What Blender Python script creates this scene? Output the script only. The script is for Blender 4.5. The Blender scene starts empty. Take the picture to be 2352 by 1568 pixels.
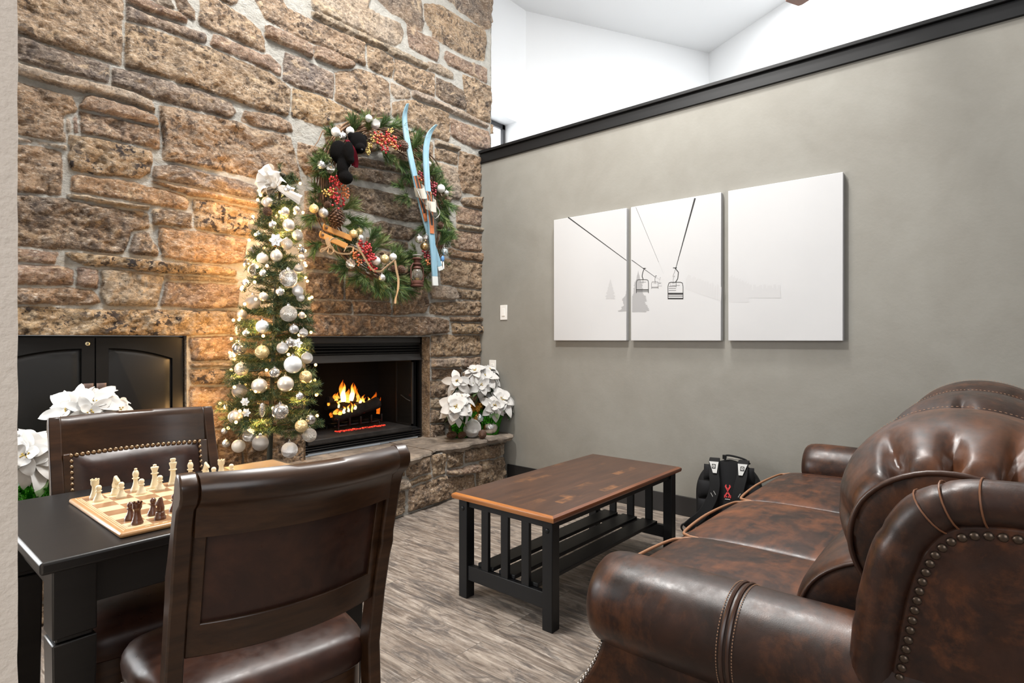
import bpy, math, random
import numpy as np
from mathutils import Vector, Matrix, noise as mnoise

SC = bpy.context.scene
COL = SC.collection
pi = math.pi
random.seed(7)
RNG = np.random.default_rng(11)

# ------------------------------------------------------------------ camera
F_PX, CXP, CYP, EYE = 1322.0, 1176.0, 780.0, 1.2
HEAD = math.radians(40.4)
CA, SA = math.cos(HEAD), math.sin(HEAD)
cam_d = bpy.data.cameras.new('camera')
cam = bpy.data.objects.new('camera', cam_d); COL.objects.link(cam)
cam.location = (0, 0, EYE)
cam.rotation_euler = (pi / 2, 0, HEAD - pi / 2)
cam_d.sensor_width = 36.0
cam_d.lens = 36.0 * F_PX / 2352.0
cam_d.shift_y = -4.0 / 2352.0
cam_d.clip_start = 0.02
SC.camera = cam

# ------------------------------------------------------------------ world, lights, exposure
W = bpy.data.worlds.new('world'); SC.world = W; W.use_nodes = True
bg = W.node_tree.nodes['Background']
bg.inputs[0].default_value = (0.93, 0.97, 1.0, 1); bg.inputs[1].default_value = 0.24
SC.view_settings.view_transform = 'Standard'
SC.view_settings.look = 'None'
SC.view_settings.gamma = 1.0
SC.view_settings.use_curve_mapping = False
SC.view_settings.exposure = 0.17

def area(name, loc, target, size, power, color=(1, 1, 1), size_y=None):
    l = bpy.data.lights.new(name, 'AREA'); l.energy = power; l.color = color
    l.shape = 'RECTANGLE'; l.size = size; l.size_y = size_y or size
    o = bpy.data.objects.new(name, l); COL.objects.link(o)
    o.location = loc
    o.rotation_euler = (Vector(target) - Vector(loc)).to_track_quat('-Z', 'Y').to_euler()
    o['kind'] = 'helper'
    return o
area('ceiling_light_room', (2.4, 1.45, 4.85), (2.5, 1.6, 0), 1.5, 80, (1, 0.98, 0.95))
area('ceiling_light_wall', (1.35, 2.25, 4.7), (2.2, 1.7, 0), 0.30, 135, (1, 0.98, 0.95))
area('ceiling_light_sofa', (2.9, 1.55, 4.65), (3.3, 0.7, 0.6), 0.30, 80, (1, 0.98, 0.95))
area('fill_light_upper', (5.6, 1.2, 4.9), (5.6, 1.6, 0), 2.0, 85, (0.97, 0.99, 1.0))  # added fill, no fixture there: brightens the white walls beyond the half wall
area('window_daylight_left', (-0.45, 3.42, 1.45), (0.6, 1.9, 0.9), 1.1, 80, (0.93, 0.97, 1.0), 1.7)
area('fill_light_rear', (-1.7, -2.2, 2.7), (1.6, 2.6, 1.3), 2.4, 78, (0.97, 0.98, 1.0))  # unseen fill added behind the camera, set close to brighten the cream wall end

# ------------------------------------------------------------------ photograph geometry: pixel -> point on a real plane
def ray(px, py):
    l = (px - CXP) / F_PX; u = (CYP - py) / F_PX
    return Vector((CA + l * SA, SA - l * CA, u))
def on_x(px, py, X): d = ray(px, py); t = X / d.x; return Vector((X, d.y * t, EYE + d.z * t))
def on_y(px, py, Y): d = ray(px, py); t = Y / d.y; return Vector((d.x * t, Y, EYE + d.z * t))
def on_z(px, py, Z): d = ray(px, py); t = (Z - EYE) / d.z; return Vector((d.x * t, d.y * t, Z))
def proj(x, y, z):
    dep = x * CA + y * SA; lat = x * SA - y * CA
    return CXP + F_PX * lat / dep, CYP - F_PX * (z - EYE) / dep, dep
XG = 3.755      # face of the grey half wall
YS = 3.575      # mortar plane of the stone wall
HZ = 0.40       # top of the hearth

# ------------------------------------------------------------------ mesh builder
class MB:
    def __init__(s): s.v = []; s.f = []; s.mi = []; s.sm = []
    def add(s, vs, fs, mi=0, sm=True, xf=None):
        o = len(s.v)
        if xf is not None: vs = [xf @ Vector(p) for p in vs]
        s.v += [tuple(p) for p in vs]
        for f in fs: s.f.append(tuple(i + o for i in f)); s.mi.append(mi); s.sm.append(sm)
        return s
    def box(s, c, d, mi=0, xf=None, sm=False):
        x, y, z = d[0] / 2, d[1] / 2, d[2] / 2
        vs = [(c[0] + i * x, c[1] + j * y, c[2] + k * z) for k in (-1, 1) for j in (-1, 1) for i in (-1, 1)]
        fs = [(0, 2, 3, 1), (4, 5, 7, 6), (0, 1, 5, 4), (2, 6, 7, 3), (0, 4, 6, 2), (1, 3, 7, 5)]
        return s.add(vs, fs, mi, sm, xf)
    def bx(s, x0, x1, y0, y1, z0, z1, mi=0, xf=None):
        return s.box(((x0 + x1) / 2, (y0 + y1) / 2, (z0 + z1) / 2), (x1 - x0, y1 - y0, z1 - z0), mi, xf)
    def loft(s, rings, mi=0, sm=True, cap0=True, cap1=True, closed=True, loop=False, xf=None):
        n = len(rings[0]); vs = [p for r in rings for p in r]; fs = []
        m = len(rings); rng = range(m if loop else m - 1)
        for i in rng:
            j = (i + 1) % m
            for k in range(n if closed else n - 1):
                l = (k + 1) % n
                fs.append((i * n + k, i * n + l, j * n + l, j * n + k))
        if cap0 and not loop and closed: fs.append(tuple(reversed(range(n))))
        if cap1 and not loop and closed: fs.append(tuple((m - 1) * n + k for k in range(n)))
        return s.add(vs, fs, mi, sm, xf)
    def tube(s, pts, r, n=8, mi=0, loop=False, xf=None, flat=None):
        P = [Vector(p) for p in pts]; m = len(P)
        if not hasattr(r, '__len__'): r = [r] * m
        T = []
        for i in range(m):
            a = P[(i - 1) % m] if (loop or i > 0) else P[i]
            b = P[(i + 1) % m] if (loop or i < m - 1) else P[i]
            d = b - a; T.append(d.normalized() if d.length > 1e-9 else Vector((0, 0, 1)))
        up = Vector((0, 0, 1)) if abs(T[0].z) < 0.9 else Vector((1, 0, 0))
        nrm = (up - T[0] * up.dot(T[0])).normalized(); rings = []
        for i in range(m):
            nrm = nrm - T[i] * nrm.dot(T[i])
            if nrm.length < 1e-6: nrm = T[i].orthogonal()
            nrm.normalize(); b = T[i].cross(nrm)
            e = 1.0 if flat is None else flat
            rings.append([P[i] + nrm * (r[i] * math.cos(2 * pi * k / n)) + b * (r[i] * e * math.sin(2 * pi * k / n)) for k in range(n)])
        return s.loft(rings, mi, True, loop=loop, xf=xf)
    def strip(s, pts, w, side, th=0.001, mi=0, xf=None):
        """a flat ribbon along pts, half-width w along the side vectors"""
        P = [Vector(p) for p in pts]; S = [Vector(q) for q in side] if isinstance(side[0], (tuple, list, Vector)) else [Vector(side)] * len(P)
        rings = []
        for i, p in enumerate(P):
            t = (P[min(i + 1, len(P) - 1)] - P[max(i - 1, 0)]).normalized()
            sd = (S[i] - t * S[i].dot(t)).normalized(); n = t.cross(sd)
            rings.append([p - sd * w - n * th, p + sd * w - n * th, p + sd * w + n * th, p - sd * w + n * th])
        return s.loft(rings, mi, True, xf=xf)
    def lathe(s, prof, n=24, mi=0, xf=None, sm=True):
        rings = [[(r * math.cos(2 * pi * k / n), r * math.sin(2 * pi * k / n), z) for k in range(n)] for r, z in prof]
        return s.loft(rings, mi, sm, xf=xf)
    def ball(s, c, r, nu=16, nv=10, mi=0, sc=(1, 1, 1), xf=None):
        prof = []
        for i in range(nv + 1):
            a = pi * i / nv - pi / 2; prof.append((max(1e-4, math.cos(a)), math.sin(a)))
        rings = [[(c[0] + r * sc[0] * q * math.cos(2 * pi * k / nu), c[1] + r * sc[1] * q * math.sin(2 * pi * k / nu), c[2] + r * sc[2] * z) for k in range(nu)] for q, z in prof]
        return s.loft(rings, mi, True, xf=xf)
    def prism(s, poly, axis, a, b, mi=0, xf=None, sm=False):
        """poly of 2-D points swept along axis ('x': poly is (y,z); 'y': (x,z); 'z': (x,y))"""
        def P(p, t): return (t, p[0], p[1]) if axis == 'x' else ((p[0], t, p[1]) if axis == 'y' else (p[0], p[1], t))
        n = len(poly); vs = [P(p, a) for p in poly] + [P(p, b) for p in poly]
        fs = [tuple(reversed(range(n))), tuple(range(n, 2 * n))] + [(i, (i + 1) % n, n + (i + 1) % n, n + i) for i in range(n)]
        return s.add(vs, fs, mi, sm, xf)
    def grid(s, fn, nu, nv, mi=0, xf=None, sm=True):
        vs = [fn(i / nu, j / nv) for j in range(nv + 1) for i in range(nu + 1)]
        fs = [(j * (nu + 1) + i, j * (nu + 1) + i + 1, (j + 1) * (nu + 1) + i + 1, (j + 1) * (nu + 1) + i) for j in range(nv) for i in range(nu)]
        return s.add(vs, fs, mi, sm, xf)

def inv_of(root):
    m = Matrix.Identity(4); o = root
    while o is not None: m = o.matrix_basis @ m; o = o.parent
    return m.inverted()
def build(name, mb, mats, parent=None, world=True, bevel=0, seg=2, subsurf=0, recalc=True, label=None):
    me = bpy.data.meshes.new(name)
    vs = mb.v
    if parent is not None and world:
        iv = inv_of(parent); vs = [tuple(iv @ Vector(p)) for p in vs]
    me.from_pydata(vs, [], mb.f)
    for m in (mats if isinstance(mats, (list, tuple)) else [mats]): me.materials.append(m)
    me.polygons.foreach_set('material_index', mb.mi)
    me.polygons.foreach_set('use_smooth', mb.sm)
    if recalc:
        import bmesh
        b = bmesh.new(); b.from_mesh(me); bmesh.ops.recalc_face_normals(b, faces=b.faces); b.to_mesh(me); b.free()
    me.update()
    if not subsurf: me.set_sharp_from_angle(angle=math.radians(48))
    o = bpy.data.objects.new(name, me); COL.objects.link(o)
    if parent is not None: o.parent = parent
    if bevel:
        bv = o.modifiers.new('bevel', 'BEVEL'); bv.width = bevel; bv.segments = seg; bv.limit_method = 'ANGLE'; bv.angle_limit = math.radians(40)
        bv.harden_normals = False
    if subsurf:
        ss = o.modifiers.new('sub', 'SUBSURF'); ss.levels = subsurf; ss.render_levels = subsurf
    if label: o['label'] = label
    return o
def tag(o, label, cat, group=None, kind=None):
    o['label'] = label; o['category'] = cat
    if group: o['group'] = group
    if kind: o['kind'] = kind
    return o
def thing(name, label, cat, loc=(0, 0, 0), rotz=0.0, group=None):
    o = bpy.data.objects.new(name, None); COL.objects.link(o)
    o.location = loc; o.rotation_euler = (0, 0, rotz); o.empty_display_size = 0.05
    o.matrix_basis = Matrix.Translation(Vector(loc)) @ Matrix.Rotation(rotz, 4, 'Z')
    return tag(o, label, cat, group)
def struct(o): o['kind'] = 'structure'; return o
def copy_obj(o, parent=None):
    c = o.copy(); COL.objects.link(c)
    if parent is not None: c.parent = parent
    return c
def dup(root, label, loc=None, mat=None, group=None):
    r = root.copy(); COL.objects.link(r); r['label'] = label
    if group: r['group'] = group
    if mat is not None: r.matrix_basis = mat
    elif loc is not None: r.location = loc
    for ch in list(root.children):
        c = copy_obj(ch, r)
        for g in list(ch.children): copy_obj(g, c)
    return r

# ------------------------------------------------------------------ materials
def mat(name, col=(0.5, 0.5, 0.5), rough=0.5, metal=0.0, spec=None, coat=0.0, emit=None, estr=0.0, trans=0.0, ior=None, alpha=None, sheen=0.0, coat_rough=0.1):
    m = bpy.data.materials.new(name); m.use_nodes = True
    b = m.node_tree.nodes['Principled BSDF']; i = b.inputs
    i['Base Color'].default_value = (*col, 1); i['Roughness'].default_value = rough; i['Metallic'].default_value = metal
    if spec is not None: i['Specular IOR Level'].default_value = spec
    if coat: i['Coat Weight'].default_value = coat; i['Coat Roughness'].default_value = coat_rough
    if emit: i['Emission Color'].default_value = (*emit, 1); i['Emission Strength'].default_value = estr
    if trans: i['Transmission Weight'].default_value = trans
    if ior: i['IOR'].default_value = ior
    if alpha is not None: i['Alpha'].default_value = alpha
    if sheen: i['Sheen Weight'].default_value = sheen
    return m
class NT:
    def __init__(s, m): s.m = m; s.t = m.node_tree; s.b = s.t.nodes['Principled BSDF']; s._c = None
    def n(s, typ, **kw):
        nd = s.t.nodes.new(typ)
        for k, v in kw.items():
            if k.startswith('_'): setattr(nd, k[1:], v)
            else:
                key = int(k[1:]) if k[0] == 'i' and k[1:].isdigit() else k.replace('__', ' ')
                if hasattr(v, 'links') or isinstance(v, bpy.types.NodeSocket): s.t.links.new(v, nd.inputs[key])
                else: nd.inputs[key].default_value = v
        return nd
    def link(s, a, key): s.t.links.new(a, s.b.inputs[key])
    def obj(s):
        if s._c is None: s._c = s.n('ShaderNodeTexCoord')
        return s._c.outputs['Object']
    def map(s, scale=(1, 1, 1), rot=(0, 0, 0), loc=(0, 0, 0), vec=None):
        return s.n('ShaderNodeMapping', Vector=vec or s.obj(), Scale=scale, Rotation=rot, Location=loc).outputs[0]
    def noise(s, scale, detail=4, rough=0.55, vec=None, dist=0.0):
        return s.n('ShaderNodeTexNoise', Vector=vec or s.obj(), Scale=scale, Detail=detail, Roughness=rough, Distortion=dist).outputs['Fac']
    def ramp(s, fac, stops, interp='LINEAR'):
        nd = s.n('ShaderNodeValToRGB', Fac=fac); r = nd.color_ramp; r.interpolation = interp
        while len(r.elements) < len(stops): r.elements.new(0.5)
        for e, (p, c) in zip(r.elements, stops):
            e.position = p; e.color = (*c, 1) if len(c) == 3 else c
        return nd.outputs[0]
    def mix(s, fac, a, b, blend='MIX'):
        nd = s.n('ShaderNodeMix', _data_type='RGBA', _blend_type=blend)
        for key, v in ((0, fac), (6, a), (7, b)):
            if isinstance(v, bpy.types.NodeSocket): s.t.links.new(v, nd.inputs[key])
            else: nd.inputs[key].default_value = v if key == 0 else (*v, 1)
        return nd.outputs[2]
    def math(s, op, a, b=0.0, clamp=False):
        nd = s.n('ShaderNodeMath', _operation=op, _use_clamp=clamp)
        for k, v in ((0, a), (1, b)):
            if isinstance(v, bpy.types.NodeSocket): s.t.links.new(v, nd.inputs[k])
            else: nd.inputs[k].default_value = v
        return nd.outputs[0]
    def bump(s, h, strength=0.3, dist=0.01):
        nd = s.n('ShaderNodeBump', Strength=strength, Distance=dist, Height=h); s.link(nd.outputs[0], 'Normal')
# ---- stone
def make_stone():
    m = mat('natural_ashlar_stone', rough=0.85, spec=0.3); t = NT(m)
    col = t.n('ShaderNodeAttribute', _attribute_name='stone_col').outputs['Color']
    sd = t.n('ShaderNodeAttribute', _attribute_name='sd').outputs['Fac']
    spot = t.n('ShaderNodeAttribute', _attribute_name='spot').outputs['Fac']
    big = t.noise(5.0, 5, 0.6); med = t.noise(17.0, 8, 0.68, dist=0.6); fine = t.noise(70.0, 6, 0.72)
    streak = t.noise(1.0, 7, 0.7, vec=t.map((38, 38, 110), (0, 0.5, 0)), dist=0.5)
    c = t.mix(t.ramp(med, [(0.36, (0, 0, 0)), (0.72, (1, 1, 1))]), t.mix(0.62, col, (0.045, 0.034, 0.03)), t.mix(0.42, col, (0.72, 0.57, 0.42)))
    c = t.mix(t.ramp(big, [(0.40, (0, 0, 0)), (0.62, (0.55, 0.55, 0.55))]), c, t.mix(0.5, c, (0.36, 0.21, 0.095)), 'MIX')
    c = t.mix(t.ramp(streak, [(0.52, (0, 0, 0)), (0.66, (0.75, 0.75, 0.75))]), c, (0.70, 0.60, 0.49))
    c = t.mix(t.ramp(fine, [(0.32, (0.9, 0.9, 0.9)), (0.50, (0, 0, 0))]), c, t.mix(0.78, c, (0.03, 0.025, 0.025)))
    c = t.mix(t.ramp(t.noise(3.6, 6, 0.68, vec=t.map((1, 1, 1.6), loc=(5, 2, 9)), dist=0.5), [(0.54, (0, 0, 0)), (0.64, (0.58, 0.58, 0.58))]), c, t.mix(0.75, c, (0.055, 0.042, 0.036)))
    c = t.mix(t.ramp(t.noise(6.5, 7, 0.7, vec=t.map((1, 1, 1.3), (0, 0.6, 0), (3, 7, 1)), dist=1.2), [(0.56, (0, 0, 0)), (0.64, (0.6, 0.6, 0.6))]), c, (0.62, 0.47, 0.31))
    # black lichen-like spots of the stone itself, only on stones that carry them
    sp = t.noise(30.0, 5, 0.62, dist=0.3)
    spm = t.math('MULTIPLY', t.ramp(sp, [(0.53, (0, 0, 0)), (0.58, (1, 1, 1))]), spot)
    spm = t.math('MULTIPLY', spm, t.ramp(t.noise(6.0, 3, 0.5), [(0.38, (0, 0, 0)), (0.55, (0.95, 0.95, 0.95))]))
    c = t.mix(spm, c, (0.035, 0.028, 0.028))
    mor = t.mix(t.noise(25, 5, 0.6), (0.31, 0.30, 0.27), (0.58, 0.56, 0.51))
    msk = t.ramp(t.math('ADD', t.math('MULTIPLY', sd, 60.0), t.math('MULTIPLY', fine, 0.7)), [(0.06, (0, 0, 0)), (0.42, (1, 1, 1))])
    t.link(t.mix(msk, mor, c), 'Base Color')
    h = t.math('ADD', t.math('MULTIPLY', med, 1.0), t.math('ADD', t.math('MULTIPLY', fine, 0.45), t.math('MULTIPLY', streak, 0.5)))
    t.bump(h, 1.0, 0.022)
    return m
M_STONE = make_stone()

def make_plaster(name, a, b, bump_scale, strength, dist, big=1.6):
    m = mat(name, rough=0.6, spec=0.25); t = NT(m)
    f = t.noise(big, 6, 0.6, dist=0.8); g = t.noise(big * 4.5, 6, 0.65)
    t.link(t.mix(t.ramp(t.math('ADD', t.math('MULTIPLY', f, 0.7), t.math('MULTIPLY', g, 0.3)), [(0.36, (0, 0, 0)), (0.64, (1, 1, 1))]), a, b), 'Base Color')
    t.bump(t.noise(bump_scale, 4, 0.55), strength, dist)
    return m
M_GREY = make_plaster('grey_faux_plaster', (0.222, 0.212, 0.186), (0.258, 0.250, 0.223), 60, 0.12, 0.004)
M_CREAM = make_plaster('cream_orange_peel_plaster', (0.74, 0.64, 0.545), (0.80, 0.70, 0.60), 120, 0.5, 0.005)
M_WHITE = mat('white_paint', (0.86, 0.87, 0.88), 0.7)
M_BLACKTRIM = mat('black_painted_trim', (0.008, 0.0083, 0.009), 0.45, spec=0.3)
M_DARKBASE = mat('black_vinyl_base', (0.014, 0.013, 0.013), 0.45)

def make_floor():
    m = mat('weathered_plank_floor', rough=0.48, spec=0.4); t = NT(m)
    v = t.map((1, 1, 1), (0, 0, pi / 2))
    br = t.n('ShaderNodeTexBrick', _offset=0.37, Vector=v, Color1=(0, 0, 0, 1), Color2=(1, 1, 1, 1), Mortar=(0.5, 0.5, 0.5, 1), Scale=1.0,
             Mortar__Size=0.0012, Mortar__Smooth=0.2, Bias=0.0, Brick__Width=1.15, Row__Height=0.152)
    pl = br.outputs['Color']; gap = br.outputs['Fac']
    off = t.n('ShaderNodeVectorMath', _operation='ADD', i0=t.obj(), i1=t.n('ShaderNodeVectorMath', _operation='SCALE', i0=pl, Scale=9.0).outputs[0]).outputs[0]
    s1 = t.noise(1.0, 8, 0.68, vec=t.map((46, 4.2, 1), vec=off), dist=0.9)
    s2 = t.noise(1.0, 6, 0.62, vec=t.map((14, 4.5, 1), vec=off), dist=1.3)
    s3 = t.noise(1.0, 7, 0.75, vec=t.map((130, 7, 1), vec=off))
    c = t.ramp(s1, [(0.30, (0.055, 0.042, 0.034)), (0.44, (0.150, 0.118, 0.094)), (0.56, (0.270, 0.225, 0.185)), (0.72, (0.46, 0.41, 0.355))])
    c = t.mix(t.ramp(s2, [(0.38, (0.9, 0.9, 0.9)), (0.50, (0, 0, 0))]), c, (0.080, 0.068, 0.062))
    c = t.mix(t.ramp(s2, [(0.56, (0, 0, 0)), (0.72, (0.55, 0.55, 0.55))]), c, (0.46, 0.40, 0.33))
    c = t.mix(t.ramp(s3, [(0.55, (0, 0, 0)), (0.70, (0.65, 0.65, 0.65))]), c, (0.58, 0.54, 0.48))
    c = t.mix(t.ramp(s3, [(0.30, (0.7, 0.7, 0.7)), (0.42, (0, 0, 0))]), c, (0.05, 0.042, 0.038))
    c = t.mix(t.math('MULTIPLY', t.n('ShaderNodeSeparateColor', Color=pl).outputs[0], 0.28), c, (0.13, 0.105, 0.085))
    c = t.mix(t.math('MULTIPLY', gap, 0.7), c, (0.05, 0.045, 0.04))
    t.link(c, 'Base Color')
    t.bump(t.math('SUBTRACT', t.math('MULTIPLY', s3, 0.5), gap), 0.25, 0.003)
    return m
M_FLOOR = make_floor()

def make_wood(name, dark, light, rough=0.35, coat=0.3, axis=0, scale=1.0, stretch=14, coat_rough=0.15, contrast=(0.35, 0.68), wear=None):
    m = mat(name, rough=rough, coat=coat, coat_rough=coat_rough); t = NT(m)
    sc = [stretch * scale] * 3; sc[axis] = 1.1 * scale
    f = t.noise(1.6, 8, 0.66, vec=t.map(tuple(sc)), dist=0.7); g = t.noise(6, 6, 0.7, vec=t.map(tuple(sc)))
    c = t.ramp(t.math('ADD', t.math('MULTIPLY', f, 0.65), t.math('MULTIPLY', g, 0.35)), [(contrast[0], dark), (contrast[1], light)])
    if wear:
        c = t.mix(t.ramp(t.noise(9, 6, 0.7), [(0.64, (0, 0, 0)), (0.70, (1, 1, 1))]), c, wear)
    t.link(c, 'Base Color'); t.bump(g, 0.05, 0.002)
    return m
M_CHAIR = make_wood('dark_walnut_chair_wood', (0.014, 0.0062, 0.003), (0.058, 0.025, 0.0105), 0.32, 0.08, axis=0)
def chips():
    t = NT(M_CHAIR); base = t.b.inputs['Base Color'].links[0].from_socket; t.link(t.mix(t.ramp(t.noise(26, 5, 0.6, vec=t.map((.5, 1, 1))), [(0.715, (0, 0, 0)), (0.73, (1, 1, 1))]), base, (0.26, 0.12, 0.04)), 'Base Color')
chips()
M_CHAIR.node_tree.nodes['Principled BSDF'].inputs['Specular IOR Level'].default_value = 0.38
M_BLACKWOOD = make_wood('black_lacquered_wood', (0.003, 0.0027, 0.0026), (0.008, 0.007, 0.0065), 0.36, 0.06, axis=0, coat_rough=0.25)
M_BLACKPAINT = mat('black_painted_wood', (0.0055, 0.0055, 0.006), 0.45, spec=0.35)
M_COFFEE = make_wood('worn_brown_tabletop', (0.032, 0.014, 0.009), (0.082, 0.035, 0.018), 0.34, 0.12, axis=0, scale=1.0, stretch=9, coat_rough=0.25)
def coffee_extra():
    t = NT(M_COFFEE); base = t.b.inputs['Base Color'].links[0].from_socket
    br = t.n('ShaderNodeTexBrick', _offset=0.4, Vector=t.map((1, 1, 1), loc=(0.13, 0.04, 0)), Color1=(0, 0, 0, 1), Color2=(1, 1, 1, 1), Mortar=(0.3, 0.3, 0.3, 1), Scale=1.0, Mortar__Size=0.0, Brick__Width=0.21, Row__Height=0.042).outputs['Color']
    f = t.math('MULTIPLY', t.ramp(br, [(0.78, (0, 0, 0)), (1.0, (1, 1, 1))]), t.ramp(t.noise(4.5, 5, 0.7), [(0.50, (0, 0, 0)), (0.66, (0.85, 0.85, 0.85))]))
    t.link(t.mix(f, base, (0.30, 0.125, 0.042)), 'Base Color')
coffee_extra()
M_COFFEE_EDGE = make_wood('orange_worn_wood_edge', (0.22, 0.070, 0.016), (0.44, 0.17, 0.040), 0.35, 0.3, axis=1)
M_COFFEE_EDGE2 = make_wood('red_brown_wood_edge', (0.10, 0.030, 0.014), (0.21, 0.075, 0.028), 0.35, 0.3, axis=0)
M_INLAY = make_wood('honey_wood_inlay', (0.24, 0.115, 0.042), (0.40, 0.22, 0.095), 0.3, 0.4, axis=0, stretch=5)

def make_leather(name, dark, mid, worn, rough=0.37, wear=(0.52, 0.72), scale=1.0, bump=0.25):
    m = mat(name, rough=rough, spec=0.40); t = NT(m)
    a = t.noise(2.6 * scale, 7, 0.68, dist=0.9); b = t.noise(9.0 * scale, 7, 0.7, dist=0.5); s = t.noise(1.0, 6, 0.7, vec=t.map((6, 30, 30)))
    c = t.ramp(b, [(0.34, dark), (0.62, mid)])
    f = t.math('ADD', t.math('MULTIPLY', a, 0.55), t.math('ADD', t.math('MULTIPLY', b, 0.25), t.math('MULTIPLY', s, 0.2)))
    c = t.mix(t.ramp(f, [(wear[0], (0, 0, 0)), (wear[1], (1, 1, 1))]), c, worn)
    t.link(c, 'Base Color')
    t.link(t.ramp(t.noise(30 * scale, 4, 0.6), [(0.3, (rough - 0.07,) * 3), (0.7, (rough + 0.09,) * 3)]), 'Roughness')
    vor = t.n('ShaderNodeTexVoronoi', _feature='DISTANCE_TO_EDGE', Vector=t.obj(), Scale=240.0 * scale).outputs['Distance']
    t.bump(t.math('ADD', t.math('MULTIPLY', vor, 0.18), t.math('MULTIPLY', t.noise(14 * scale, 4, 0.5), 0.8)), bump * .55, 0.0035)
    return m
M_SOFA = make_leather('distressed_brown_leather', (0.012, 0.0062, 0.0045), (0.032, 0.0125, 0.0072), (0.115, 0.040, 0.014), wear=(0.485, 0.66))
M_SOFA_WORN = make_leather('worn_copper_leather', (0.015, 0.0070, 0.0050), (0.044, 0.0165, 0.0085), (0.155, 0.050, 0.016), wear=(0.47, 0.64))
M_SEATLEA = make_leather('chair_brown_leather', (0.019, 0.0082, 0.006), (0.034, 0.0135, 0.0085), (0.066, 0.0245, 0.0125), rough=0.34, wear=(0.48, 0.72), bump=0.12)
M_PIPING = mat('tan_worn_piping', (0.27, 0.13, 0.065), 0.5)
M_WELT = mat('dark_leather_welt', (0.045, 0.02, 0.012), 0.35)
M_STITCH = mat('tan_stitching', (0.30, 0.17, 0.10), 0.7)
M_BRASS = mat('aged_brass_nailhead', (0.33, 0.22, 0.13), 0.32, 0.9)
M_BRONZE = mat('dark_bronze_nailhead', (0.09, 0.065, 0.048), 0.35, 0.85)
M_SILVERNAIL = mat('pewter_nailhead', (0.45, 0.40, 0.36), 0.3, 0.9)
M_WHITEPL = mat('white_plastic', (0.78, 0.77, 0.74), 0.4)
M_STEEL = mat('brushed_steel', (0.6, 0.58, 0.54), 0.3, 1.0)
M_PEWTER = mat('warm_pewter', (0.34, 0.25, 0.22), 0.34, 0.9)
M_MORTARISH = make_plaster('rough_pale_mortar', (0.38, 0.36, 0.32), (0.55, 0.52, 0.46), 40, 0.5, 0.01)
# ------------------------------------------------------------------ stone fields
TONES = {'T': (0.335, 0.222, 0.130), 'Y': (0.42, 0.28, 0.135), 'B': (0.25, 0.150, 0.085), 'D': (0.105, 0.068, 0.048), 'G': (0.150, 0.122, 0.114),
         'P': (0.29, 0.18, 0.135), 'L': (0.43, 0.36, 0.28), 'O': (0.36, 0.195, 0.085)}
SPOTTED = {'T': 0.75, 'Y': 1.0, 'B': 0.5, 'D': 0.5, 'G': 0.3, 'P': 0.1, 'L': 0.1, 'O': 0.2}
class VNoise:
    def __init__(s, seed): s.t = np.random.default_rng(seed).random((256, 256))
    def __call__(s, u, v):
        iu = np.floor(u).astype(int); iv = np.floor(v).astype(int); fu = u - iu; fv = v - iv
        fu = fu * fu * (3 - 2 * fu); fv = fv * fv * (3 - 2 * fv)
        g = lambda a, b: s.t[a % 256, b % 256]
        return (g(iu, iv) * (1 - fu) + g(iu + 1, iv) * fu) * (1 - fv) + (g(iu, iv + 1) * (1 - fu) + g(iu + 1, iv + 1) * fu) * fv - 0.5
    def fbm(s, u, v, o=4):
        r = 0; a = 1.0
        for k in range(o): r = r + a * s(u * 2 ** k + 17 * k, v * 2 ** k + 31 * k); a *= 0.55
        return r
def sdist(poly, U, V):
    P = np.array(poly); n = len(P); d = np.full(U.shape, 9.0); ins = np.zeros(U.shape, bool)
    for i in range(n):
        a = P[i]; b = P[(i + 1) % n]; e = b - a; L = max(1e-9, float(e @ e))
        t = np.clip(((U - a[0]) * e[0] + (V - a[1]) * e[1]) / L, 0, 1)
        d = np.minimum(d, np.hypot(U - a[0] - t * e[0], V - a[1] - t * e[1]))
        c = ((a[1] > V) != (b[1] > V)) & (U < (b[0] - a[0]) * (V - a[1]) / ((b[1] - a[1]) + 1e-12) + a[0])
        ins ^= c
    return np.where(ins, d, -d)
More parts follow.
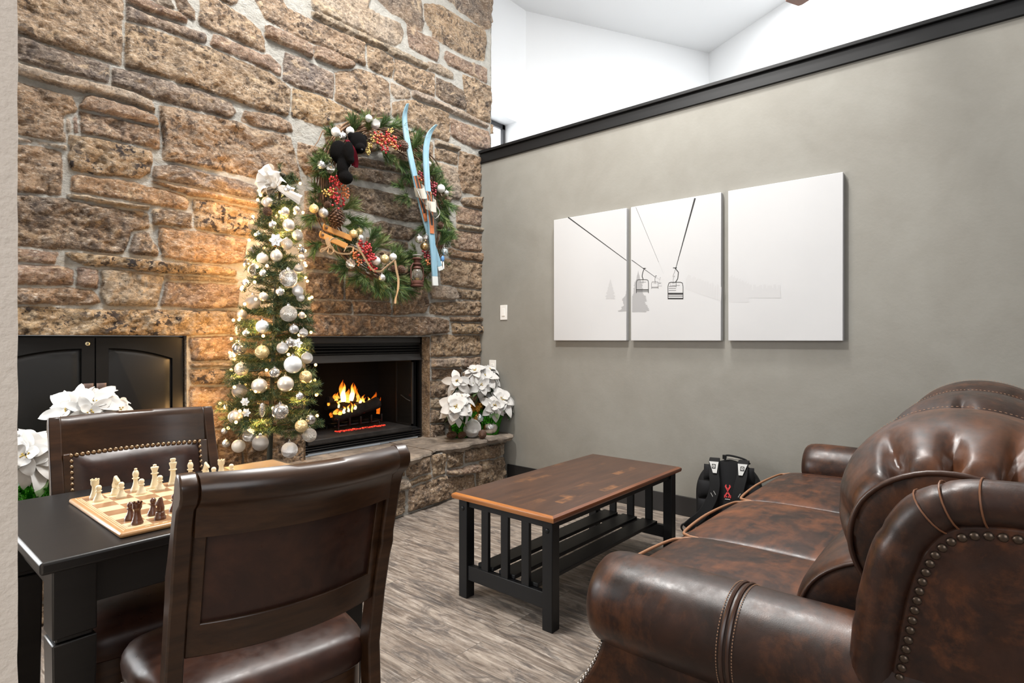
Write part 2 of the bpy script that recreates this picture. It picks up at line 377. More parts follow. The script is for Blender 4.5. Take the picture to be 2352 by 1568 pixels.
def stone_field(name, stones, us, vs, pos, holes=(), seed=3, keep=None, grow=0.010, joint=0.0072):
    """stones: (polygon in wall metres, tone, lift). One continuous relief mesh: mortar bed with the stones rising out of it."""
    nz = VNoise(seed); rg = np.random.default_rng(seed)
    U, V = np.meshgrid(us, vs); sh = U.shape
    U = U.ravel(); V = V.ravel(); N = len(U)
    wu = U + 0.007 * nz.fbm(U * 9, V * 9, 3) ; wv = V + 0.007 * nz.fbm(U * 9 + 50, V * 9 + 50, 3)
    SD = np.full(N, -0.05); H = 0.006 * nz.fbm(U * 25, V * 25, 4); C = np.zeros((N, 4)); C[:, 3] = 1; C[:, :3] = TONES['T']; SP = np.zeros(N)
    best = np.full(N, -9.0); sec = np.full(N, -9.0); own = np.full(N, -1)
    rough = nz.fbm(U * 11 + V * 5, V * 15 - U * 3, 5); ridge = 1 - 2.4 * np.abs(nz.fbm(U * 8 + V * 7 + 90, V * 11 - U * 6, 4))
    tq = rough * 6.0 + 0.8 * nz.fbm(U * 30, V * 34 + 11, 3); tf = tq - np.floor(tq); rough = 0.45 * rough + 0.55 * (np.floor(tq) + np.clip((tf - 0.5) * 4.0 + 0.5, 0, 1)) / 6.0
    grain = nz.fbm(U * 60 + V * 22, V * 75 - U * 15, 3); ragged = 0.004 * nz.fbm(U * 40 + 7, V * 40 + 3, 3)
    for i, (poly, tone, lift) in enumerate(stones):
        P = np.array(poly); lo = P.min(0) - 0.06; hi = P.max(0) + 0.06
        k = np.where((U > lo[0]) & (U < hi[0]) & (V > lo[1]) & (V < hi[1]))[0]
        if len(k) == 0: continue
        d = sdist(poly, wu[k], wv[k]); m = d > best[k]; km = k[m]
        sec[km] = best[km]; best[km] = d[m]; own[km] = i
        kn = k[~m]; sec[kn] = np.maximum(sec[kn], d[~m])
    D = np.minimum(best + grow, (best - sec) * 0.5 - joint) + ragged
    SD = np.clip(D, -0.05, 0.05)
    for i, (poly, tone, lift) in enumerate(stones):
        j = rg.random(5); k = np.where(own == i)[0]
        if len(k) == 0: continue
        d = D[k]; e = np.clip(d / 0.008, 0, 1); e = e * e * (3 - 2 * e); dome = np.clip(d / 0.035, 0, 1)
        tiltu = (j[0] - 0.5) * 0.05; tiltv = (j[1] - 0.5) * 0.10; c0 = np.array(poly).mean(0); amp = 1.0 if tone in 'TBGDY' else 0.55
        h = e * (0.017 + lift + 0.002 * dome + amp * (0.024 * rough[k] + 0.011 * ridge[k] * dome) + 0.009 * grain[k] + tiltu * (U[k] - c0[0]) + tiltv * (V[k] - c0[1]))
        tc = np.array(TONES[tone]) * (1.0 + 0.45 * j[2]); tc[2] *= 0.9 + 0.2 * j[3]
        C[k, :3] = tc; SP[k] = SPOTTED[tone]; H[k] = h + H[k] * (1 - e)
    X = pos(U, V, H)
    nu, nv = sh[1], sh[0]
    ii, jj = np.meshgrid(np.arange(nu - 1), np.arange(nv - 1)); a = (jj * nu + ii).ravel()
    q = np.stack([a, a + 1, a + nu + 1, a + nu], 1)
    cu = (U[q[:, 0]] + U[q[:, 2]]) / 2; cv = (V[q[:, 0]] + V[q[:, 2]]) / 2
    ok = np.ones(len(q), bool)
    for (x0, x1, z0, z1) in holes: ok &= ~((cu > x0) & (cu < x1) & (cv > z0) & (cv < z1))
    if keep is not None: ok &= keep(cu, cv)
    q = q[ok]
    return X, q, C, SD, SP
def mesh_arrays(name, X, q, C, SD, SP, material, extra=None):
    if extra:
        ev, ef = extra; o = len(X)
        X = np.vstack([X, np.array(ev)]); q = np.vstack([q, np.array(ef) + o])
        C = np.vstack([C, np.tile([[0.3, 0.2, 0.11, 1.0]], (len(ev), 1))]); SD = np.concatenate([SD, np.full(len(ev), 0.004)]); SP = np.concatenate([SP, np.zeros(len(ev))])
    used = np.unique(q); rm = np.full(len(X), -1); rm[used] = np.arange(len(used))
    X = X[used]; C = C[used]; SD = SD[used]; SP = SP[used]; q = rm[q]
    me = bpy.data.meshes.new(name); me.vertices.add(len(X)); me.vertices.foreach_set('co', X.astype(np.float32).ravel())
    me.loops.add(q.size); me.loops.foreach_set('vertex_index', q.astype(np.int32).ravel())
    me.polygons.add(len(q)); me.polygons.foreach_set('loop_start', np.arange(0, q.size, 4, dtype=np.int32)); me.polygons.foreach_set('loop_total', np.full(len(q), 4, np.int32))
    me.update(calc_edges=True); me.validate()
    me.polygons.foreach_set('use_smooth', np.ones(len(me.polygons), bool))
    me.attributes.new('stone_col', 'FLOAT_COLOR', 'POINT').data.foreach_set('color', C.astype(np.float32).ravel())
    me.attributes.new('sd', 'FLOAT', 'POINT').data.foreach_set('value', SD.astype(np.float32))
    me.attributes.new('spot', 'FLOAT', 'POINT').data.foreach_set('value', SP.astype(np.float32))
    me.materials.append(material)
    o = bpy.data.objects.new(name, me); COL.objects.link(o); return o

WALL_STONES = '''
T -10,-40 284,-40 277,149 240,140 208,128 119,101 39,71 -10,56
G -10,75 39,88 110,108 190,132 250,152 252,172 248,190 190,176 100,152 39,138 -10,126
G 257,158 300,170 380,188 460,212 530,240 538,258 525,272 470,260 390,235 320,212 258,190
L+ -10,133 39,148 110,168 200,190 300,215 345,236 350,256 300,240 220,218 130,192 39,168 -10,155
B -10,182 39,195 100,208 160,225 172,250 165,262 150,280 145,325 100,322 39,310 -10,303
P+ 205,217 235,225 300,243 340,262 362,288 330,284 270,268 200,250 187,244
B 190,260 250,268 320,287 366,297 368,315 366,340 320,333 250,320 186,305 185,280
L 147,262 165,264 162,303 147,300
P 168,268 180,270 178,305 167,303
Y 158,312 220,316 290,330 344,345 346,370 340,395 318,406 270,402 210,398 168,385 160,350
B -10,330 39,334 100,340 136,350 136,400 132,445 100,443 39,436 -10,430
L+ 39,314 80,319 80,326 39,321
L+ 83,319 154,336 154,343 83,327
T 370,246 440,256 520,276 580,298 640,308 664,318 676,360 688,415 640,420 585,406 520,390 450,376 378,364 374,330 370,280
B 562,258 600,262 640,270 664,285 668,300 640,303 590,290 556,278
T 288,52 340,65 420,88 500,118 560,138 620,165 640,182 665,205 663,240 655,262 600,250 540,228 470,205 400,185 340,165 290,152
G 290,12 330,32 400,57 430,68 470,80 472,92 465,97 440,92 400,81 340,62 292,44
P+ 283,-2 320,0 400,30 420,45 425,50 400,44 340,26 290,6
T 462,-10 490,-2 530,22 565,45 595,70 603,90 608,118 600,122 550,98 500,75 464,55 458,45 462,20
L 345,-10 385,-5 396,18 388,20 360,8
B 402,-10 425,0 440,25 444,44 430,38 410,20
P 492,84 500,82 560,102 620,130 643,152 644,173 638,175 600,160 540,133 487,103
B 500,-20 545,-20 540,5 525,10 505,-5
L 716,-10 850,-10 840,20 880,40 918,57 926,75 918,98 905,102 870,90 820,68 770,46 720,22
T 582,-10 640,-10 660,22 715,48 780,78 833,100 836,148 812,138 760,116 700,88 655,66 612,43
P+ 612,64 660,80 700,99 715,110 715,130 700,124 650,101 610,84
P+ 720,107 760,119 800,140 811,152 805,162 770,151 722,130
L+ 718,27 740,34 800,63 850,91 900,113 950,136 979,149 979,160 940,144 880,117 820,87 760,57 718,37
G 858,-10 962,-10 970,20 972,55 965,68 940,54 900,29
T 975,12 1010,14 1060,46 1113,71 1116,90 1110,138 1095,136 1050,116 1000,88 985,63 973,40
G 1020,-10 1128,-10 1126,60 1118,66 1090,50 1050,20
P 936,62 960,76 1004,96 1006,120 1002,138 970,123 941,106
P 1023,120 1060,137 1117,160 1116,188 1080,170 1030,148 1021,134
L 984,144 1010,150 1038,169 1038,180 1005,166 984,159
T 845,107 870,114 901,131 901,158 899,177 870,167 848,153
T 908,137 940,147 996,171 999,200 998,220 970,210 931,196 907,183
G 657,124 690,137 740,160 764,172 764,195 761,226 730,213 682,197 650,181 650,151
T 771,170 800,160 830,162 870,177 893,192 892,230 889,268 850,266 801,249 770,231
Y 674,205 730,220 798,247 826,270 800,274 742,290 702,276 670,264
L 898,192 938,210 943,224 910,224 898,210
D 1002,180 1035,194 1063,213 1068,248 1050,243 1020,230 1001,218
T 1064,174 1090,184 1124,201 1126,240 1124,280 1100,273 1073,258 1067,215
L+ 946,210 1000,234 1050,254 1117,286 1117,292 1090,281 1030,254 946,221
T 902,237 945,232 1000,250 1028,263 1033,290 1028,323 1000,316 960,298 922,279 902,264
P 1032,272 1070,287 1118,303 1123,320 1123,343 1090,338 1050,320 1034,308
L+ 1000,324 1051,341 1051,347 1000,334
T 1001,341 1048,353 1048,376 1001,364
B 1056,348 1100,363 1101,400 1101,447 1062,438 1053,400
L 1001,374 1048,387 1054,430 1059,467 1030,462 1002,448
T+ 1032,450 1060,457 1106,454 1106,480 1060,468 1037,461
P 1049,474 1105,488 1104,518 1049,510
L+ 1049,516 1106,524 1106,531 1049,523
P 1037,532 1104,537 1103,576 1060,573 1038,564
O+ 1032,572 1060,578 1107,584 1107,600 1070,596 1032,588
T 1012,598 1050,598 1104,608 1102,662 1050,657 1014,650
L* 987,663 1000,659 1035,661 1045,684 1040,686 991,684
T 1050,664 1102,670 1101,688 1052,683
T 988,699 1030,695 1101,695 1101,721 1040,723 988,718
B+ 1034,729 1104,729 1105,736 1036,738
Y+ 1038,743 1107,745 1105,765 1040,765
B+ 560,722 700,724 780,727 860,729 1000,731 1026,737 1026,762 960,767 560,769
B 718,693 804,693 806,716 760,716 714,714
B 810,694 893,697 896,720 814,717
B 902,668 940,660 980,664 981,700 973,716 904,720
D 704,630 786,630 786,685 706,683
D 796,637 860,642 893,650 891,688 796,686
D 702,594 740,592 800,604 828,620 790,620 702,613
D 857,516 875,510 920,520 945,527 956,536 938,550 900,546 857,534
D 842,547 880,550 933,557 936,570 900,570 842,559
G 806,387 900,397 950,412 983,433 940,426 870,418 804,404
D 803,427 880,442 960,462 983,477 983,508 930,506 860,490 814,478 802,452
D 822,362 880,374 936,392 930,398 870,386 820,376
B 686,330 738,342 738,384 702,398 686,370
D 697,522 760,532 798,561 840,583 828,588 760,573 702,568
B 702,442 758,442 788,480 758,508 702,503
B 852,577 940,584 973,602 976,652 930,656 852,636
B 744,296 798,281 858,280 890,290 880,340 820,352 752,330
T 896,285 955,308 992,330 992,400 950,396 900,378 885,345
L 760,402 796,396 796,470 770,490 764,450
O 168,407 200,405 300,422 420,452 430,463 426,480 400,476 300,458 220,443 168,434
L+ 160,450 200,453 338,476 338,481 250,470 165,456
G 357,384 400,382 480,402 560,420 590,432 587,453 540,446 470,430 400,416 354,408
O+ 352,417 430,434 520,454 594,467 594,474 520,461 430,444
Y 448,460 500,464 560,480 594,492 589,543 540,538 480,528 448,523
D 352,484 400,488 441,494 439,524 400,520 354,513
D -10,442 46,452 140,460 250,475 330,487 340,496 338,528 300,533 290,558 278,578 220,576 120,570 46,560 -10,554
D 307,534 335,532 348,560 364,580 358,585 310,581 300,576
O 370,524 440,532 520,544 563,554 558,598 520,603 440,596 372,586 368,550
P -10,567 46,572 128,582 120,603 46,600 -10,598
Y+ 154,580 200,587 300,597 400,607 500,614 538,621 538,630 480,628 380,626 280,613 200,608 167,594
P -10,607 46,610 120,612 166,624 166,650 120,653 46,650 -10,648
P 180,620 224,622 223,658 182,653
L 238,618 300,624 373,634 368,660 358,700 300,698 247,696 236,670
P 380,650 460,652 546,655 543,702 460,704 372,698
L 380,633 460,638 543,643 543,647 400,643
B -10,662 46,662 150,665 213,670 228,690 200,696 46,694 -10,694
Y -10,710 46,710 200,714 400,716 552,718 552,766 400,768 46,768 -10,768
B 439,775 543,775 543,826 442,827
L 438,833 543,833 543,842 440,842
Y 438,849 528,847 558,847 558,882 444,882
O 438,889 558,889 558,938 438,938
O 438,945 558,945 558,983 438,983
B 557,775 695,775 695,828 557,828
Y 572,850 695,850 695,898 572,898
O 572,906 695,906 695,983 572,983
T 562,991 695,991 695,1100 562,1100
B 438,990 553,990 553,1100 438,1100
T 992,772 1040,770 1100,772 1100,813 1040,818 990,818
L* 992,823 1054,823 1054,843 992,841
P 1060,823 1100,819 1100,848 1062,843
B 994,849 1058,849 1058,866 994,870
D 990,876 1053,873 1053,908 990,912
L 990,919 1028,917 1033,936 990,936
D 990,943 1033,943 1033,968 990,970
D 990,977 1018,977 1018,1010 990,1010
B 1064,856 1100,856 1100,903 1062,903
B 1042,911 1100,911 1100,958 1042,958
B 1034,966 1100,966 1100,1010 1030,1010
'''
LIFT = {'': 0.0, '+': 0.022, '*': 0.045}
stones = []
for ln in WALL_STONES.strip().splitlines():
    k, *pts = ln.split()
    poly = []
    for p in pts:
        a, b = map(float, p.split(',')); w = on_y(a, b, YS); poly.append((w.x, w.z))
    stones.append((poly, k[0], LIFT[k[1:]]))
# courses outside the photograph: higher up the chimney, and round its corner
def courses(z0, z1, x0, x1, ok):
    z = z0; out = []
    while z < z1:
        h = random.choice([0.09, 0.14, 0.2, 0.26]); x = x0 - random.random() * 0.3
        while x < x1:
            w = random.uniform(0.25, 0.8)
            poly = [(x + 0.012, z + 0.012), (x + w - 0.012, z + 0.012 + random.uniform(-.01, .01)), (x + w - 0.012, z + h - 0.012), (x + 0.012, z + h - 0.012)]
            if ok(poly): out.append((poly, random.choice('TTTGPLBY'), random.choice([0, 0, 0, 0.02])))
            x += w
        z += h
    return out
stones += courses(2.75, 5.0, 0.2, 3.9, lambda P: all(proj(x, YS, z)[1] < -42 for x, z in P))
XC = 3.90
stones += courses(2.6, 5.0, XC + 0.01, XC + 0.62, lambda P: min(p[0] for p in P) >= XC + 0.0)
CAB = (0.40, 1.305, HZ - 0.02, 1.222)
FIRE = (2.045, 3.150, HZ - 0.02, 1.224)
def wall_pos(U, V, H):
    X = np.empty((len(U), 3)); c = U > XC
    X[:, 0] = np.where(c, XC + H, U); X[:, 1] = np.where(c, YS - 0.02 + (U - XC), YS - H); X[:, 2] = V
    return X
us = np.concatenate([np.arange(0.28, XC, 0.0075), np.arange(XC, XC + 0.6, 0.015)])
vs = np.concatenate([np.arange(0.0, 3.62, 0.0075), np.arange(3.62, 5.02, 0.03)])
A = stone_field('wall_back', stones, us, vs, wall_pos, holes=(CAB, FIRE), keep=lambda u, v: (u < 3.77) | (v > 2.86))
ev, ef = [], []
def lining(x0, x1, z0, z1, dep):
    for (a, b) in (((x0, z0), (x0, z1)), ((x0, z1), (x1, z1)), ((x1, z1), (x1, z0))):
        o = len(ev)
        for (x, z) in (a, b): ev.append((x, YS - 0.012, z))
        for (x, z) in (b, a): ev.append((x, YS + dep, z))
        ef.append((o, o + 1, o + 2, o + 3))
lining(CAB[0], CAB[1], CAB[2], CAB[3], 0.05); lining(FIRE[0], FIRE[1], FIRE[2], FIRE[3], 0.14)
X_, q_, C_, SD_, SP_ = A; side = X_[q_].mean(1)[:, 1] > YS + 0.02; side |= X_[q_].mean(1)[:, 0] > XC + 0.03
struct(mesh_arrays('wall_back', X_, q_[~side], C_, SD_, SP_, M_STONE)); struct(mesh_arrays('wall_chimney_side', X_, q_[side], C_, SD_, SP_, M_STONE))
z3 = np.zeros((1, 3)); struct(mesh_arrays('trim_2', z3, np.zeros((0, 4), int), np.zeros((1, 4)), np.zeros(1), np.zeros(1), M_STONE, (ev, ef)))

# ---- hearth
HC = [(-0.4, 3.07), (0.6, 3.09), (1.5, 3.085), (2.4, 3.10), (2.8, 3.135), (3.13, 3.18), (3.5, 3.225), (3.70, 3.25)]
hx = [p[0] for p in HC]; hy = [p[1] for p in HC]
def ycurve(x): return np.interp(x, hx, hy)
def hearth_pt(px, py):
    y = 3.1
    for _ in range(6): w = on_y(px, py, y); y = float(ycurve(w.x))
    return (w.x, w.z)
HEARTH_STONES = '''
T 932,1052 985,1049 989,1083 965,1088 941,1100 931,1080
T 991,1047 1020,1044 1021,1088 993,1092
T 1027,1042 1062,1038 1061,1067 1029,1075
T 1069,1037 1110,1027 1147,1021 1147,1046 1069,1060
L 1152,1018 1175,1014 1175,1034 1153,1042
P* 1024,1082 1060,1075 1097,1068 1096,1081 1060,1089 1030,1089
T 1101,1063 1150,1053 1176,1048 1174,1103 1096,1130 1095,1090
T 941,1126 1010,1097 1040,1094 1085,1090 1090,1120 1050,1134 1000,1152 939,1172
T 941,1106 985,1087 991,1095 946,1111
B 905,1074 927,1071 928,1089 907,1096
L+ 897,1107 937,1101 939,1117 895,1131
T 892,1142 927,1130 925,1174 887,1190
'''
hs = []
for ln in HEARTH_STONES.strip().splitlines():
    k, *pts = ln.split()
    hs.append(([hearth_pt(*map(float, p.split(','))) for p in pts], k[0], LIFT[k[1:]]))
xmin = min(p[0] for s in hs for p in s[0])
hs += [([(min(a, xmin - 0.012), b) for a, b in P], 'TTOB'[int(random.random() * 4)], l) for P, _, l in courses(0.0, 0.37, -0.4, xmin, lambda P: min(p[0] for p in P) < xmin - 0.08 and min(p[1] for p in P) < 0.30)]
XH = 3.70
def hearth_pos(U, V, H):
    X = np.empty((len(U), 3)); c = U > XH
    X[:, 0] = np.where(c, XH + 0.3 * H, U); X[:, 1] = np.where(c, 3.25 + (U - XH), ycurve(np.minimum(U, XH)) - H); X[:, 2] = V
    return X
A = stone_field('stone_base', hs, np.concatenate([np.arange(-0.4, XH, 0.008), np.arange(XH, XH + 0.32, 0.02)]), np.arange(0.0, 0.372, 0.008), hearth_pos, seed=8)
hearth = thing('hearth', 'raised curved stone hearth with a flagstone top in front of the fireplace', 'hearth', (2.0, 3.3, 0))
hb = mesh_arrays('stone_base', *A, M_STONE); hb.parent = hearth; hb.matrix_parent_inverse = hearth.matrix_basis.inverted()
# flagstone slabs: thick, with broken front edges
def make_flag():
    m = mat('flagstone_slab', rough=0.75, spec=0.35); t = NT(m)
    a = t.noise(3.0, 7, 0.65, vec=t.map((1, 1.6, 1)), dist=1.0); b = t.noise(14, 7, 0.7, dist=0.6)
    c = t.ramp(t.math('ADD', t.math('MULTIPLY', a, 0.6), t.math('MULTIPLY', b, 0.4)), [(0.34, (0.075, 0.060, 0.050)), (0.48, (0.165, 0.135, 0.108)), (0.60, (0.29, 0.24, 0.19)), (0.72, (0.33, 0.21, 0.12))])
    t.link(c, 'Base Color'); t.bump(t.math('ADD', b, t.noise(50, 5, 0.6)), 0.6, 0.008); return m
M_FLAG = make_flag()
FRONT = [(-0.4, 2.98), (0.6, 2.99), (1.6, 2.985), (2.30, 2.985)] + [(on_z(a, b, HZ).x, on_z(a, b, HZ).y) for a, b in ((945, 1051), (996, 1036), (1004, 1030), (1060, 1024), (1112, 1012), (1126, 1008), (1160, 1005))] + [(3.70, 3.13), (3.735, 3.2)]
fx = [p[0] for p in FRONT]; fy = [p[1] for p in FRONT]
nzs = VNoise(21)
def slab(x0, x1, dz, seed):
    mb = MB(); n = max(8, int((x1 - x0) / 0.025)); top = []; bot = []
    ybk = 3.654 if x0 > 1.9 and x1 < 3.45 else 3.562
    for i in range(n + 1):
        x = x0 + (x1 - x0) * i / n
        j = float(nzs.fbm(np.array([x * 9.0 + seed]), np.array([seed * 1.7]), 4)[0]); k = float(nzs.fbm(np.array([x * 14.0 + seed]), np.array([seed * 3.7]), 3)[0])
        y = float(np.interp(x, fx, fy)) + 0.035 * j
        if i in (0, n): y += 0.015
        top.append((x, y)); bot.append((x, y + 0.018 + 0.03 * abs(k)))
    rings = []
    for (xa, ya), (xb, yb) in zip(top, bot):
        zt = HZ + dz + 0.006 * float(nzs(np.array([xa * 7 + seed]), np.array([2.0]))[0])
        rings.append([(xa, ybk, zt), (xa, 3.4, zt), (xa, ya + 0.04, zt), (xa, ya + 0.006, zt - 0.004), (xa, ya, zt - 0.016), (xb, yb, zt - 0.042 - 0.01 * (xa % 0.1) * 10), (xb, ybk, zt - 0.05)])
    mb.loft(rings, 0, True); return mb
cuts = [(-0.4, 0.55), (0.56, 1.42), (1.43, 2.0), (2.01, on_z(998, 1034, HZ).x), (on_z(999, 1034, HZ).x, on_z(1124, 1009, HZ).x), (on_z(1125, 1009, HZ).x, 3.735)]
for i, (a, b) in enumerate(cuts):
    build('flagstone', slab(a, b, [0, -0.006, -0.003, -0.008, 0.0, 0.004][i], 3.3 * i + 1), M_FLAG, hearth)

# ------------------------------------------------------------------ shell
mb = MB(); mb.bx(-3.2, 9.5, -4.2, 3.6, -0.05, 0.0); struct(build('floor', mb, M_FLOOR))
mb = MB(); mb.bx(XG, XG + 0.145, -4.2, YS + 0.02, 0.0, 2.786); struct(build('wall_right', mb, M_GREY))
mb = MB(); mb.bx(XG - 0.016, XG + 0.161, -4.2, YS - 0.015, 2.778, 2.862); mb.bx(XG - 0.034, XG + 0.18, -4.2, YS - 0.012, 2.862, 2.886)
struct(build('trim_1', mb, M_BLACKTRIM, bevel=0.004))
mb = MB(); mb.bx(XG - 0.013, XG, -4.2, 3.24, 0.0, 0.133); struct(build('baseboard_right', mb, M_DARKBASE, bevel=0.003))
# cream wall end beside the camera
mb = MB()
pe = 0.127 * EYE / 1.1
mb.grid(lambda u, v: (pe + 0.0009 * mnoise.noise((v * 130, 0, 1)) - u * 1.6, 0.88, v * 5.0), 4, 500); mb.bx(pe - 1.6, pe - 0.003, 0.881, 1.04, 0, 5.0)
struct(build('wall_left', mb, M_CREAM, recalc=False))
mb = MB(); mb.bx(-3.2, 0.3, YS, YS + 0.1, 0, 5.0); struct(build('wall_back_left', mb, M_CREAM))
# tall white space beyond the half wall, turned against this room
ZC = 5.0
P1 = on_z(1208, 25, ZC); P2 = on_z(1628, 122, ZC)
d1 = (P2 - P1).normalized(); d2 = Vector((d1.y, -d1.x, 0))
if d2.y > 0: d2 = -d2
def wall_seg(mb, a, b, z0, z1, out, th=0.12):
    a = Vector(a); b = Vector(b); o = Vector(out) * th
    vs = [(a.x, a.y, z0), (b.x, b.y, z0), (b.x + o.x, b.y + o.y, z0), (a.x + o.x, a.y + o.y, z0)]; vs += [(x, y, z1) for x, y, _ in vs]
    mb.add(vs, [(0, 1, 2, 3), (7, 6, 5, 4), (0, 4, 5, 1), (1, 5, 6, 2), (2, 6, 7, 3), (3, 7, 4, 0)], 0, False)
mb = MB(); wall_seg(mb, P2, P2 + d2 * 8.5, 0, ZC, d1); struct(build('wall_far_right', mb, M_WHITE))
# far wall with a deep window opening low down
wj = on_y(1227, 289, P1.y)
def seg_hit(px, py, A0, dirv):
    d = ray(px, py); n = Vector((-dirv.y, dirv.x, 0)); t = n.dot(A0) / n.dot(Vector((d.x, d.y, 0))); p = d * t; return Vector((p.x, p.y, EYE + p.z))
q = seg_hit(1227, 289, Vector((P1.x, P1.y, 0)), d1); u0 = (Vector((q.x, q.y, 0)) - Vector((P1.x, P1.y, 0))).dot(d1); zt = q.z
mb = MB(); a0 = Vector((P1.x, P1.y, 0)); out = Vector((-d1.y, d1.x, 0))
wall_seg(mb, a0, a0 + d1 * u0, 0, ZC, out, 0.3); wall_seg(mb, a0 + d1 * u0, a0 + d1 * (u0 + 1.3), zt, ZC, out, 0.3); wall_seg(mb, a0 + d1 * (u0 + 1.3), P2, 0, ZC, out, 0.3)
struct(build('wall_far', mb, M_WHITE))
# white side wall behind the chimney, parallel to the stone wall, with a black-framed window
q1 = on_y(1163, 286, P1.y + 0.22); xw1 = on_y(1187, 280, P1.y).x; zw = on_y(1187, 280, P1.y).z
mb = MB(); yl = P1.y
wall_seg(mb, (xw1, yl, 0), (P1.x + 0.02, yl, 0), 0, ZC, (0, 1, 0), 0.24); wall_seg(mb, (xw1 - 1.3, yl, 0), (xw1, yl, 0), zw, ZC, (0, 1, 0), 0.24)
wall_seg(mb, (xw1 - 1.3, yl, 0), (xw1, yl, 0), 0, 2.2, (0, 1, 0), 0.24); wall_seg(mb, (3.3, yl, 0), (xw1 - 1.3, yl, 0), 0, ZC, (0, 1, 0), 0.24)
struct(build('wall_far_left', mb, M_WHITE))
win = bpy.data.objects.new('window_1', None); COL.objects.link(win); struct(win)
yw = yl + 0.2; mb = MB(); xr = xw1 - 0.005; xl = xw1 - 1.295
for (a, b, c, d) in ((xl, xr, zw - 0.055, zw - 0.005), (xl, xr, 2.2, 2.25), (xr - 0.045, xr, 2.2, zw), (xl, xl + 0.045, 2.2, zw), (xl, xr, 2.98, 3.01)): mb.bx(a, b, yw - 0.03, yw + 0.02, c, d)
M_FRAME = mat('dark_bronze_window_frame', (0.06, 0.06, 0.065), 0.4)
M_SKYPANE = mat('bright_overcast_pane', (0.9, 0.95, 1), 0.1, emit=(0.95, 0.98, 1.0), estr=1.6)
struct(build('window_frame', mb, M_FRAME, win)); mb = MB(); mb.bx(xl, xr, yw + 0.001, yw + 0.009, 2.2, zw); struct(build('pane', mb, M_SKYPANE, win))
w2 = bpy.data.objects.new('window_2', None); COL.objects.link(w2); struct(w2)
mb = MB(); wall_seg(mb, a0 + d1 * (u0 - 0.02) + out * 0.27, a0 + d1 * (u0 + 1.32) + out * 0.27, 2.0, zt + 0.02, out, 0.02); struct(build('pane', mb, M_SKYPANE, w2))
mb = MB(); mb.bx(-3.2, 9.6, -4.2, 6.5, ZC, ZC + 0.1); struct(build('ceiling', mb, M_WHITE))
# ------------------------------------------------------------------ built-in cabinet
M_CAB = mat('black_satin_cabinet', (0.008, 0.008, 0.008), 0.36, spec=0.38)
cab = thing('cabinet', 'black built-in cabinet with two arched-panel doors set into the stone wall', 'cabinet', (0.85, YS + 0.02, HZ))
YC = YS + 0.012
mb = MB(); mb.bx(0.41, 1.30, YC + 0.02, YC + 0.5, HZ, 1.22); build('carcass', mb, M_CAB, cab)
xsplit = on_y(219, 800, YC).x
def cab_door(x0, x1, hinge_left):
    z0, z1 = HZ + 0.015, 1.21; a, b = x0 + 0.055, x1 - 0.055
    def arch(x, top): t = (x - a) / (b - a); s = t if hinge_left else 1 - t; return top - 0.052 * (1 - s) ** 2 * 1.15
    n = 14; mb = MB()
    # frame with an arched opening, built as side stiles, bottom rail and an arched top rail
    mb.bx(x0, a, YC, YC + 0.022, z0, z1); mb.bx(b, x1, YC, YC + 0.022, z0, z1); mb.bx(a, b, YC, YC + 0.022, z0, z0 + 0.06)
    for i in range(n):
        xa = a + (b - a) * i / n; xb = a + (b - a) * (i + 1) / n
        mb.prism([(xa, arch(xa, z1 - 0.055)), (xb, arch(xb, z1 - 0.055)), (xb, z1), (xa, z1)], 'y', YC, YC + 0.022)
    d = build('door', mb, M_CAB, cab, bevel=0.0)
    # raised panel: sloped bevel ring then flat field
    mb = MB(); out, inn = [], []
    bw = 0.032
    for i in range(n + 1):
        x = a + (b - a) * i / n; out.append((x, YC + 0.016, arch(x, z1 - 0.057)))
        xi = a + bw + (b - a - 2 * bw) * i / n; inn.append((xi, YC + 0.0015, arch(xi, z1 - 0.057) - bw * 0.95))
    out = [(a, YC + 0.016, z0 + 0.06)] + out + [(b, YC + 0.016, z0 + 0.06)]; inn = [(a + bw, YC + 0.0015, z0 + 0.06 + bw)] + inn + [(b - bw, YC + 0.0015, z0 + 0.06 + bw)]
    k = len(out); mb.add(out + inn, [(i, (i + 1) % k, k + (i + 1) % k, k + i) for i in range(k)] + [tuple(range(k, 2 * k))], 0, False)
    build('raised_panel', mb, M_CAB, d)
    return d
dl = cab_door(0.425, xsplit - 0.003, True); dr = cab_door(xsplit + 0.003, 1.295, False)
def pyramid_knob(px, py, door):
    c = on_y(px, py, YC - 0.02); h = 0.0215; y0, y1, y2 = YC + 0.002, YC - 0.014, YC - 0.026; mb = MB()
    mb.bx(c.x - 0.008, c.x + 0.008, y1, y0, c.z - 0.008, c.z + 0.008)
    vs = [(c.x - h, y1, c.z - h), (c.x + h, y1, c.z - h), (c.x + h, y1, c.z + h), (c.x - h, y1, c.z + h), (c.x, y2, c.z)]
    mb.add(vs, [(0, 1, 2, 3), (0, 1, 4), (1, 2, 4), (2, 3, 4), (3, 0, 4)], 0, False); build('knob', mb, M_PEWTER, door, label='square pyramid knob')
pyramid_knob(204, 890, dl); pyramid_knob(234, 889, dr)
c = on_y(201, 789, YC); mb = MB(); X = Matrix.Translation((c.x, YC, c.z)) @ Matrix.Rotation(pi / 2, 4, 'X')
mb.lathe([(0.0001, 0.004), (0.008, 0.004), (0.0105, 0.002), (0.0105, -0.004)], 20, xf=X); mb.bx(c.x - 0.001, c.x + 0.001, YC - 0.0048, YC, c.z - 0.004, c.z + 0.003, 1)
build('lock', mb, [mat('brass_lock', (0.75, 0.66, 0.45), 0.25, 0.8), M_BLACKPAINT], dl, label='small round brass lock')

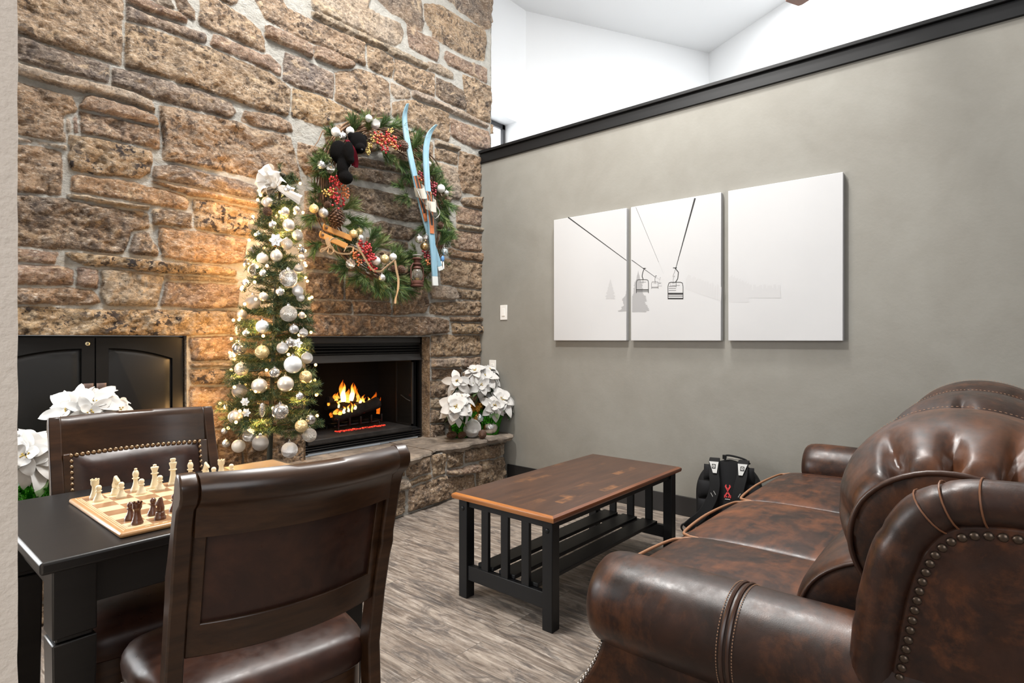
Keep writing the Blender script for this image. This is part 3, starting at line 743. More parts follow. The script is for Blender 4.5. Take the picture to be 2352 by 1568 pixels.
# ------------------------------------------------------------------ fireplace insert
M_IRON = mat('black_iron', (0.010, 0.010, 0.0105), 0.42, spec=0.5)
M_BAND = mat('charcoal_hood_metal', (0.028, 0.028, 0.029), 0.42, 0.2)
M_FIREBRICK = mat('sooty_firebrick', (0.010, 0.009, 0.009), 0.9)
def soot():
    t = NT(M_FIREBRICK); br = t.n('ShaderNodeTexBrick', Vector=t.map((1, 1, 1), (pi / 2, 0, 0)), Color1=(0.0042, 0.0038, 0.0036, 1), Color2=(0.003, 0.0028, 0.0028, 1), Mortar=(0.0015, 0.0015, 0.0015, 1), Scale=1.0, Mortar__Size=0.006, Brick__Width=0.22, Row__Height=0.1)
    t.link(br.outputs['Color'], 'Base Color')
soot()
YF = YS + 0.085; FX0, FX1 = 2.05, 3.145
fp = thing('fireplace_insert', 'black metal fireplace insert with louvers above and below the open firebox', 'fireplace', (2.6, YF, HZ))
mb = MB(); Zt, Zo = 1.222, 1.032; Zb = 0.50
mb.bx(FX0, FX1, YF, YF + 0.03, 1.165, Zt); mb.bx(FX0, FX0 + 0.07, YF, YF + 0.05, HZ, Zt); mb.bx(FX1 - 0.02, FX1, YF, YF + 0.05, HZ, Zt); mb.bx(FX0, FX1, YF + 0.03, YF + 0.05, 1.08, Zt)
build('surround_frame', mb, [M_BLACKPAINT], fp)
mb = MB(); mb.bx(FX0 + 0.05, FX1 - 0.02, YF - 0.012, YF + 0.02, 1.175, 1.218); build('top_band', mb, M_BAND, fp, bevel=0.004)
for k in range(4):
    z = 1.094 + 0.021 * k; mb = MB(); mb.prism([(YF + 0.025, z + 0.014), (YF + 0.001, z + 0.004), (YF + 0.001, z), (YF + 0.027, z + 0.010)], 'x', FX0 + 0.06, FX1 - 0.02); build('louver', mb, M_IRON, fp)
mb = MB(); mb.prism([(YF - 0.006, 1.088), (YF - 0.03, 1.040), (YF - 0.03, 1.034), (YF + 0.03, 1.034), (YF + 0.03, 1.088)], 'x', FX0 + 0.06, FX1 - 0.025); build('hood', mb, M_BAND, fp, bevel=0.002)
mb = MB(); mb.prism([(YF - 0.035, Zb + 0.004), (YF + 0.30, Zb + 0.012), (YF + 0.30, Zb - 0.03), (YF - 0.035, Zb - 0.03)], 'x', FX0 + 0.05, FX1 - 0.13)
M_ASH = make_plaster('ashy_charcoal_ledge', (0.006, 0.0055, 0.0055), (0.030, 0.028, 0.027), 60, 0.4, 0.004, 6); build('ash_ledge', mb, M_ASH, fp, bevel=0.004)
for k in range(4):
    z = HZ + 0.008 + 0.0175 * k; mb = MB(); mb.prism([(YF + 0.012, z + 0.014), (YF - 0.024, z + 0.009), (YF - 0.024, z + 0.003), (YF + 0.012, z + 0.005)], 'x', FX0 + 0.03, FX1 - 0.02); build('louver', mb, M_IRON, fp, bevel=0.001)
mb = MB(); x0, x1, y0, y1 = FX0 + 0.06, FX1 - 0.02, YF + 0.03, YF + 0.56
mb.bx(x0, x1, y1, y1 + 0.03, Zb - 0.03, Zo + 0.1); mb.bx(x0, x1, y0, y1, Zb - 0.05, Zb - 0.02); mb.bx(x0, x1, y0, y1, Zo + 0.08, Zo + 0.1); mb.bx(x0 - 0.02, x0, y0, y1, Zb - 0.05, Zo + 0.1); mb.bx(x1, x1 + 0.012, y0, y1, Zb - 0.05, Zo + 0.1)
build('firebox', mb, M_FIREBRICK, fp, label='dark sooty brick firebox')
# folded-open glass door at the right of the opening
xd = FX1 - 0.10; mb = MB()
for (a, b, c, d) in ((YF + 0.00, YF + 0.014, Zb, Zo), (YF + 0.20, YF + 0.214, Zb, Zo), (YF, YF + 0.21, Zb, Zb + 0.014), (YF, YF + 0.21, Zo - 0.014, Zo)): mb.bx(xd, xd + 0.012, a, b, c, d)
gd = build('glass_door', mb, M_BAND, fp, label='folded glass door with a thin metal frame')
M_SMOKEGLASS = mat('smoked_glass', (0.10, 0.10, 0.10), 0.08, trans=0.85, ior=1.45)
mb = MB(); mb.bx(xd + 0.004, xd + 0.008, YF + 0.012, YF + 0.202, Zb + 0.012, Zo - 0.012); build('pane', mb, M_SMOKEGLASS, gd)
mb = MB(); mb.tube([(xd - 0.004, YF + 0.02, 0.70), (xd - 0.02, YF + 0.05, 0.715), (xd - 0.02, YF + 0.12, 0.745)], 0.004); build('handle', mb, M_BAND, gd)

# grate, logs, embers and flames
YG = YF + 0.27; gx = on_y(812, 900, YG).x
gr = thing('fire_grate', 'black iron log grate inside the firebox', 'grate', (gx, YG, Zb - 0.02))
mb = MB()
for i in range(5):
    x = gx - 0.20 + 0.10 * i; mb.tube([(x, YG - 0.10, 0.60), (x, YG - 0.10, 0.545), (x, YG + 0.12, 0.545)], 0.008, 8)
for s in (-1, 1): mb.tube([(gx - 0.22, YG + 0.07 * s, 0.54), (gx + 0.22, YG + 0.07 * s, 0.54)], 0.007, 8)
build('grate_bars', mb, M_IRON, gr)
for sx in (-1, 1):
    for sy in (-1, 1): mb = MB(); mb.tube([(gx + 0.19 * sx, YG + 0.08 * sy, 0.48), (gx + 0.19 * sx, YG + 0.08 * sy, 0.54)], 0.008, 8); build('leg', mb, M_IRON, gr)
M_LOG = mat('charred_log', (0.012, 0.009, 0.008), 0.9)
def logm():
    t = NT(M_LOG); n = t.noise(14, 6, 0.7, dist=1.0)
    t.link(t.ramp(n, [(0.4, (0.006, 0.005, 0.005)), (0.7, (0.03, 0.022, 0.018))]), 'Base Color'); t.bump(n, 0.8, 0.01)
    e = t.ramp(t.noise(9, 5, 0.65, dist=0.8), [(0.66, (0, 0, 0)), (0.72, (1, 0.08, 0.02)), (0.80, (1, 0.42, 0.10))]); t.link(e, 'Emission Color'); t.b.inputs['Emission Strength'].default_value = 1.3
logm()
def log(p0, p1, r, label, seed):
    p0 = Vector(p0); p1 = Vector(p1); rg = random.Random(seed); pts = []; rr = []
    for i in range(9):
        t = i / 8; pts.append(p0.lerp(p1, t) + Vector((0, rg.uniform(-1, 1), rg.uniform(-1, 1))) * r * 0.10); rr.append(r * rg.uniform(0.88, 1.1))
    o = build('log', MB().tube(pts, rr, 9), M_LOG); tag(o, label, 'log', 'burning logs'); return o
log(on_y(765, 958, YG - 0.05), on_y(866, 925, YG - 0.05), 0.050, 'thick charred log slanting up to the right at the front of the fire', 2)
log(on_y(748, 932, YG + 0.09), on_y(838, 930, YG + 0.09), 0.036, 'glowing log lying level at the back of the fire', 3)
log(on_y(752, 917, YG + 0.02) , on_y(835, 917, YG + 0.05), 0.026, 'thin charred stick lying on top of the burning logs', 4)
M_EMBER = mat('glowing_embers', (0.05, 0.01, 0.005), 0.9)
def emb():
    t = NT(M_EMBER); e = t.ramp(t.noise(60, 4, 0.7), [(0.42, (0.02, 0.0, 0.0)), (0.55, (0.9, 0.035, 0.02)), (0.75, (1, 0.25, 0.06))]); t.link(e, 'Emission Color'); t.b.inputs['Emission Strength'].default_value = 1.5
emb()
mb = MB(); rg = random.Random(5)
for i in range(120):
    a = on_z(rg.uniform(762, 860), 965, 0.515); p = Vector((gx + rg.uniform(-0.24, 0.20), YG - 0.13 + rg.gauss(0, 0.012), 0.511)); mb.ball(p, rg.uniform(0.005, 0.012), 6, 4, sc=(1.3, 1, 0.5))
tag(build('embers', mb, M_EMBER), 'strip of glowing red embers on the ash ledge below the logs', 'embers', kind='stuff')
# flames: twisted tapering tongues, hotter at the root
M_FLAME = bpy.data.materials.new('flame'); M_FLAME.use_nodes = True
def flame_mat():
    t = M_FLAME.node_tree; t.nodes.clear(); N = t.nodes.new; L = t.links.new
    o = N('ShaderNodeOutputMaterial'); at = N('ShaderNodeAttribute'); at.attribute_name = 'burn'
    r = N('ShaderNodeValToRGB'); e = r.color_ramp.elements
    e[0].position = 0.0; e[0].color = (0.85, 0.10, 0.004, 1); e[1].position = 1.0; e[1].color = (1, 0.82, 0.42, 1)
    k = e.new(0.35); k.color = (1.0, 0.27, 0.018, 1); k = e.new(0.62); k.color = (1.0, 0.52, 0.09, 1)
    L(at.outputs['Fac'], r.inputs[0]); em = N('ShaderNodeEmission'); L(r.outputs[0], em.inputs[0])
    m1 = N('ShaderNodeMath'); m1.operation = 'MULTIPLY_ADD'; m1.inputs[1].default_value = 3.4; m1.inputs[2].default_value = 0.9; L(at.outputs['Fac'], m1.inputs[0]); L(m1.outputs[0], em.inputs[1])
    tr = N('ShaderNodeBsdfTransparent'); mx = N('ShaderNodeMixShader'); lw = N('ShaderNodeLayerWeight'); lw.inputs[0].default_value = 0.35
    m2 = N('ShaderNodeMath'); m2.operation = 'MULTIPLY_ADD'; m2.inputs[1].default_value = 0.9; m2.inputs[2].default_value = 0.25; m2.use_clamp = True; L(at.outputs['Fac'], m2.inputs[0])
    m3 = N('ShaderNodeMath'); m3.operation = 'SUBTRACT'; m3.inputs[0].default_value = 1.05; L(lw.outputs['Facing'], m3.inputs[1])
    m4 = N('ShaderNodeMath'); m4.operation = 'MULTIPLY'; m4.use_clamp = True; L(m2.outputs[0], m4.inputs[0]); L(m3.outputs[0], m4.inputs[1])
    L(m4.outputs[0], mx.inputs[0]); L(tr.outputs[0], mx.inputs[1]); L(em.outputs[0], mx.inputs[2]); L(mx.outputs[0], o.inputs[0])
flame_mat()
fire = thing('fire', 'bright orange and yellow flames leaping from the burning logs', 'fire', (gx, YG, 0.56))
rgf = random.Random(12)
def tongue(px0, py0, px1, py1, r, heat, dy=0.0, sway=0.012):
    a = on_y(px0, py0, YG + dy); b = on_y(px1, py1, YG + dy); mb = MB(); hs = []; pts = []; rr = []
    ph = rgf.random() * 6; n = 12
    for i in range(n + 1):
        t = i / n; p = a.lerp(b, t); s = sway * 1.6 * math.sin(ph + t * 6.5) * t
        pts.append(p + Vector((s, s * 0.5, 0))); rr.append(r * (0.55 + 0.9 * t) * (1 - t) ** 1.15 * (1.0 + .12 * math.sin(ph * 2 + t * 9)) + 0.0008); hs += [max(0.0, heat * (1 - t ** 2.0) + rgf.uniform(-0.05, 0.05))] * 9
    mb.tube(pts, rr, 9); o = build('flame', mb, M_FLAME, fire)
    o.data.attributes.new('burn', 'FLOAT', 'POINT').data.foreach_set('value', np.array(hs, np.float32)[:len(o.data.vertices)])
for T in ((789, 922, 789, 878, .034, 1.0, 0), (787, 920, 785, 872, .042, .55, .05), (806, 920, 812, 878, .030, .95, 0), (806, 922, 815, 880, .044, .5, .06), (796, 924, 799, 892, .05, .6, .03),
          (772, 920, 768, 903, .026, .6, 0), (779, 924, 774, 900, .03, .65, .02), (820, 922, 822, 892, .026, .5, .03), (826, 930, 829, 908, .018, .9, -.06), (836, 932, 838, 912, .015, .8, -.06), (845, 927, 848, 910, .016, .8, -.05),
          (858, 930, 862, 900, .045, .22, .12), (868, 950, 872, 912, .03, .18, .12), (790, 948, 790, 932, .018, 1.0, -.10), (800, 945, 802, 928, .014, .9, -.10), (815, 940, 817, 925, .016, .95, -.10), (808, 946, 808, 920, .012, .6, -.09),
          (770, 950, 774, 938, .03, .5, -.08), (780, 952, 783, 940, .03, .6, -.09), (764, 958, 760, 946, .03, .3, -.03), (755, 930, 752, 918, .018, .4, .05), (778, 936, 776, 918, .012, .8, -.05), (832, 924, 836, 906, .02, .6, .0)):
    tongue(*T)
fl = bpy.data.lights.new('fire_glow', 'POINT'); fl.energy = 1.0; fl.color = (1, 0.42, 0.12); fl.shadow_soft_size = 0.08
fo = bpy.data.objects.new('fire_glow', fl); COL.objects.link(fo); fo.parent = fire; fo.location = (0, 0.0, 0.16)

# ------------------------------------------------------------------ three canvases
M_CANVAS = mat('white_canvas_print', (0.46, 0.463, 0.466), 0.65)
def canv():
    t = NT(M_CANVAS); n = t.noise(1.3, 4, 0.5); t.link(t.ramp(n, [(0.35, (0.475, 0.478, 0.483)), (0.65, (0.505, 0.508, 0.512))]), 'Base Color'); t.bump(t.noise(420, 2, 0.5), 0.08, 0.001)
canv()
INK = [mat('ink_%s' % k, (v, v, v * 1.01), 0.65) for k, v in (('black', 0.014), ('grey', 0.14), ('pale_grey', 0.31), ('misty_grey', 0.415), ('faint_grey', 0.462))]
XF = XG - 0.036
def canvas_pt(px, py): p = on_x(px, py, XF); return p.y, p.z
def seg(mb, p, q, w0, w1, mi):
    (a, b), (c, d) = canvas_pt(*p), canvas_pt(*q); L = math.hypot(c - a, d - b); ny, nz = -(d - b) / L, (c - a) / L; X = XF - 0.0006
    mb.add([(X, a + ny * w0, b + nz * w0), (X, a - ny * w0, b - nz * w0), (X, c - ny * w1, d - nz * w1), (X, c + ny * w1, d + nz * w1)], [(0, 1, 2, 3)], mi, False)
def poly(mb, pts, mi, lift=0.0004):
    vs = [(XF - lift, *canvas_pt(*p)) for p in pts]; mb.add(vs, [tuple(range(len(vs)))], mi, False)
def pine(mb, cx, top, bot, w, mi, seed, clip=None, lift=0.0003):
    rg = random.Random(seed); n = 26
    for i in range(n):
        t = (i + 0.6) / n; y = top + (bot - top) * t; hw = w * (t ** 0.8) * rg.uniform(0.7, 1.05)
        for s in (-1, 1):
            x1 = cx + s * hw
            if clip: x1 = min(max(x1, clip[0]), clip[1])
            y1 = y + (bot - top) * 0.035; c0 = cx
            if clip and not (clip[0] <= cx <= clip[1]): c0 = min(max(cx, clip[0]), clip[1])
            if abs(x1 - c0) > 1: poly(mb, [(c0, y - (bot - top) * 0.045), (x1, y1), (x1 - s * 2, y1 + 2.2), (c0, y + (bot - top) * 0.05)], mi, lift + 0.00001 * i)
def chair_lift(mb, x, y, w, h, hang, mi, seat):
    """little lift chair: hanger hook, rounded bail, slatted seat"""
    b = 0.0022 if mi == 0 else 0.0014
    P = [(x + w * .18, hang), (x + w * .05, hang + (y - hang) * .35), (x + w * .0, hang + (y - hang) * .7), (x + w * .08, y)] if seat == 1 else [(x - w * .02, hang), (x + w * .20, hang + (y - hang) * .3), (x + w * .16, hang + (y - hang) * .75), (x + w * .02, y)]
    for p, q in zip(P, P[1:]): seg(mb, p, q, b * 1.3, b * 1.3, mi)
    seg(mb, (P[0][0] - w * .12, hang), (P[0][0] + w * .12, hang), b * 1.2, b * 1.2, mi)
    O = [(x - w * .46, y + h), (x - w * .47, y + h * .25), (x - w * .40, y + h * .04), (x - w * .28, y), (x + w * .34, y), (x + w * .46, y + h * .05), (x + w * .5, y + h * .25), (x + w * .5, y + h)]
    for p, q in zip(O, O[1:]): seg(mb, p, q, b, b, mi)
    for k in ((.72, .80), (.86, .90)) if seat == 1 else ((.62, .73), (.80, .83), (.92, 1.0)): poly(mb, [(x - w * .46, y + h * k[0]), (x + w * .5, y + h * k[0]), (x + w * .5, y + h * k[1]), (x - w * .46, y + h * k[1])], mi, 0.0007)
    if seat == 2:
        for k in (.24, .36, .48): seg(mb, (x - w * .42, y + h * k), (x + w * .05, y + h * k), b * .8, b * .8, 1)
    seg(mb, (x + w * .06, y), (x + w * .06, y + h * .3), b * .6, b * .6, 1); seg(mb, (x - w * .2, y + h * .18), (x + w * .3, y + h * .18), b * .6, b * .6, 1)
def canvas(name, y1, y0, label, art):
    root = thing('canvas_print', label, 'picture', (XF, (y0 + y1) / 2, 1.195), 0, 'set of three winter canvas prints')
    z1 = 2.156; mb = MB(); mb.bx(XF, XG - 0.001, y0, y1, 1.193, z1); cv = build('canvas', mb, M_CANVAS, root, bevel=0.003)
    if art:
        mb = MB(); art(mb); build('printed_scene', mb, INK, root, recalc=False)
def art1(mb):
    seg(mb, (1305, 499), (1439, 598), 0.0042, 0.0022, 0); pine(mb, 1402, 640, 684, 13, 3, 1)
    pine(mb, 1452, 640, 712, 33, 2, 2, clip=(1416, 1438.5))
def art2(mb):
    pine(mb, 1466, 622, 713, 27, 2, 4, clip=(1451, 1494)); seg(mb, (1451, 597), (1505, 636), 0.0022, 0.0012, 0); seg(mb, (1505, 636), (1516, 642), 0.001, 0.0006, 2)
    seg(mb, (1460.5, 476), (1513, 602), 0.0014, 0.0009, 1); seg(mb, (1513, 602), (1524, 628), 0.0009, 0.0006, 3)
    seg(mb, (1596.5, 455), (1552, 617), 0.0060, 0.0020, 0); seg(mb, (1552, 617), (1545, 636), 0.0015, 0.0008, 1)
    for k in range(14):
        u = k / 13; poly(mb, [(1575 + 78 * u, 640 + 25 * u - 12 * abs(math.sin(k * 1.7))), (1581 + 76 * u, 630 + 28 * u), (1586 + 70 * u, 668 + 24 * u), (1574 + 78 * u, 664 + 26 * u)], 4, 0.0002 + 0.00002 * k)
    chair_lift(mb, 1475, 642, 29, 31, 616, 0, 1); chair_lift(mb, 1504, 647, 16, 16, 633, 1, 1); chair_lift(mb, 1515, 649, 10, 9, 637, 3, 1); chair_lift(mb, 1546, 648, 14, 10, 634, 2, 1); chair_lift(mb, 1551, 648, 36, 39, 615, 0, 2)
def art3(mb):
    for k in range(16):
        u = k / 15; h = 22 * abs(math.sin(k * 1.3 + .5)); poly(mb, [(1674 + 40 * u, 640 + 20 * u - h * .3), (1680 + 40 * u, 636 + 18 * u - h * .3), (1680 + 40 * u, 694), (1674 + 40 * u, 694)], 4, 0.0002 + 0.00002 * k)
        poly(mb, [(1716 + 70 * u, 668 - h * .7), (1722 + 70 * u, 664 - h * .5), (1724 + 70 * u, 684), (1716 + 70 * u, 684)], 4, 0.00056 + 0.00002 * k)
canvas('a', 2.727, 2.074, 'left canvas print of the three, one dark lift cable crossing white', art1)
canvas('b', 2.039, 1.386, 'middle canvas print, chairlift chairs hanging in white mist', art2)
canvas('c', 1.341, 0.689, 'right canvas print, almost blank white with faint misty trees', art3)

# ------------------------------------------------------------------ switch and outlet
def plate(name, label, cat, px, py, w, h, child):
    p = on_x(px, py, XG); root = thing(name, label, cat, (XG, p.y, p.z)); mb = MB(); mb.bx(XG - 0.006, XG, p.y - w / 2, p.y + w / 2, p.z - h / 2, p.z + h / 2); build('cover_plate', mb, M_WHITEPL, root, bevel=0.002)
    mb = MB()
    if child == 'rocker': mb.prism([(XG - 0.006, p.z - 0.033), (XG - 0.010, p.z - 0.030), (XG - 0.007, p.z + 0.033), (XG - 0.005, p.z + 0.033)], 'y', p.y - 0.016, p.y + 0.016)
    else:
        for s in (-1, 1): mb.bx(XG - 0.008, XG - 0.005, p.y - 0.016, p.y + 0.016, p.z + s * 0.02 - 0.013, p.z + s * 0.02 + 0.013)
    build(child, mb, M_WHITEPL, root, bevel=0.001)
plate('light_switch', 'white wall switch on the grey wall left of the canvases', 'switch', 1157.5, 717.5, 0.078, 0.128, 'rocker')
plate('wall_outlet', 'white wall outlet partly behind the poinsettias in the corner', 'outlet', 1132, 843, 0.078, 0.125, 'socket')

# ------------------------------------------------------------------ ceiling fan (only one blade tip dips into the photograph)
ZF = 3.40; tip = on_z(1836, 15, ZF); el = on_z(1824, 0, ZF); er = on_z(1861, 0, ZF)
ea = (Vector((el.x, el.y, 0)) - Vector((tip.x, tip.y, 0))).normalized(); eb = (Vector((er.x, er.y, 0)) - Vector((tip.x, tip.y, 0))).normalized()
hub = Vector((tip.x, tip.y, ZF)) + eb * 0.72 + (ea - eb * ea.dot(eb)).normalized() * 0.07
fan = thing('ceiling_fan', 'brown wooden ceiling fan blade tip at the top edge above the grey wall', 'ceiling fan', (hub.x, hub.y, ZC))
M_FAN = make_wood('reddish_brown_fan_blade', (0.22, 0.085, 0.040), (0.34, 0.14, 0.070), 0.4, 0.2, axis=0)
mb = MB(); mb.tube([(hub.x, hub.y, ZF + 0.1), (hub.x, hub.y, ZC)], 0.014, 12); build('downrod', mb, M_FRAME, fan)
mb = MB(); mb.lathe([(0.0001, ZF - 0.06), (0.06, ZF - 0.055), (0.10, ZF), (0.105, ZF + 0.07), (0.05, ZF + 0.12), (0.0001, ZF + 0.125)], 24, xf=Matrix.Translation((hub.x, hub.y, 0))); build('motor_housing', mb, M_FRAME, fan)
ang0 = math.atan2(-eb.y, -eb.x)
for k in range(5):
    a = ang0 + k * 2 * pi / 5; X = Matrix.Translation(hub) @ Matrix.Rotation(a, 4, 'Z'); mb = MB(); mb.prism([(0.12, -0.05), (0.70, -0.07), (0.72, -0.06), (0.72, 0.06), (0.70, 0.07), (0.12, 0.05)], 'z', 0, 0.008, xf=X); build('blade', mb, M_FAN, fan, bevel=0.002)
# ------------------------------------------------------------------ game table
ZT = 0.762; TX0, TX1, TY0, TY1 = 0.258, 1.050, 1.430, 2.045
tb = thing('game_table', 'black lacquered game table with a chess board on it', 'table', ((TX0 + TX1) / 2, (TY0 + TY1) / 2, 0))
mb = MB(); mb.bx(TX0, TX1, TY0, TY1, ZT - 0.026, ZT); top = build('tabletop', mb, M_BLACKWOOD, tb, bevel=0.006, seg=3)
mb = MB(); mb.bx(0.86, TX1 - 0.016, TY0 + 0.03, TY1 - 0.016, ZT - 0.004, ZT + 0.0008); build('wood_inlay', mb, M_INLAY, top, label='honey coloured wooden panel at the right end')
mb = MB(); i = 0.055
for (a, b, c, d) in ((TX0 + i, TX1 - i, TY0 + i, TY0 + i + 0.02), (TX0 + i, TX1 - i, TY1 - i - 0.02, TY1 - i), (TX0 + i, TX0 + i + 0.02, TY0 + i, TY1 - i), (TX1 - i - 0.02, TX1 - i, TY0 + i, TY1 - i)): mb.bx(a, b, c, d, ZT - 0.125, ZT - 0.026)
build('apron', mb, M_BLACKWOOD, tb, bevel=0.002)
for sx in (0, 1):
    for sy in (0, 1):
        cx = TX0 + 0.062 if sx == 0 else TX1 - 0.062; cy = TY0 + 0.062 if sy == 0 else TY1 - 0.062; mb = MB(); h = 0.038
        mb.box((cx, cy, ZT - 0.098), (2 * h, 2 * h, 0.144)); mb.box((cx, cy, ZT - 0.174), (2 * h - 0.012, 2 * h - 0.012, 0.012))
        r = [[(cx - q, cy - q, z), (cx + q, cy - q, z), (cx + q, cy + q, z), (cx - q, cy + q, z)] for q, z in ((h, ZT - 0.18), (h - 0.004, ZT - 0.45), (0.028, 0.0))]
        mb.loft(r, 0, False); build('leg', mb, M_BLACKWOOD, tb, bevel=0.003)
# ------------------------------------------------------------------ chess board
BX0, BX1, BY0, BY1 = 0.404, 0.834, 1.474, 1.905; ZB = ZT + 0.012; SQ = 0.0478
bx0 = (BX0 + BX1) / 2 - 4 * SQ; by0 = (BY0 + BY1) / 2 - 4 * SQ
M_MAPLE = make_wood('pale_maple_squares', (0.62, 0.47, 0.27), (0.74, 0.59, 0.37), 0.35, 0.2, axis=0)
M_WALNUT = make_wood('walnut_squares', (0.24, 0.115, 0.05), (0.36, 0.19, 0.09), 0.35, 0.2, axis=0)
M_BORDER = make_wood('board_border_wood', (0.38, 0.20, 0.08), (0.50, 0.28, 0.12), 0.35, 0.2, axis=0)
cb = thing('chess_board', 'wooden chess board with pale and brown squares on the black table', 'chess board', ((BX0 + BX1) / 2, (BY0 + BY1) / 2, ZT))
mb = MB(); mb.bx(BX0, BX1, BY0, BY1, ZT, ZB); bd = build('board', mb, M_BORDER, cb, bevel=0.006, seg=3)
mb = MB()
for r in range(8):
    for c_ in range(8): mb.bx(bx0 + c_ * SQ, bx0 + (c_ + 1) * SQ, by0 + r * SQ, by0 + (r + 1) * SQ, ZB - 0.002, ZB + 0.0006, (r + c_ + 1) % 2)
build('squares', mb, [M_WALNUT, M_MAPLE], cb)
mb = MB()
for (a, b, c, d) in ((bx0 - .0035, bx0 - .0015, by0, by0 + 8 * SQ), (bx0 - .0075, bx0 - .006, by0, by0 + 8 * SQ), (bx0 - .0125, bx0 - .011, by0 - .01, by0 + 8 * SQ + .01), (bx0, bx0 + 8 * SQ, by0 - .0035, by0 - .002), (bx0, bx0 + 8 * SQ, by0 + 8 * SQ + .002, by0 + 8 * SQ + .0035)): mb.bx(a, b, c, d, ZB - 0.001, ZB + 0.0006)
for k in range(5):
    for yy in (by0 - 0.010,): x = bx0 + 0.03 + k * 0.018; mb.bx(x, x + 0.010, yy - 0.002, yy + 0.003, ZB - .001, ZB + .0006)
build('inlay_lines', mb, M_MAPLE, cb)
M_PALEP = mat('pale_boxwood_piece', (0.78, 0.68, 0.47), 0.42, coat=0.15); M_DARKP = make_wood('dark_stained_piece', (0.075, 0.026, 0.012), (0.15, 0.055, 0.025), 0.3, 0.4, axis=2, stretch=6)
BASE = [(0.0001, 0), (0.0135, 0), (0.0142, 0.003), (0.0135, 0.007), (0.0118, 0.009), (0.0118, 0.011)]
PROF = {'pawn': BASE + [(0.0085, 0.016), (0.0060, 0.024), (0.0058, 0.027), (0.0085, 0.029), (0.0085, 0.031), (0.0055, 0.0325), (0.0070, 0.036), (0.0078, 0.040), (0.0070, 0.044), (0.0040, 0.0472), (0.0001, 0.048)],
        'rook': BASE + [(0.0100, 0.016), (0.0078, 0.026), (0.0074, 0.036), (0.0100, 0.041), (0.0108, 0.043), (0.0108, 0.055), (0.0075, 0.055), (0.0075, 0.051), (0.0001, 0.051)],
        'bishop': BASE + [(0.0090, 0.017), (0.0064, 0.030), (0.0060, 0.037), (0.0100, 0.040), (0.0100, 0.042), (0.0062, 0.044), (0.0082, 0.049), (0.0090, 0.055), (0.0076, 0.061), (0.0048, 0.066), (0.0030, 0.067), (0.0044, 0.069), (0.0040, 0.072), (0.0001, 0.0735)],
        'queen': BASE + [(0.0098, 0.018), (0.0072, 0.032), (0.0068, 0.043), (0.0112, 0.046), (0.0112, 0.048), (0.0072, 0.050), (0.0082, 0.056), (0.0116, 0.066), (0.0108, 0.068), (0.0060, 0.0695), (0.0048, 0.072), (0.0054, 0.075), (0.0001, 0.0775)],
        'king': BASE + [(0.0102, 0.018), (0.0078, 0.034), (0.0074, 0.046), (0.0116, 0.049), (0.0116, 0.051), (0.0078, 0.053), (0.0086, 0.060), (0.0114, 0.071), (0.0108, 0.074), (0.0065, 0.0755), (0.0072, 0.079), (0.0088, 0.083), (0.0074, 0.087), (0.0001, 0.0885)]}
def piece_mesh(kind):
    mb = MB()
    if kind == 'knight':
        mb.lathe(BASE + [(0.0108, 0.014), (0.0108, 0.019), (0.0090, 0.021), (0.0001, 0.022)], 20)
        prof = [(-.0095, .020), (.0090, .020), (.0098, .030), (.0062, .040), (.0040, .047), (.0028, .055), (.0010, .059), (-.0030, .054), (-.0100, .046), (-.0125, .040), (-.0105, .0365), (-.0050, .0385), (-.0042, .034), (-.0082, .027)]
        R = []
        for x, sc in ((-.0068, .78), (-.0048, .96), (0, 1), (.0048, .96), (.0068, .78)): R.append([(x, -.001 + (y + .001) * sc, .036 + (z - .036) * sc) for y, z in prof])
        mb.loft(R)
    else:
        mb.lathe(PROF[kind], 22)
        if kind == 'rook':
            for k in range(6): a = k * pi / 3; mb.box((0.0092 * math.cos(a), 0.0092 * math.sin(a), 0.0565), (0.0042, 0.0055, 0.004), xf=None)
    return mb
PM = {}
def piece(kind, side, file, rank, label, rz=0.0, dx=0, dy=0):
    key = (kind, side)
    x = bx0 + (file + 0.5) * SQ + dx; y = by0 + (rank + 0.5) * SQ + dy
    if key not in PM:
        o = build('%s' % kind if False else 'chess_' + kind, piece_mesh(kind), M_PALEP if side else M_DARKP); PM[key] = o
    else: o = copy_obj(PM[key])
    o.location = (x, y, ZB + 0.0006); o.rotation_euler = (0, 0, rz); o.scale = (0.90, 0.90, 0.88)
    tag(o, label, 'chess piece', 'pale chess pieces' if side else 'dark chess pieces'); return o
fn = ['leftmost', 'second', 'third', 'fourth', 'fifth']
piece('rook', 1, 0, 7, 'pale chess rook at the far left corner of the board')
piece('knight', 1, 1, 7, 'pale chess knight between the left rook and the bishop', 0.5)
piece('bishop', 1, 2, 7, 'pale chess bishop left of the queen')
piece('queen', 1, 3, 7, 'pale chess queen, second tallest piece, left of the king')
piece('king', 1, 4, 7, 'pale chess king, tallest piece on the board')
piece('bishop', 1, 5, 7, 'pale chess bishop right of the king, half behind the chair corner')
piece('knight', 1, 6, 7, 'pale chess knight at the right, seen over the chair rail', 0.6, dx=-.004)
piece('rook', 1, 7, 7, 'pale chess rook at the far right corner, over the chair rail', dx=-.006)
piece('pawn', 1, 0, 6, 'pale chess pawn just in front of the left rook', dx=-.002, dy=.006)
piece('pawn', 1, 1, 6, 'pale chess pawn in front of the left knight')
piece('pawn', 1, 2, 6, 'pale chess pawn in front of the left bishop')
piece('pawn', 1, 3, 6, 'pale chess pawn in front of the queen', dy=.006)
piece('pawn', 1, 6, 6, 'low pale chess pawn by the right knight, only its head showing')
piece('pawn', 1, 7, 6, 'pale chess pawn nearest the right end, over the chair rail', dx=.006, dy=.004)
piece('rook', 0, 0, 0, 'dark brown chess rook at the near left corner of the board')
piece('pawn', 0, 0, 1, 'dark brown chess pawn behind the dark rook, leftmost dark piece')
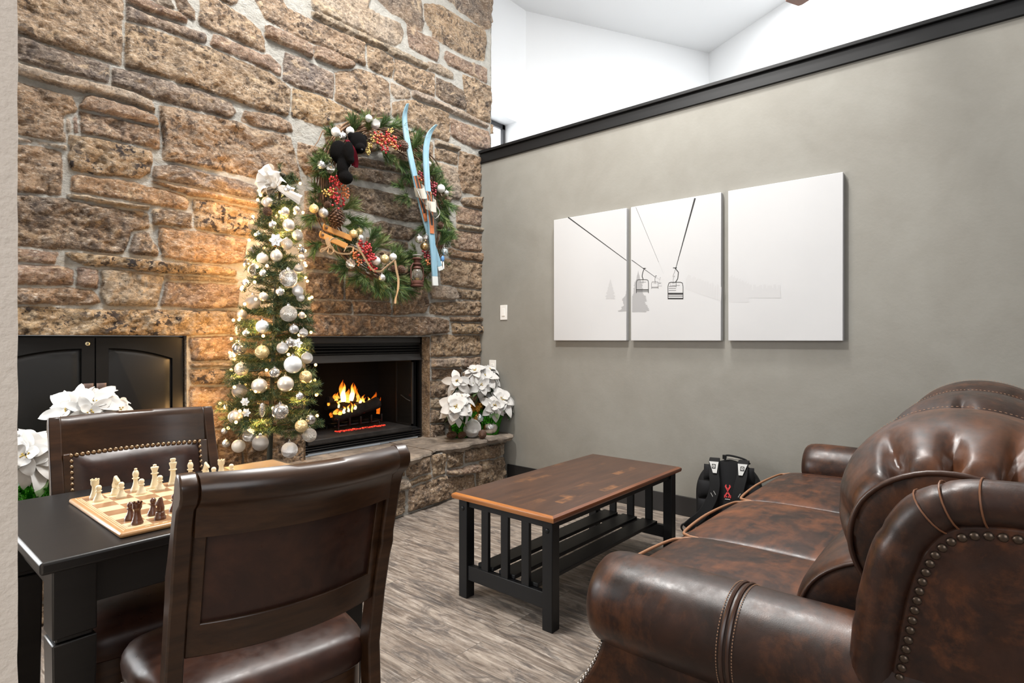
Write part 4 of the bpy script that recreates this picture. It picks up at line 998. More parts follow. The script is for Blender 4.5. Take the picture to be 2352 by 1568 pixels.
piece('knight', 0, 1, 0, 'dark brown chess knight beside the dark rook', 3.6)
piece('pawn', 0, 1, 1, 'dark brown chess pawn behind the dark knight')
piece('pawn', 0, 2, 1, 'dark brown chess pawn touching the chair edge')

# ------------------------------------------------------------------ dining chairs
WH = 0.226          # half width at the posts
BACKP = [(-.020, .966), (-.036, .950), (-.037, .930), (-.026, .914), (-.006, .900), (.006, .87), (.022, .81), (.036, .76), (.038, .735), (.052, .70), (.075, .61), (.100, .48), (.090, .30), (.035, .0)]
FRONTP = [(.000, .968), (.012, .950), (.022, .915), (.042, .86), (.068, .80), (.086, .765), (.088, .74), (.094, .71), (.116, .62), (.148, .48), (.135, .30), (.070, .0)]
def sag(x): return -0.050 * (1 - (x / (WH - 0.02)) ** 2)
def lean(z): return 0.004 + 0.245 * (0.955 - z)
def make_chair(label, loc, rz):
    root = thing('dining_chair', label, 'chair', loc, rz, 'dining chairs at the game table'); B = lambda n, mb, m, p=None, **k: build(n, mb, m, p or root, world=False, **k)
    for s in (-1, 1):
        mb = MB(); x0, x1 = sorted((s * WH, s * (WH - 0.031)))
        mb.prism(FRONTP + BACKP[::-1], 'x', x0, x1, sm=False); B('back_post', mb, M_CHAIR, bevel=0.004, seg=2)
    n = 20; xs = [-(WH - 0.031) + (2 * (WH - 0.031)) * i / n for i in range(n + 1)]
    # rolled top rail
    P = [(.014, .940), (.008, .958), (-.010, .967), (-.028, .960), (-.038, .944), (-.036, .926), (-.022, .912), (-.004, .902), (.004, .880), (.008, .848), (.028, .848), (.022, .885), (.016, .915)]
    mb = MB(); mb.loft([[(x, y + sag(x), z) for y, z in P] for x in xs]); B('top_rail', mb, M_CHAIR)
    def slat(z0, z1, th, name, m, x_in=0.0, off=0.0, **k):
        X = [x * (1 - x_in) for x in xs]; mb = MB()
        mb.loft([[(x, lean(z0) + off + sag(x), z0), (x, lean(z0) + off + th + sag(x), z0), (x, lean(z1) + off + th + sag(x), z1), (x, lean(z1) + off + sag(x), z1)] for x in X], 0, False); return B(name, mb, m, **k)
    slat(.598, .668, .026, 'lower_rail', M_CHAIR, bevel=0.003)
    for s in (-1, 1):
        mb = MB(); x0 = s * (WH - 0.031); x1 = s * (WH - 0.054)
        rr = [[(x, lean(z) + sag(x), z), (x, lean(z) + .024 + sag(x), z)] for z in (.66, .86) for x in (x0,)] ; 
        q = []
        for z in (.66, .76, .86): q.append([(x0, lean(z) + sag(x0), z), (x1, lean(z) + sag(x1), z), (x1, lean(z) + .024 + sag(x1), z), (x0, lean(z) + .024 + sag(x0), z)])
        mb.loft(q, 0, False); B('back_stile', mb, M_CHAIR, bevel=0.002)
    # leather: flat from behind, padded in front
    mb = MB(); nx, nzz = 20, 10; xl = WH - 0.050
    def pad(u, v, front):
        x = -xl + 2 * xl * u; z = .664 + (.852 - .664) * v; e = min(1, 6 * u, 6 * (1 - u), 6 * v, 6 * (1 - v)); e = e * (2 - e)
        return (x, lean(z) + sag(x) + (.018 + .026 * e if front else .008), z)
    mb.grid(lambda u, v: pad(u, v, True), nx, nzz); mb.grid(lambda u, v: pad(u, v, False), nx, nzz); B('leather_back', mb, M_SEATLEA)
    # nailheads round the front of the leather
    nail = None; pts = []
    for i in range(25): pts.append((-xl + 2 * xl * i / 24, .853))
    for i in range(1, 12):
        for s in (-1, 1): pts.append((s * xl, .853 - i * .0165))
    for x, z in pts:
        yy = lean(z) + sag(x) + .021
        if nail is None: nail = B('nailhead', MB().ball((0, 0, 0), .0072, 10, 6, sc=(1, .6, 1)), M_BRASS)
        else: nail = copy_obj(nail, root)
        nail.location = (x, yy, z)
    # seat, apron, front legs
    def srect(q, z, y0=.115, y1=.520): 
        out = []
        for k in range(32):
            a = 2 * pi * k / 32; c_, s_ = math.cos(a), math.sin(a); c_ = math.copysign(abs(c_) ** .35, c_); s_ = math.copysign(abs(s_) ** .35, s_)
            yy = (y0 + y1) / 2 + s_ * (y1 - y0) / 2 * q; w = .222 + .03 * (yy - y0) / (y1 - y0); out.append((c_ * w * q, yy, z))
        return out
    mb = MB(); mb.loft([srect(.97, .425), srect(1.0, .432), srect(1.012, .450), srect(1.0, .470), srect(.96, .487), srect(.85, .500), srect(.6, .509), srect(.25, .512)]); B('seat', mb, M_SEATLEA)
    mb = MB(); mb.loft([srect(.955, .36), srect(.955, .428)], 0, False); B('seat_apron', mb, M_CHAIR, bevel=.003)
    for s in (-1, 1):
        mb = MB(); cx = s * .212; r = [[(cx - q, .49 - q, z), (cx + q, .49 - q, z), (cx + q, .49 + q, z), (cx - q, .49 + q, z)] for q, z in ((.022, .425), (.022, .34), (.015, 0))]; mb.loft(r, 0, False); B('leg', mb, M_CHAIR, bevel=.002)
    return root
make_chair('dark wooden chair with its leather back turned to the camera', (0.606, 1.062, 0), -math.radians(7.7))
make_chair('dark wooden chair facing the camera behind the game table, brass nailheads round its leather back', (0.633, 2.135, 0), pi - math.radians(5.7))
# ------------------------------------------------------------------ coffee table
CX0, CX1, CY0, CY1, CZ = 1.872, 3.085, 1.375, 1.962, 0.486
ct = thing('coffee_table', 'black mission-style coffee table with a worn brown wooden top', 'coffee table', ((CX0 + CX1) / 2, (CY0 + CY1) / 2, 0))
mb = MB(); e = 0.012
mb.bx(CX0 + e, CX1 - e, CY0 + e, CY1 - e, CZ - 0.024, CZ); tp = build('tabletop', mb, M_COFFEE, ct)
def edge(a, b, c, d, m):
    # sloped, worn edge moulding
    mb = MB(); A0, B0 = Vector(a), Vector(b); n = Vector(c)
    P = [(0, CZ), (e + 0.001, CZ - 0.0065), (e + 0.003, CZ - 0.014), (e, CZ - 0.026), (0, CZ - 0.026)]
    t = (B0 - A0).normalized(); rings = []
    for p, s in ((A0, -1), (B0, 1)): rings.append([(p.x + n.x * o + t.x * s * o, p.y + n.y * o + t.y * s * o, z) for o, z in P])
    mb.loft(rings, 0, False); build('edge_moulding', mb, m, tp, label=d)
x0, x1, y0, y1 = CX0 + e, CX1 - e, CY0 + e, CY1 - e
edge((x0, y0, 0), (x0, y1, 0), (-1, 0, 0), 'orange worn edge', M_COFFEE_EDGE); edge((x0, y0, 0), (x1, y0, 0), (0, -1, 0), 'reddish brown edge', M_COFFEE_EDGE2); edge((x1, y0, 0), (x1, y1, 0), (1, 0, 0), 'orange worn edge', M_COFFEE_EDGE); edge((x0, y1, 0), (x1, y1, 0), (0, 1, 0), 'reddish brown edge', M_COFFEE_EDGE2)
LW = 0.052; lx0, lx1, ly0, ly1 = CX0 + 0.022, CX1 - 0.022, CY0 + 0.022, CY1 - 0.022; zt = CZ - 0.026
for x in (lx0, lx1 - LW):
    for y in (ly0, ly1 - LW):
        mb = MB(); mb.bx(x, x + LW, y, y + LW, 0, zt); lg = build('leg', mb, M_BLACKPAINT, ct, bevel=0.003)
        xs_ = x if x == lx0 else x + LW; sg = -1 if x == lx0 else 1; mb = MB(); mb.ball((xs_ + sg * 0.001, y + LW / 2, zt - 0.045), 0.011, 12, 6, sc=(.45, 1, 1)); build('bolt_cap', mb, M_BLACKPAINT, lg)
for x, nm in ((lx0 + 0.012, 'n'), (lx1 - 0.032, 'f')):
    mb = MB(); mb.bx(x, x + 0.022, ly0 + LW, ly1 - LW, zt - 0.038, zt); build('end_rail', mb, M_BLACKPAINT, ct, bevel=0.002)
    mb = MB(); mb.bx(x - 0.004, x + 0.026, ly0 + LW, ly1 - LW, 0.085, 0.152); build('stretcher', mb, M_BLACKPAINT, ct, bevel=0.002)
    for k in range(3):
        yc = (ly0 + ly1) / 2 + (k - 1) * 0.118; mb = MB(); mb.bx(x + 0.001, x + 0.019, yc - 0.021, yc + 0.021, 0.150, zt - 0.036); build('slat', mb, M_BLACKPAINT, ct, bevel=0.002)
for y in (ly0 + 0.012, ly1 - 0.034): mb = MB(); mb.bx(lx0 + LW, lx1 - LW, y, y + 0.022, zt - 0.038, zt); build('side_rail', mb, M_BLACKPAINT, ct, bevel=0.002)
for k in range(3):
    yc = (ly0 + ly1) / 2 + (k - 1) * 0.128; mb = MB(); mb.bx(lx0 + 0.03, lx1 - 0.03, yc - 0.047, yc + 0.047, 0.152, 0.170); build('shelf_slat', mb, M_BLACKPAINT, ct, bevel=0.003)

# ------------------------------------------------------------------ sofa
SX0, SX1 = 1.215, 3.52
sofa = thing('sofa', 'distressed brown leather three-seat sofa with rolled arms and tufted headrests', 'sofa', ((SX0 + SX1) / 2, 0.35, 0))
def smooth(pts, n, closed=False):
    P = [Vector(p) for p in pts]; out = []; m = len(P)
    for i in range(m if closed else m - 1):
        a, b, c, d = (P[(i - 1) % m], P[i], P[(i + 1) % m], P[(i + 2) % m]) if closed else (P[max(i - 1, 0)], P[i], P[i + 1], P[min(i + 2, m - 1)])
        for k in range(n):
            t = k / n; out.append(0.5 * ((2 * b) + (c - a) * t + (2 * a - 5 * b + 4 * c - d) * t * t + (3 * b - a - 3 * c + d) * t ** 3))
    if not closed: out.append(P[-1])
    return out
M_COPPER = mat('copper_worn_ridge', (0.15, 0.060, 0.026), 0.45)
# base and front rail
mb = MB(); mb.bx(SX0 + 0.10, SX1 - 0.10, -0.10, 0.84, 0.10, 0.36); build('base', mb, M_SOFA, sofa, bevel=0.02, seg=3)
for x in (SX0 + 0.12, SX1 - 0.12):
    for y in (-0.08, 0.80): mb = MB(); mb.lathe([(0.0001, 0), (0.03, 0), (0.045, 0.03), (0.045, 0.07), (0.025, 0.105), (0.0001, 0.105)], 16, xf=Matrix.Translation((x, y, 0))); build('foot', mb, M_CHAIR, sofa)
# seat cushions
DIV = [1.425, 1.995, 2.61, 3.30]
def cushion(x0, x1):
    rings = []; N = 36; cx = (x0 + x1) / 2; hx = (x1 - x0) / 2
    def prof(q, bulge):
        out = []
        for k in range(N):
            a = 2 * pi * k / N; c_, s_ = math.cos(a), math.sin(a); y = .53 + math.copysign(abs(c_) ** .42, c_) * .385 * q; z = .425 + math.copysign(abs(s_) ** (.55), s_) * (.078 * q)
            if s_ > 0: z += bulge * (1 - ((y - .53) / .4) ** 2) * .9
            if z > .42: z += 0.003 * mnoise.noise((cx * 7 + y * 14, q * 5, z * 9))
            out.append((y, z))
        return out
    for t, q, bl in ((-1, .90, 0), (-1.0, .955, .0), (-.975, .99, .006), (-.9, 1, .014), (-.7, 1, .024), (-.35, 1, .031), (0, 1, .033), (.35, 1, .031), (.7, 1, .024), (.9, 1, .014), (.975, .99, .006), (1.0, .955, .0), (1, .90, 0)):
        rings.append([(cx + t * hx, y, z) for y, z in prof(q, bl)])
    mb = MB(); mb.loft(rings); c = build('seat_cushion', mb, M_SOFA_WORN, sofa, subsurf=1)
    # piping along the top edges and round the front corners
    zt = .489; pts = [(x0 + .004, .20, zt), (x0 + .003, .60, zt), (x0 + .006, .83, zt - .001), (x0 + .022, .875, zt - .004), (x0 + .07, .905, zt - .006), (cx, .920, zt - .004), (x1 - .07, .905, zt - .006), (x1 - .022, .875, zt - .004), (x1 - .006, .83, zt - .001), (x1 - .003, .60, zt), (x1 - .004, .20, zt)]
    build('piping', MB().tube(smooth(pts, 8), .0055, 8), M_PIPING, c, label='tan worn piping')
    pts = [(x0 + .004, .80, .372), (x0 + .03, .905, .372), (cx, .915, .372), (x1 - .03, .905, .372), (x1 - .004, .80, .372)]; build('piping', MB().tube(smooth(pts, 8), .0055, 8), M_PIPING, c, label='tan worn piping')
for a, b in zip(DIV, DIV[1:]): cushion(a + .002, b - .002)
# rolled arms
def arm(xc, s):
    """s = -1: outer side towards the camera"""
    root_pts = []; zc = .525; R = .118
    ys = [.815, .812, .80, .77, .70, .55, .44, .30, .10, -.08, -.20]; qs = [.30, .72, .92, 1.0, 1.015, 1.0, .985, 1.0, 1.02, 1.03, 1.0]
    rings = []
    for y, q in zip(ys, qs):
        r = []
        for k in range(28):
            a = 2 * pi * k / 28; f = 1 + .03 * mnoise.noise((math.cos(a) * 1.5, y * 5, math.sin(a) * 1.5 + xc))
            r.append((xc + R * q * f * math.cos(a) * 1.04, y, zc + R * q * f * math.sin(a)))
        rings.append(r)
    mb = MB(); mb.loft(rings); a_ = build('arm', mb, M_SOFA, sofa, subsurf=1)
    # body of the arm below the roll, flaring forward at the floor
    prof = [(.765, .46), (.772, .43), (.79, .38), (.825, .32), (.865, .26), (.89, .19), (.895, .12), (-.16, .12), (-.16, .46)]
    xo = xc + s * .085; xi = xc - s * .09
    mb = MB(); mb.prism(prof, 'x', min(xo, xi), max(xo, xi)); build('arm_panel', mb, M_SOFA, a_, bevel=.012, seg=3)
    # double stitched seam round the roll
    for dy in (-.007, .007):
        pts = []
        for k in range(30):
            an = 2 * pi * k / 30; f = .995; pts.append((xc + R * f * math.cos(an) * 1.04, .447 + dy, zc + R * f * math.sin(an)))
        build('seam', MB().tube(pts, .0042, 6, loop=True), M_WELT, a_)
    mb = MB()
    for dy in (-.0165, .0165):
        for k in range(110):
            an = 2 * pi * k / 110; r = R * .9985; p = lambda q: (xc + r * math.cos(q) * 1.04, .447 + dy, zc + r * math.sin(q)); mb.tube([p(an), p(an + .030)], .0011, 4)
    st = build('stitching', mb, M_STITCH, a_); st['kind'] = 'stuff'
    build('seam', MB().tube([(xo + s * .001, .505, .43), (xo + s * .001, .52, .12)], .004, 6), M_WELT, a_)
    # nailheads along the flared front edge
    nl = None
    path = smooth([(xo - s * .012, .776, .43), (xo - s * .012, .795, .38), (xo - s * .012, .83, .32), (xo - s * .012, .870, .26), (xo - s * .012, .896, .19), (xo - s * .012, .901, .13)], 5)
    if s < 0:
        for p in path[::1]:
            if nl is None: nl = build('nailhead', MB().ball((0, 0, 0), .0058, 8, 5), M_SILVERNAIL, a_, world=False)
            else: nl = copy_obj(nl, a_)
            nl.location = inv_of(a_) @ p
    return a_
arm(1.335, -1); arm(3.405, 1)
# back body and the outer wing panel with its rolled border
BK = [(.175, .40), (.165, .62), (.145, .74), (.12, .84), (.085, .905), (.03, .93), (-.06, .935), (-.14, .925), (-.21, .89), (-.245, .83), (-.25, .70), (-.23, .40), (-.20, .12), (.10, .12)]
mb = MB(); mb.prism(BK, 'x', SX0 + .035, SX1 - .035); build('back_frame', mb, M_SOFA, sofa, bevel=.01, seg=2)
for xs_, s in ((SX0 + .045, -1), (SX1 - .045, 1)):
    path = smooth([(.178, .555), (.172, .62), (.155, .74), (.128, .835), (.088, .893), (.03, .918), (-.06, .923), (-.14, .912), (-.20, .875), (-.235, .81), (-.24, .70)], 6)
    path = [Vector((a.x + (a.x + .06) / math.hypot(a.x + .06, a.y - .68) * .010, a.y + (a.y - .68) / math.hypot(a.x + .06, a.y - .68) * .004, 0)) for a in path]
    P = [(xs_, p[0], p[1]) for p in [(q.x, q.y) for q in [Vector((a.x, a.y, 0)) for a in path]]]
    rr = [.040 * (1 - .06 * (1 if i % 9 == 0 else 0)) * (1 + .02 * math.sin(i * .9)) for i in range(len(P))]
    rr[0] *= .8; w = build('wing_roll', MB().tube(P, rr, 16), M_SOFA, sofa)
    mb = MB()
    for i in (24, 27.5, 31.5):
        k = int(i); p = Vector(P[k]); t = (Vector(P[k + 1]) - Vector(P[k - 1])).normalized(); n1 = Vector((1, 0, 0)); n2 = t.cross(n1)
        mb.tube([p + n1 * (.0420 * math.cos(a)) + n2 * (.0420 * math.sin(a)) + t * (.006 * math.cos(a)) for a in [2 * pi * j / 20 for j in range(20)]], .0016, 6, loop=True)
    build('pleat', mb, M_COPPER, w, label='copper worn pleat ridges')
    inner = [(p[0] * 1.0 + n[0], p[1] + n[1]) for p, n in (((a.x, a.y), (0, 0)) for a in path)]
    pl = []
    cyy, czz = -.06, .68
    for a in path: d = Vector((a.x - cyy, a.y - czz, 0)); L = d.length; d *= (L - .030) / L; pl.append((cyy + d.x, czz + d.y))
    pl += [(-.24, .55), (-.20, .30), (.14, .30)]
    mb = MB(); mb.prism(pl, 'x', xs_ - .022 if s < 0 else xs_, xs_ if s < 0 else xs_ + .022); pn = build('wing_panel', mb, M_SOFA_WORN if s < 0 else M_SOFA, sofa, bevel=.008)
    if s < 0:
        nl = None; path2 = []
        for a in path:
            d = Vector((a.x - cyy, a.y - czz, 0)); L = d.length; d *= (L - .050) / L; path2.append(Vector((xs_ - .0235, cyy + d.x, czz + d.y)))
        acc = 0; last = path2[0]; pts = [last]
        for a, b in zip(path2, path2[1:]):
            n = 12
            for k in range(1, n + 1):
                q = a.lerp(b, k / n)
                if (q - pts[-1]).length >= .0178: pts.append(q)
        for p in pts[:52]:
            if nl is None: nl = build('nailhead', MB().ball((0, 0, 0), .0078, 10, 6, sc=(.6, 1, 1)), M_BRONZE, pn, world=False)
            else: nl = copy_obj(nl, pn)
            nl.location = inv_of(pn) @ p
# headrest pillows and lumbar cushions
HP = smooth([(p[0], p[1], 0) for p in [(.262, .705), (.296, .775), (.300, .85), (.272, .93), (.205, .995), (.11, 1.032), (.0, 1.028), (-.10, .985), (-.175, .90), (-.19, .82), (-.15, .775), (-.05, .79), (.05, .77), (.15, .70), (.21, .675)]], 11, True)
HPY = [(p.x, p.y) for p in HP]; hc = (.085, .705)
def headrest(x0, x1):
    rings = []; W_ = x1 - x0; n = len(HPY)
    for t, sc in ((0.0, .02), (-.004, .35), (-.004, .62), (.0, .715), (.004, .725), (.012, .74), (.022, .76), (.034, .79), (.047, .81), (.062, .834), (.08, .862), (.10, .892), (.125, .926), (.155, .958), (.19, .983), (.235, .999), (.29, 1.005), (.34, 1.0)):
        rings.append((t, sc))
    full = rings + [(W_ - t, sc) for t, sc in reversed(rings)]
    R = []
    for t, sc in full:
        r = []; d = min(t, W_ - t)
        for k, (y, z) in enumerate(HPY):
            an = math.atan2(z - .80, y - .05); up = max(0, math.sin(an + .1)) ** .6; q = sc
            f = max(0, min(1, d / .012)) * max(0, 1 - d / (.17 + .05 * math.sin(an * 7 + x0 * 5))) ** 1.1 if d > 0 else 0
            a9 = an * 5.2 + .5 * math.sin(an * 3.3 + x0) + d * 3.0; q += f * up * (.075 * abs(math.cos(a9)) ** .55 - .17 * abs(math.sin(a9)) ** 10)
            r.append((x0 + t, hc[0] + (y - hc[0]) * q, hc[1] + (z - hc[1]) * q))
        R.append(r)
    mb = MB(); mb.loft(R); h = build('headrest', mb, M_SOFA, sofa)
    for t in (-.003, W_ + .003): build('welt', MB().tube([(x0 + t, hc[0] + (y - hc[0]) * .725, hc[1] + (z - hc[1]) * .725) for y, z in HPY[::3]], .0055, 8, loop=True), M_WELT, h)
    mb = MB(); nn = len(HPY)
    for k in range(16, int(nn * .60)):
        for j in range(1):
            def pt(u): i = int(u) % nn; j2 = (i + 1) % nn; f = u - int(u); y = HPY[i][0] * (1 - f) + HPY[j2][0] * f; z = HPY[i][1] * (1 - f) + HPY[j2][1] * f; return (x0 + W_ * .66, hc[0] + (y - hc[0]) * 1.004, hc[1] + (z - hc[1]) * 1.004)
            mb.tube([pt(k - .5), pt(k - .05)], .0007, 4)
    st = build('stitching', mb, M_STITCH, h); st['kind'] = 'stuff'
for a, b in ((1.375, 2.0), (2.0, 2.625), (2.625, 3.25)): headrest(a + .004, b - .004)
LP = [(p.x, p.y) for p in smooth([(p[0], p[1], 0) for p in [(.20, .49), (.33, .495), (.375, .55), (.365, .63), (.31, .70), (.22, .745), (.14, .72), (.13, .60)]], 4, True)]
def lumbar(x0, x1):
    W_ = x1 - x0; c0 = (.24, .61); R = []
    for t, sc in ((0, .05), (.0, .5), (.003, .78), (.012, .89), (.04, .965), (.1, 1), (.3, 1.02)): R.append((t, sc))
    R = R + [(W_ - t, s) for t, s in reversed(R)]
    mb = MB(); mb.loft([[(x0 + t, c0[0] + (y - c0[0]) * s, c0[1] + (z - c0[1]) * s) for y, z in LP] for t, s in R]); h = build('back_cushion', mb, M_SOFA, sofa, subsurf=1)
    build('welt', MB().tube([(x0 + .002, c0[0] + (y - c0[0]) * .82, c0[1] + (z - c0[1]) * .82) for y, z in LP], .0045, 8, loop=True), M_WELT, h)
for a, b in ((1.425, 2.0), (2.0, 2.625), (2.625, 3.30)): lumbar(a + .003, b - .003)

# ------------------------------------------------------------------ backpack
M_NYLON = mat('black_nylon', (0.0045, 0.0045, 0.005), 0.8, spec=0.3); M_NYLON2 = mat('charcoal_mesh_pad', (0.007, 0.007, 0.008), 0.85, spec=0.3); M_PATCH = mat('silver_grey_patch', (0.42, 0.42, 0.41), 0.5); M_RED = mat('red_print', (0.62, 0.05, 0.05), 0.6)
bp = thing('backpack', 'black backpack leaning against the grey wall beside the sofa', 'backpack', (3.50, 1.26, 0), math.radians(14))
LEAN = Matrix.Rotation(math.radians(14), 4, 'Y')          # top leans to the wall
def BP(n, mb, m, p=None, **k): return build(n, mb, m, p or bp, world=False, **k)
def bpx(p): return LEAN @ Vector(p)
# local: x = away from the viewer (depth), y = left(+)/right(-), z up
def outline(z):
    t = z / .47; return .195 * min(1, (1 - max(0, (t - .55) / .45) ** 2.2)) ** .5 if t > .55 else .195 - .012 * (1 - t / .55)
def body(front, back, name, m, sc=1.0, z0=0.0, z1=.47, dy=0, parent=None):
    R = []; N = 28
    for i in range(15):
        t = i / 14; z = z0 + (z1 - z0) * t; w = max(.012, outline(min(z, .4695)) * sc); e = min(1, 4 * t + .55, 4 * (1 - t) + .25); r = []
        for k in range(N):
            a = 2 * pi * k / N; c_, s_ = math.cos(a), math.sin(a); c_ = math.copysign(abs(c_) ** .5, c_); s_ = math.copysign(abs(s_) ** .62, s_)
            r.append(bpx(((front + back) / 2 + c_ * (back - front) / 2 * e, dy + s_ * w, z)))
        R.append(r)
    mb = MB(); mb.loft(R); return BP(name, mb, m, parent, subsurf=1)
main = body(-.09, .06, 'main_compartment', M_NYLON); body(.02, .15, 'front_pocket', M_NYLON, .86, .02, .37)
X0 = -.094
for sy in (-1, 1):
    for (za, zb) in ((.335, .425), (.225, .325), (.13, .215), (.04, .12)):
        y0, y1 = (.062, outline((za + zb) / 2) - .02); mb = MB()
        mb.grid(lambda u, v: bpx((X0 + .008 - .020 * (max(0, math.sin(pi * u)) * max(0, math.sin(pi * v))) ** .5, sy * (y0 + (y1 - y0) * u), za + (zb - za) * v)), 8, 8); BP('back_pad', mb, M_NYLON2)
mb = MB(); mb.grid(lambda u, v: bpx((X0 - .004 - .006 * math.sin(pi * u), -.05 + .10 * u, .03 + .42 * v)), 8, 10); BP('spine_panel', mb, M_NYLON2)
def strap(pts, w, name, m=M_NYLON, th=.009):
    P = smooth([bpx(p) for p in pts], 6); mb = MB(); mb.strip(P, w, (0, 1, 0), th); return BP(name, mb, m, bevel=.003)
sl = strap([(-.05, .085, .462), (-.10, .082, .44), (-.125, .078, .37), (-.135, .070, .30), (-.140, .085, .22), (-.145, .13, .13), (-.14, .19, .07), (-.125, .225, .035)], .030, 'shoulder_strap')
sr = strap([(-.05, -.085, .462), (-.10, -.082, .44), (-.125, -.080, .37), (-.135, -.066, .30), (-.14, -.055, .22), (-.13, -.06, .12), (-.12, -.09, .05)], .030, 'shoulder_strap')
for s, st in ((1, sl), (-1, sr)):
    c0 = bpx((-.129, s * .081, .405)); mb = MB(); P = [bpx((-.118, s * .0815, .440)), bpx((-.1355, s * .0795, .372))]
    a, b = P; tt = (b - a).normalized(); sd = Vector((0, 1, 0)); nn = tt.cross(sd)
    if nn.x > 0: nn = -nn
    o = nn * .0065
    mb.add([a + sd * .027 + o, a - sd * .027 + o, b - sd * .018 * (1 if s > 0 else .2) + o, b + sd * .018 * (1 if s < 0 else .2) + o], [(0, 1, 2, 3)], 0, False)
    m_ = a.lerp(b, .42) + nn * .0075
    def sq(h, mi, lift): mb.add([m_ + sd * i * h * .8 + tt * j * h + nn * lift for i, j in ((-1, -1), (1, -1), (1, 1), (-1, 1))], [(0, 1, 2, 3)], mi, False)
    sq(.0135, 1, .0004); sq(.0085, 0, .0008); sq(.0035, 1, .0012)
    BP('reflective_patch', mb, [M_PATCH, M_NYLON], st, recalc=False, label='silver grey patch with a black square emblem')
    mb = MB()
    for k in (0, 1):
        p = bpx((-.151, s * (.075 + .016 * k), .268 - .012 * k)); mb.tube([p, p + Vector((-.002, -.012 * s, -.022))], .0022, 5)
    BP('strap_adjuster', mb, M_PATCH, st)
# red emblem: crossed spanner-like strokes above a white line
mb = MB(); ex = X0 - .0125
def ev2(y, z): return bpx((ex, y, z))
def bar(y0, z0, y1, z1, w, mi=0):
    d = Vector((y1 - y0, z1 - z0, 0)).normalized(); n = Vector((-d.y, d.x, 0)) * w; mb.add([ev2(y0 + n.x, z0 + n.y), ev2(y1 + n.x, z1 + n.y), ev2(y1 - n.x, z1 - n.y), ev2(y0 - n.x, z0 - n.y)], [(0, 1, 2, 3)], mi, False)
for s in (1, -1):
    bar(s * .003, .285, s * .014, .305, .0045); bar(s * .014, .305, s * .008, .312, .003); bar(s * .001, .272, s * .004, .288, .002); bar(s * .002, .268, s * .016, .244, .004); bar(s * .016, .252, s * .016, .236, .0035); bar(s * .006, .247, s * .006, .238, .003)
bar(-.015, .2285, .015, .2285, .0022, 1)
BP('red_emblem', mb, [M_RED, M_PATCH], main, recalc=False, label='small red emblem over a white line')
mb = MB(); mb.tube(smooth([bpx(p) for p in [(-.06, .025, .462), (-.055, .020, .488), (-.05, -.03, .487), (-.045, -.09, .472), (-.03, -.115, .450)]], 5), .006, 8); BP('top_handle', mb, M_NYLON)
mb = MB(); mb.box(bpx((-.06, .028, .478)), (.02, .022, .024)); mb.tube([bpx((-.062, .01, .474)), bpx((-.06, -.06, .470))], .003, 6, 1); BP('handle_grip', mb, [M_NYLON, M_STEEL])
mb = MB(); q = bpx((-.13, .232, .030)); mb.tube([q + Vector((0, .024 * math.cos(a), .024 * math.sin(a) + .004)) for a in [2 * pi * k / 16 for k in range(16)]], .006, 8, loop=True); mb.box(q + Vector((0, -.02, 0)), (.014, .03, .018)); BP('buckle', mb, M_BLACKPAINT)
mb = MB(); mb.tube([bpx((.05, -.19, .29)), bpx((.045, -.197, .24))], .003, 6); BP('zip_pull', mb, M_STEEL)
# ------------------------------------------------------------------ christmas tree
TXc, TYc = 1.652, 3.262
def needles(name, segs, count, length, width, cols, parent, seed, spread=0.9, world=True, fwd=0.55):
    """segs: list of (p0, p1); flat tapering needles bristling round each twig"""
    rg = np.random.default_rng(seed); segs = [(np.array(a, float), np.array(b, float)) for a, b in segs]
    L = np.array([np.linalg.norm(b - a) for a, b in segs]); n = np.maximum(3, (count * L / L.sum()).astype(int)); V = []; MI = []
    for (a, b), k in zip(segs, n):
        d = (b - a) / max(1e-9, np.linalg.norm(b - a)); t = rg.random(k) ** 0.8; base = a + (b - a) * t[:, None]
        r = rg.normal(size=(k, 3)); r -= (r @ d)[:, None] * d; r /= np.linalg.norm(r, axis=1)[:, None] + 1e-9
        dirs = r * spread + d * (fwd + 0.25 * rg.random((k, 1))); dirs /= np.linalg.norm(dirs, axis=1)[:, None]
        l = length * (0.65 + 0.6 * rg.random(k))[:, None]; side = np.cross(dirs, rg.normal(size=(k, 3))); side /= np.linalg.norm(side, axis=1)[:, None] + 1e-9
        w = width * (0.7 + 0.6 * rg.random(k))[:, None]
        V.append(np.stack([base - side * w, base + side * w, base + dirs * l * .6 + side * w * .8, base + dirs * l, base + dirs * l * .6 - side * w * .8], 1).reshape(-1, 3)); MI.append(rg.integers(0, len(cols), k))
    V = np.vstack(V); MI = np.concatenate(MI); m = len(MI)
    if parent is not None and world:
        iv = np.array(inv_of(parent)); V = V @ iv[:3, :3].T + iv[:3, 3]
    me = bpy.data.meshes.new(name); me.vertices.add(len(V)); me.vertices.foreach_set('co', V.astype(np.float32).ravel()); me.loops.add(5 * m); me.loops.foreach_set('vertex_index', np.arange(5 * m, dtype=np.int32))
    me.polygons.add(m); me.polygons.foreach_set('loop_start', np.arange(0, 5 * m, 5, dtype=np.int32)); me.polygons.foreach_set('loop_total', np.full(m, 5, np.int32))
    for c in cols: me.materials.append(c)
    me.polygons.foreach_set('material_index', MI.astype(np.int32)); me.update(calc_edges=True)
    o = bpy.data.objects.new(name, me); COL.objects.link(o)
    if parent is not None: o.parent = parent
    return o
G = lambda n, c: mat(n, c, 0.55, spec=0.3)
FIR = [G('fir_needle_dark', (0.020, 0.050, 0.022)), G('fir_needle_mid', (0.048, 0.088, 0.034)), G('fir_needle_olive', (0.115, 0.125, 0.045))]
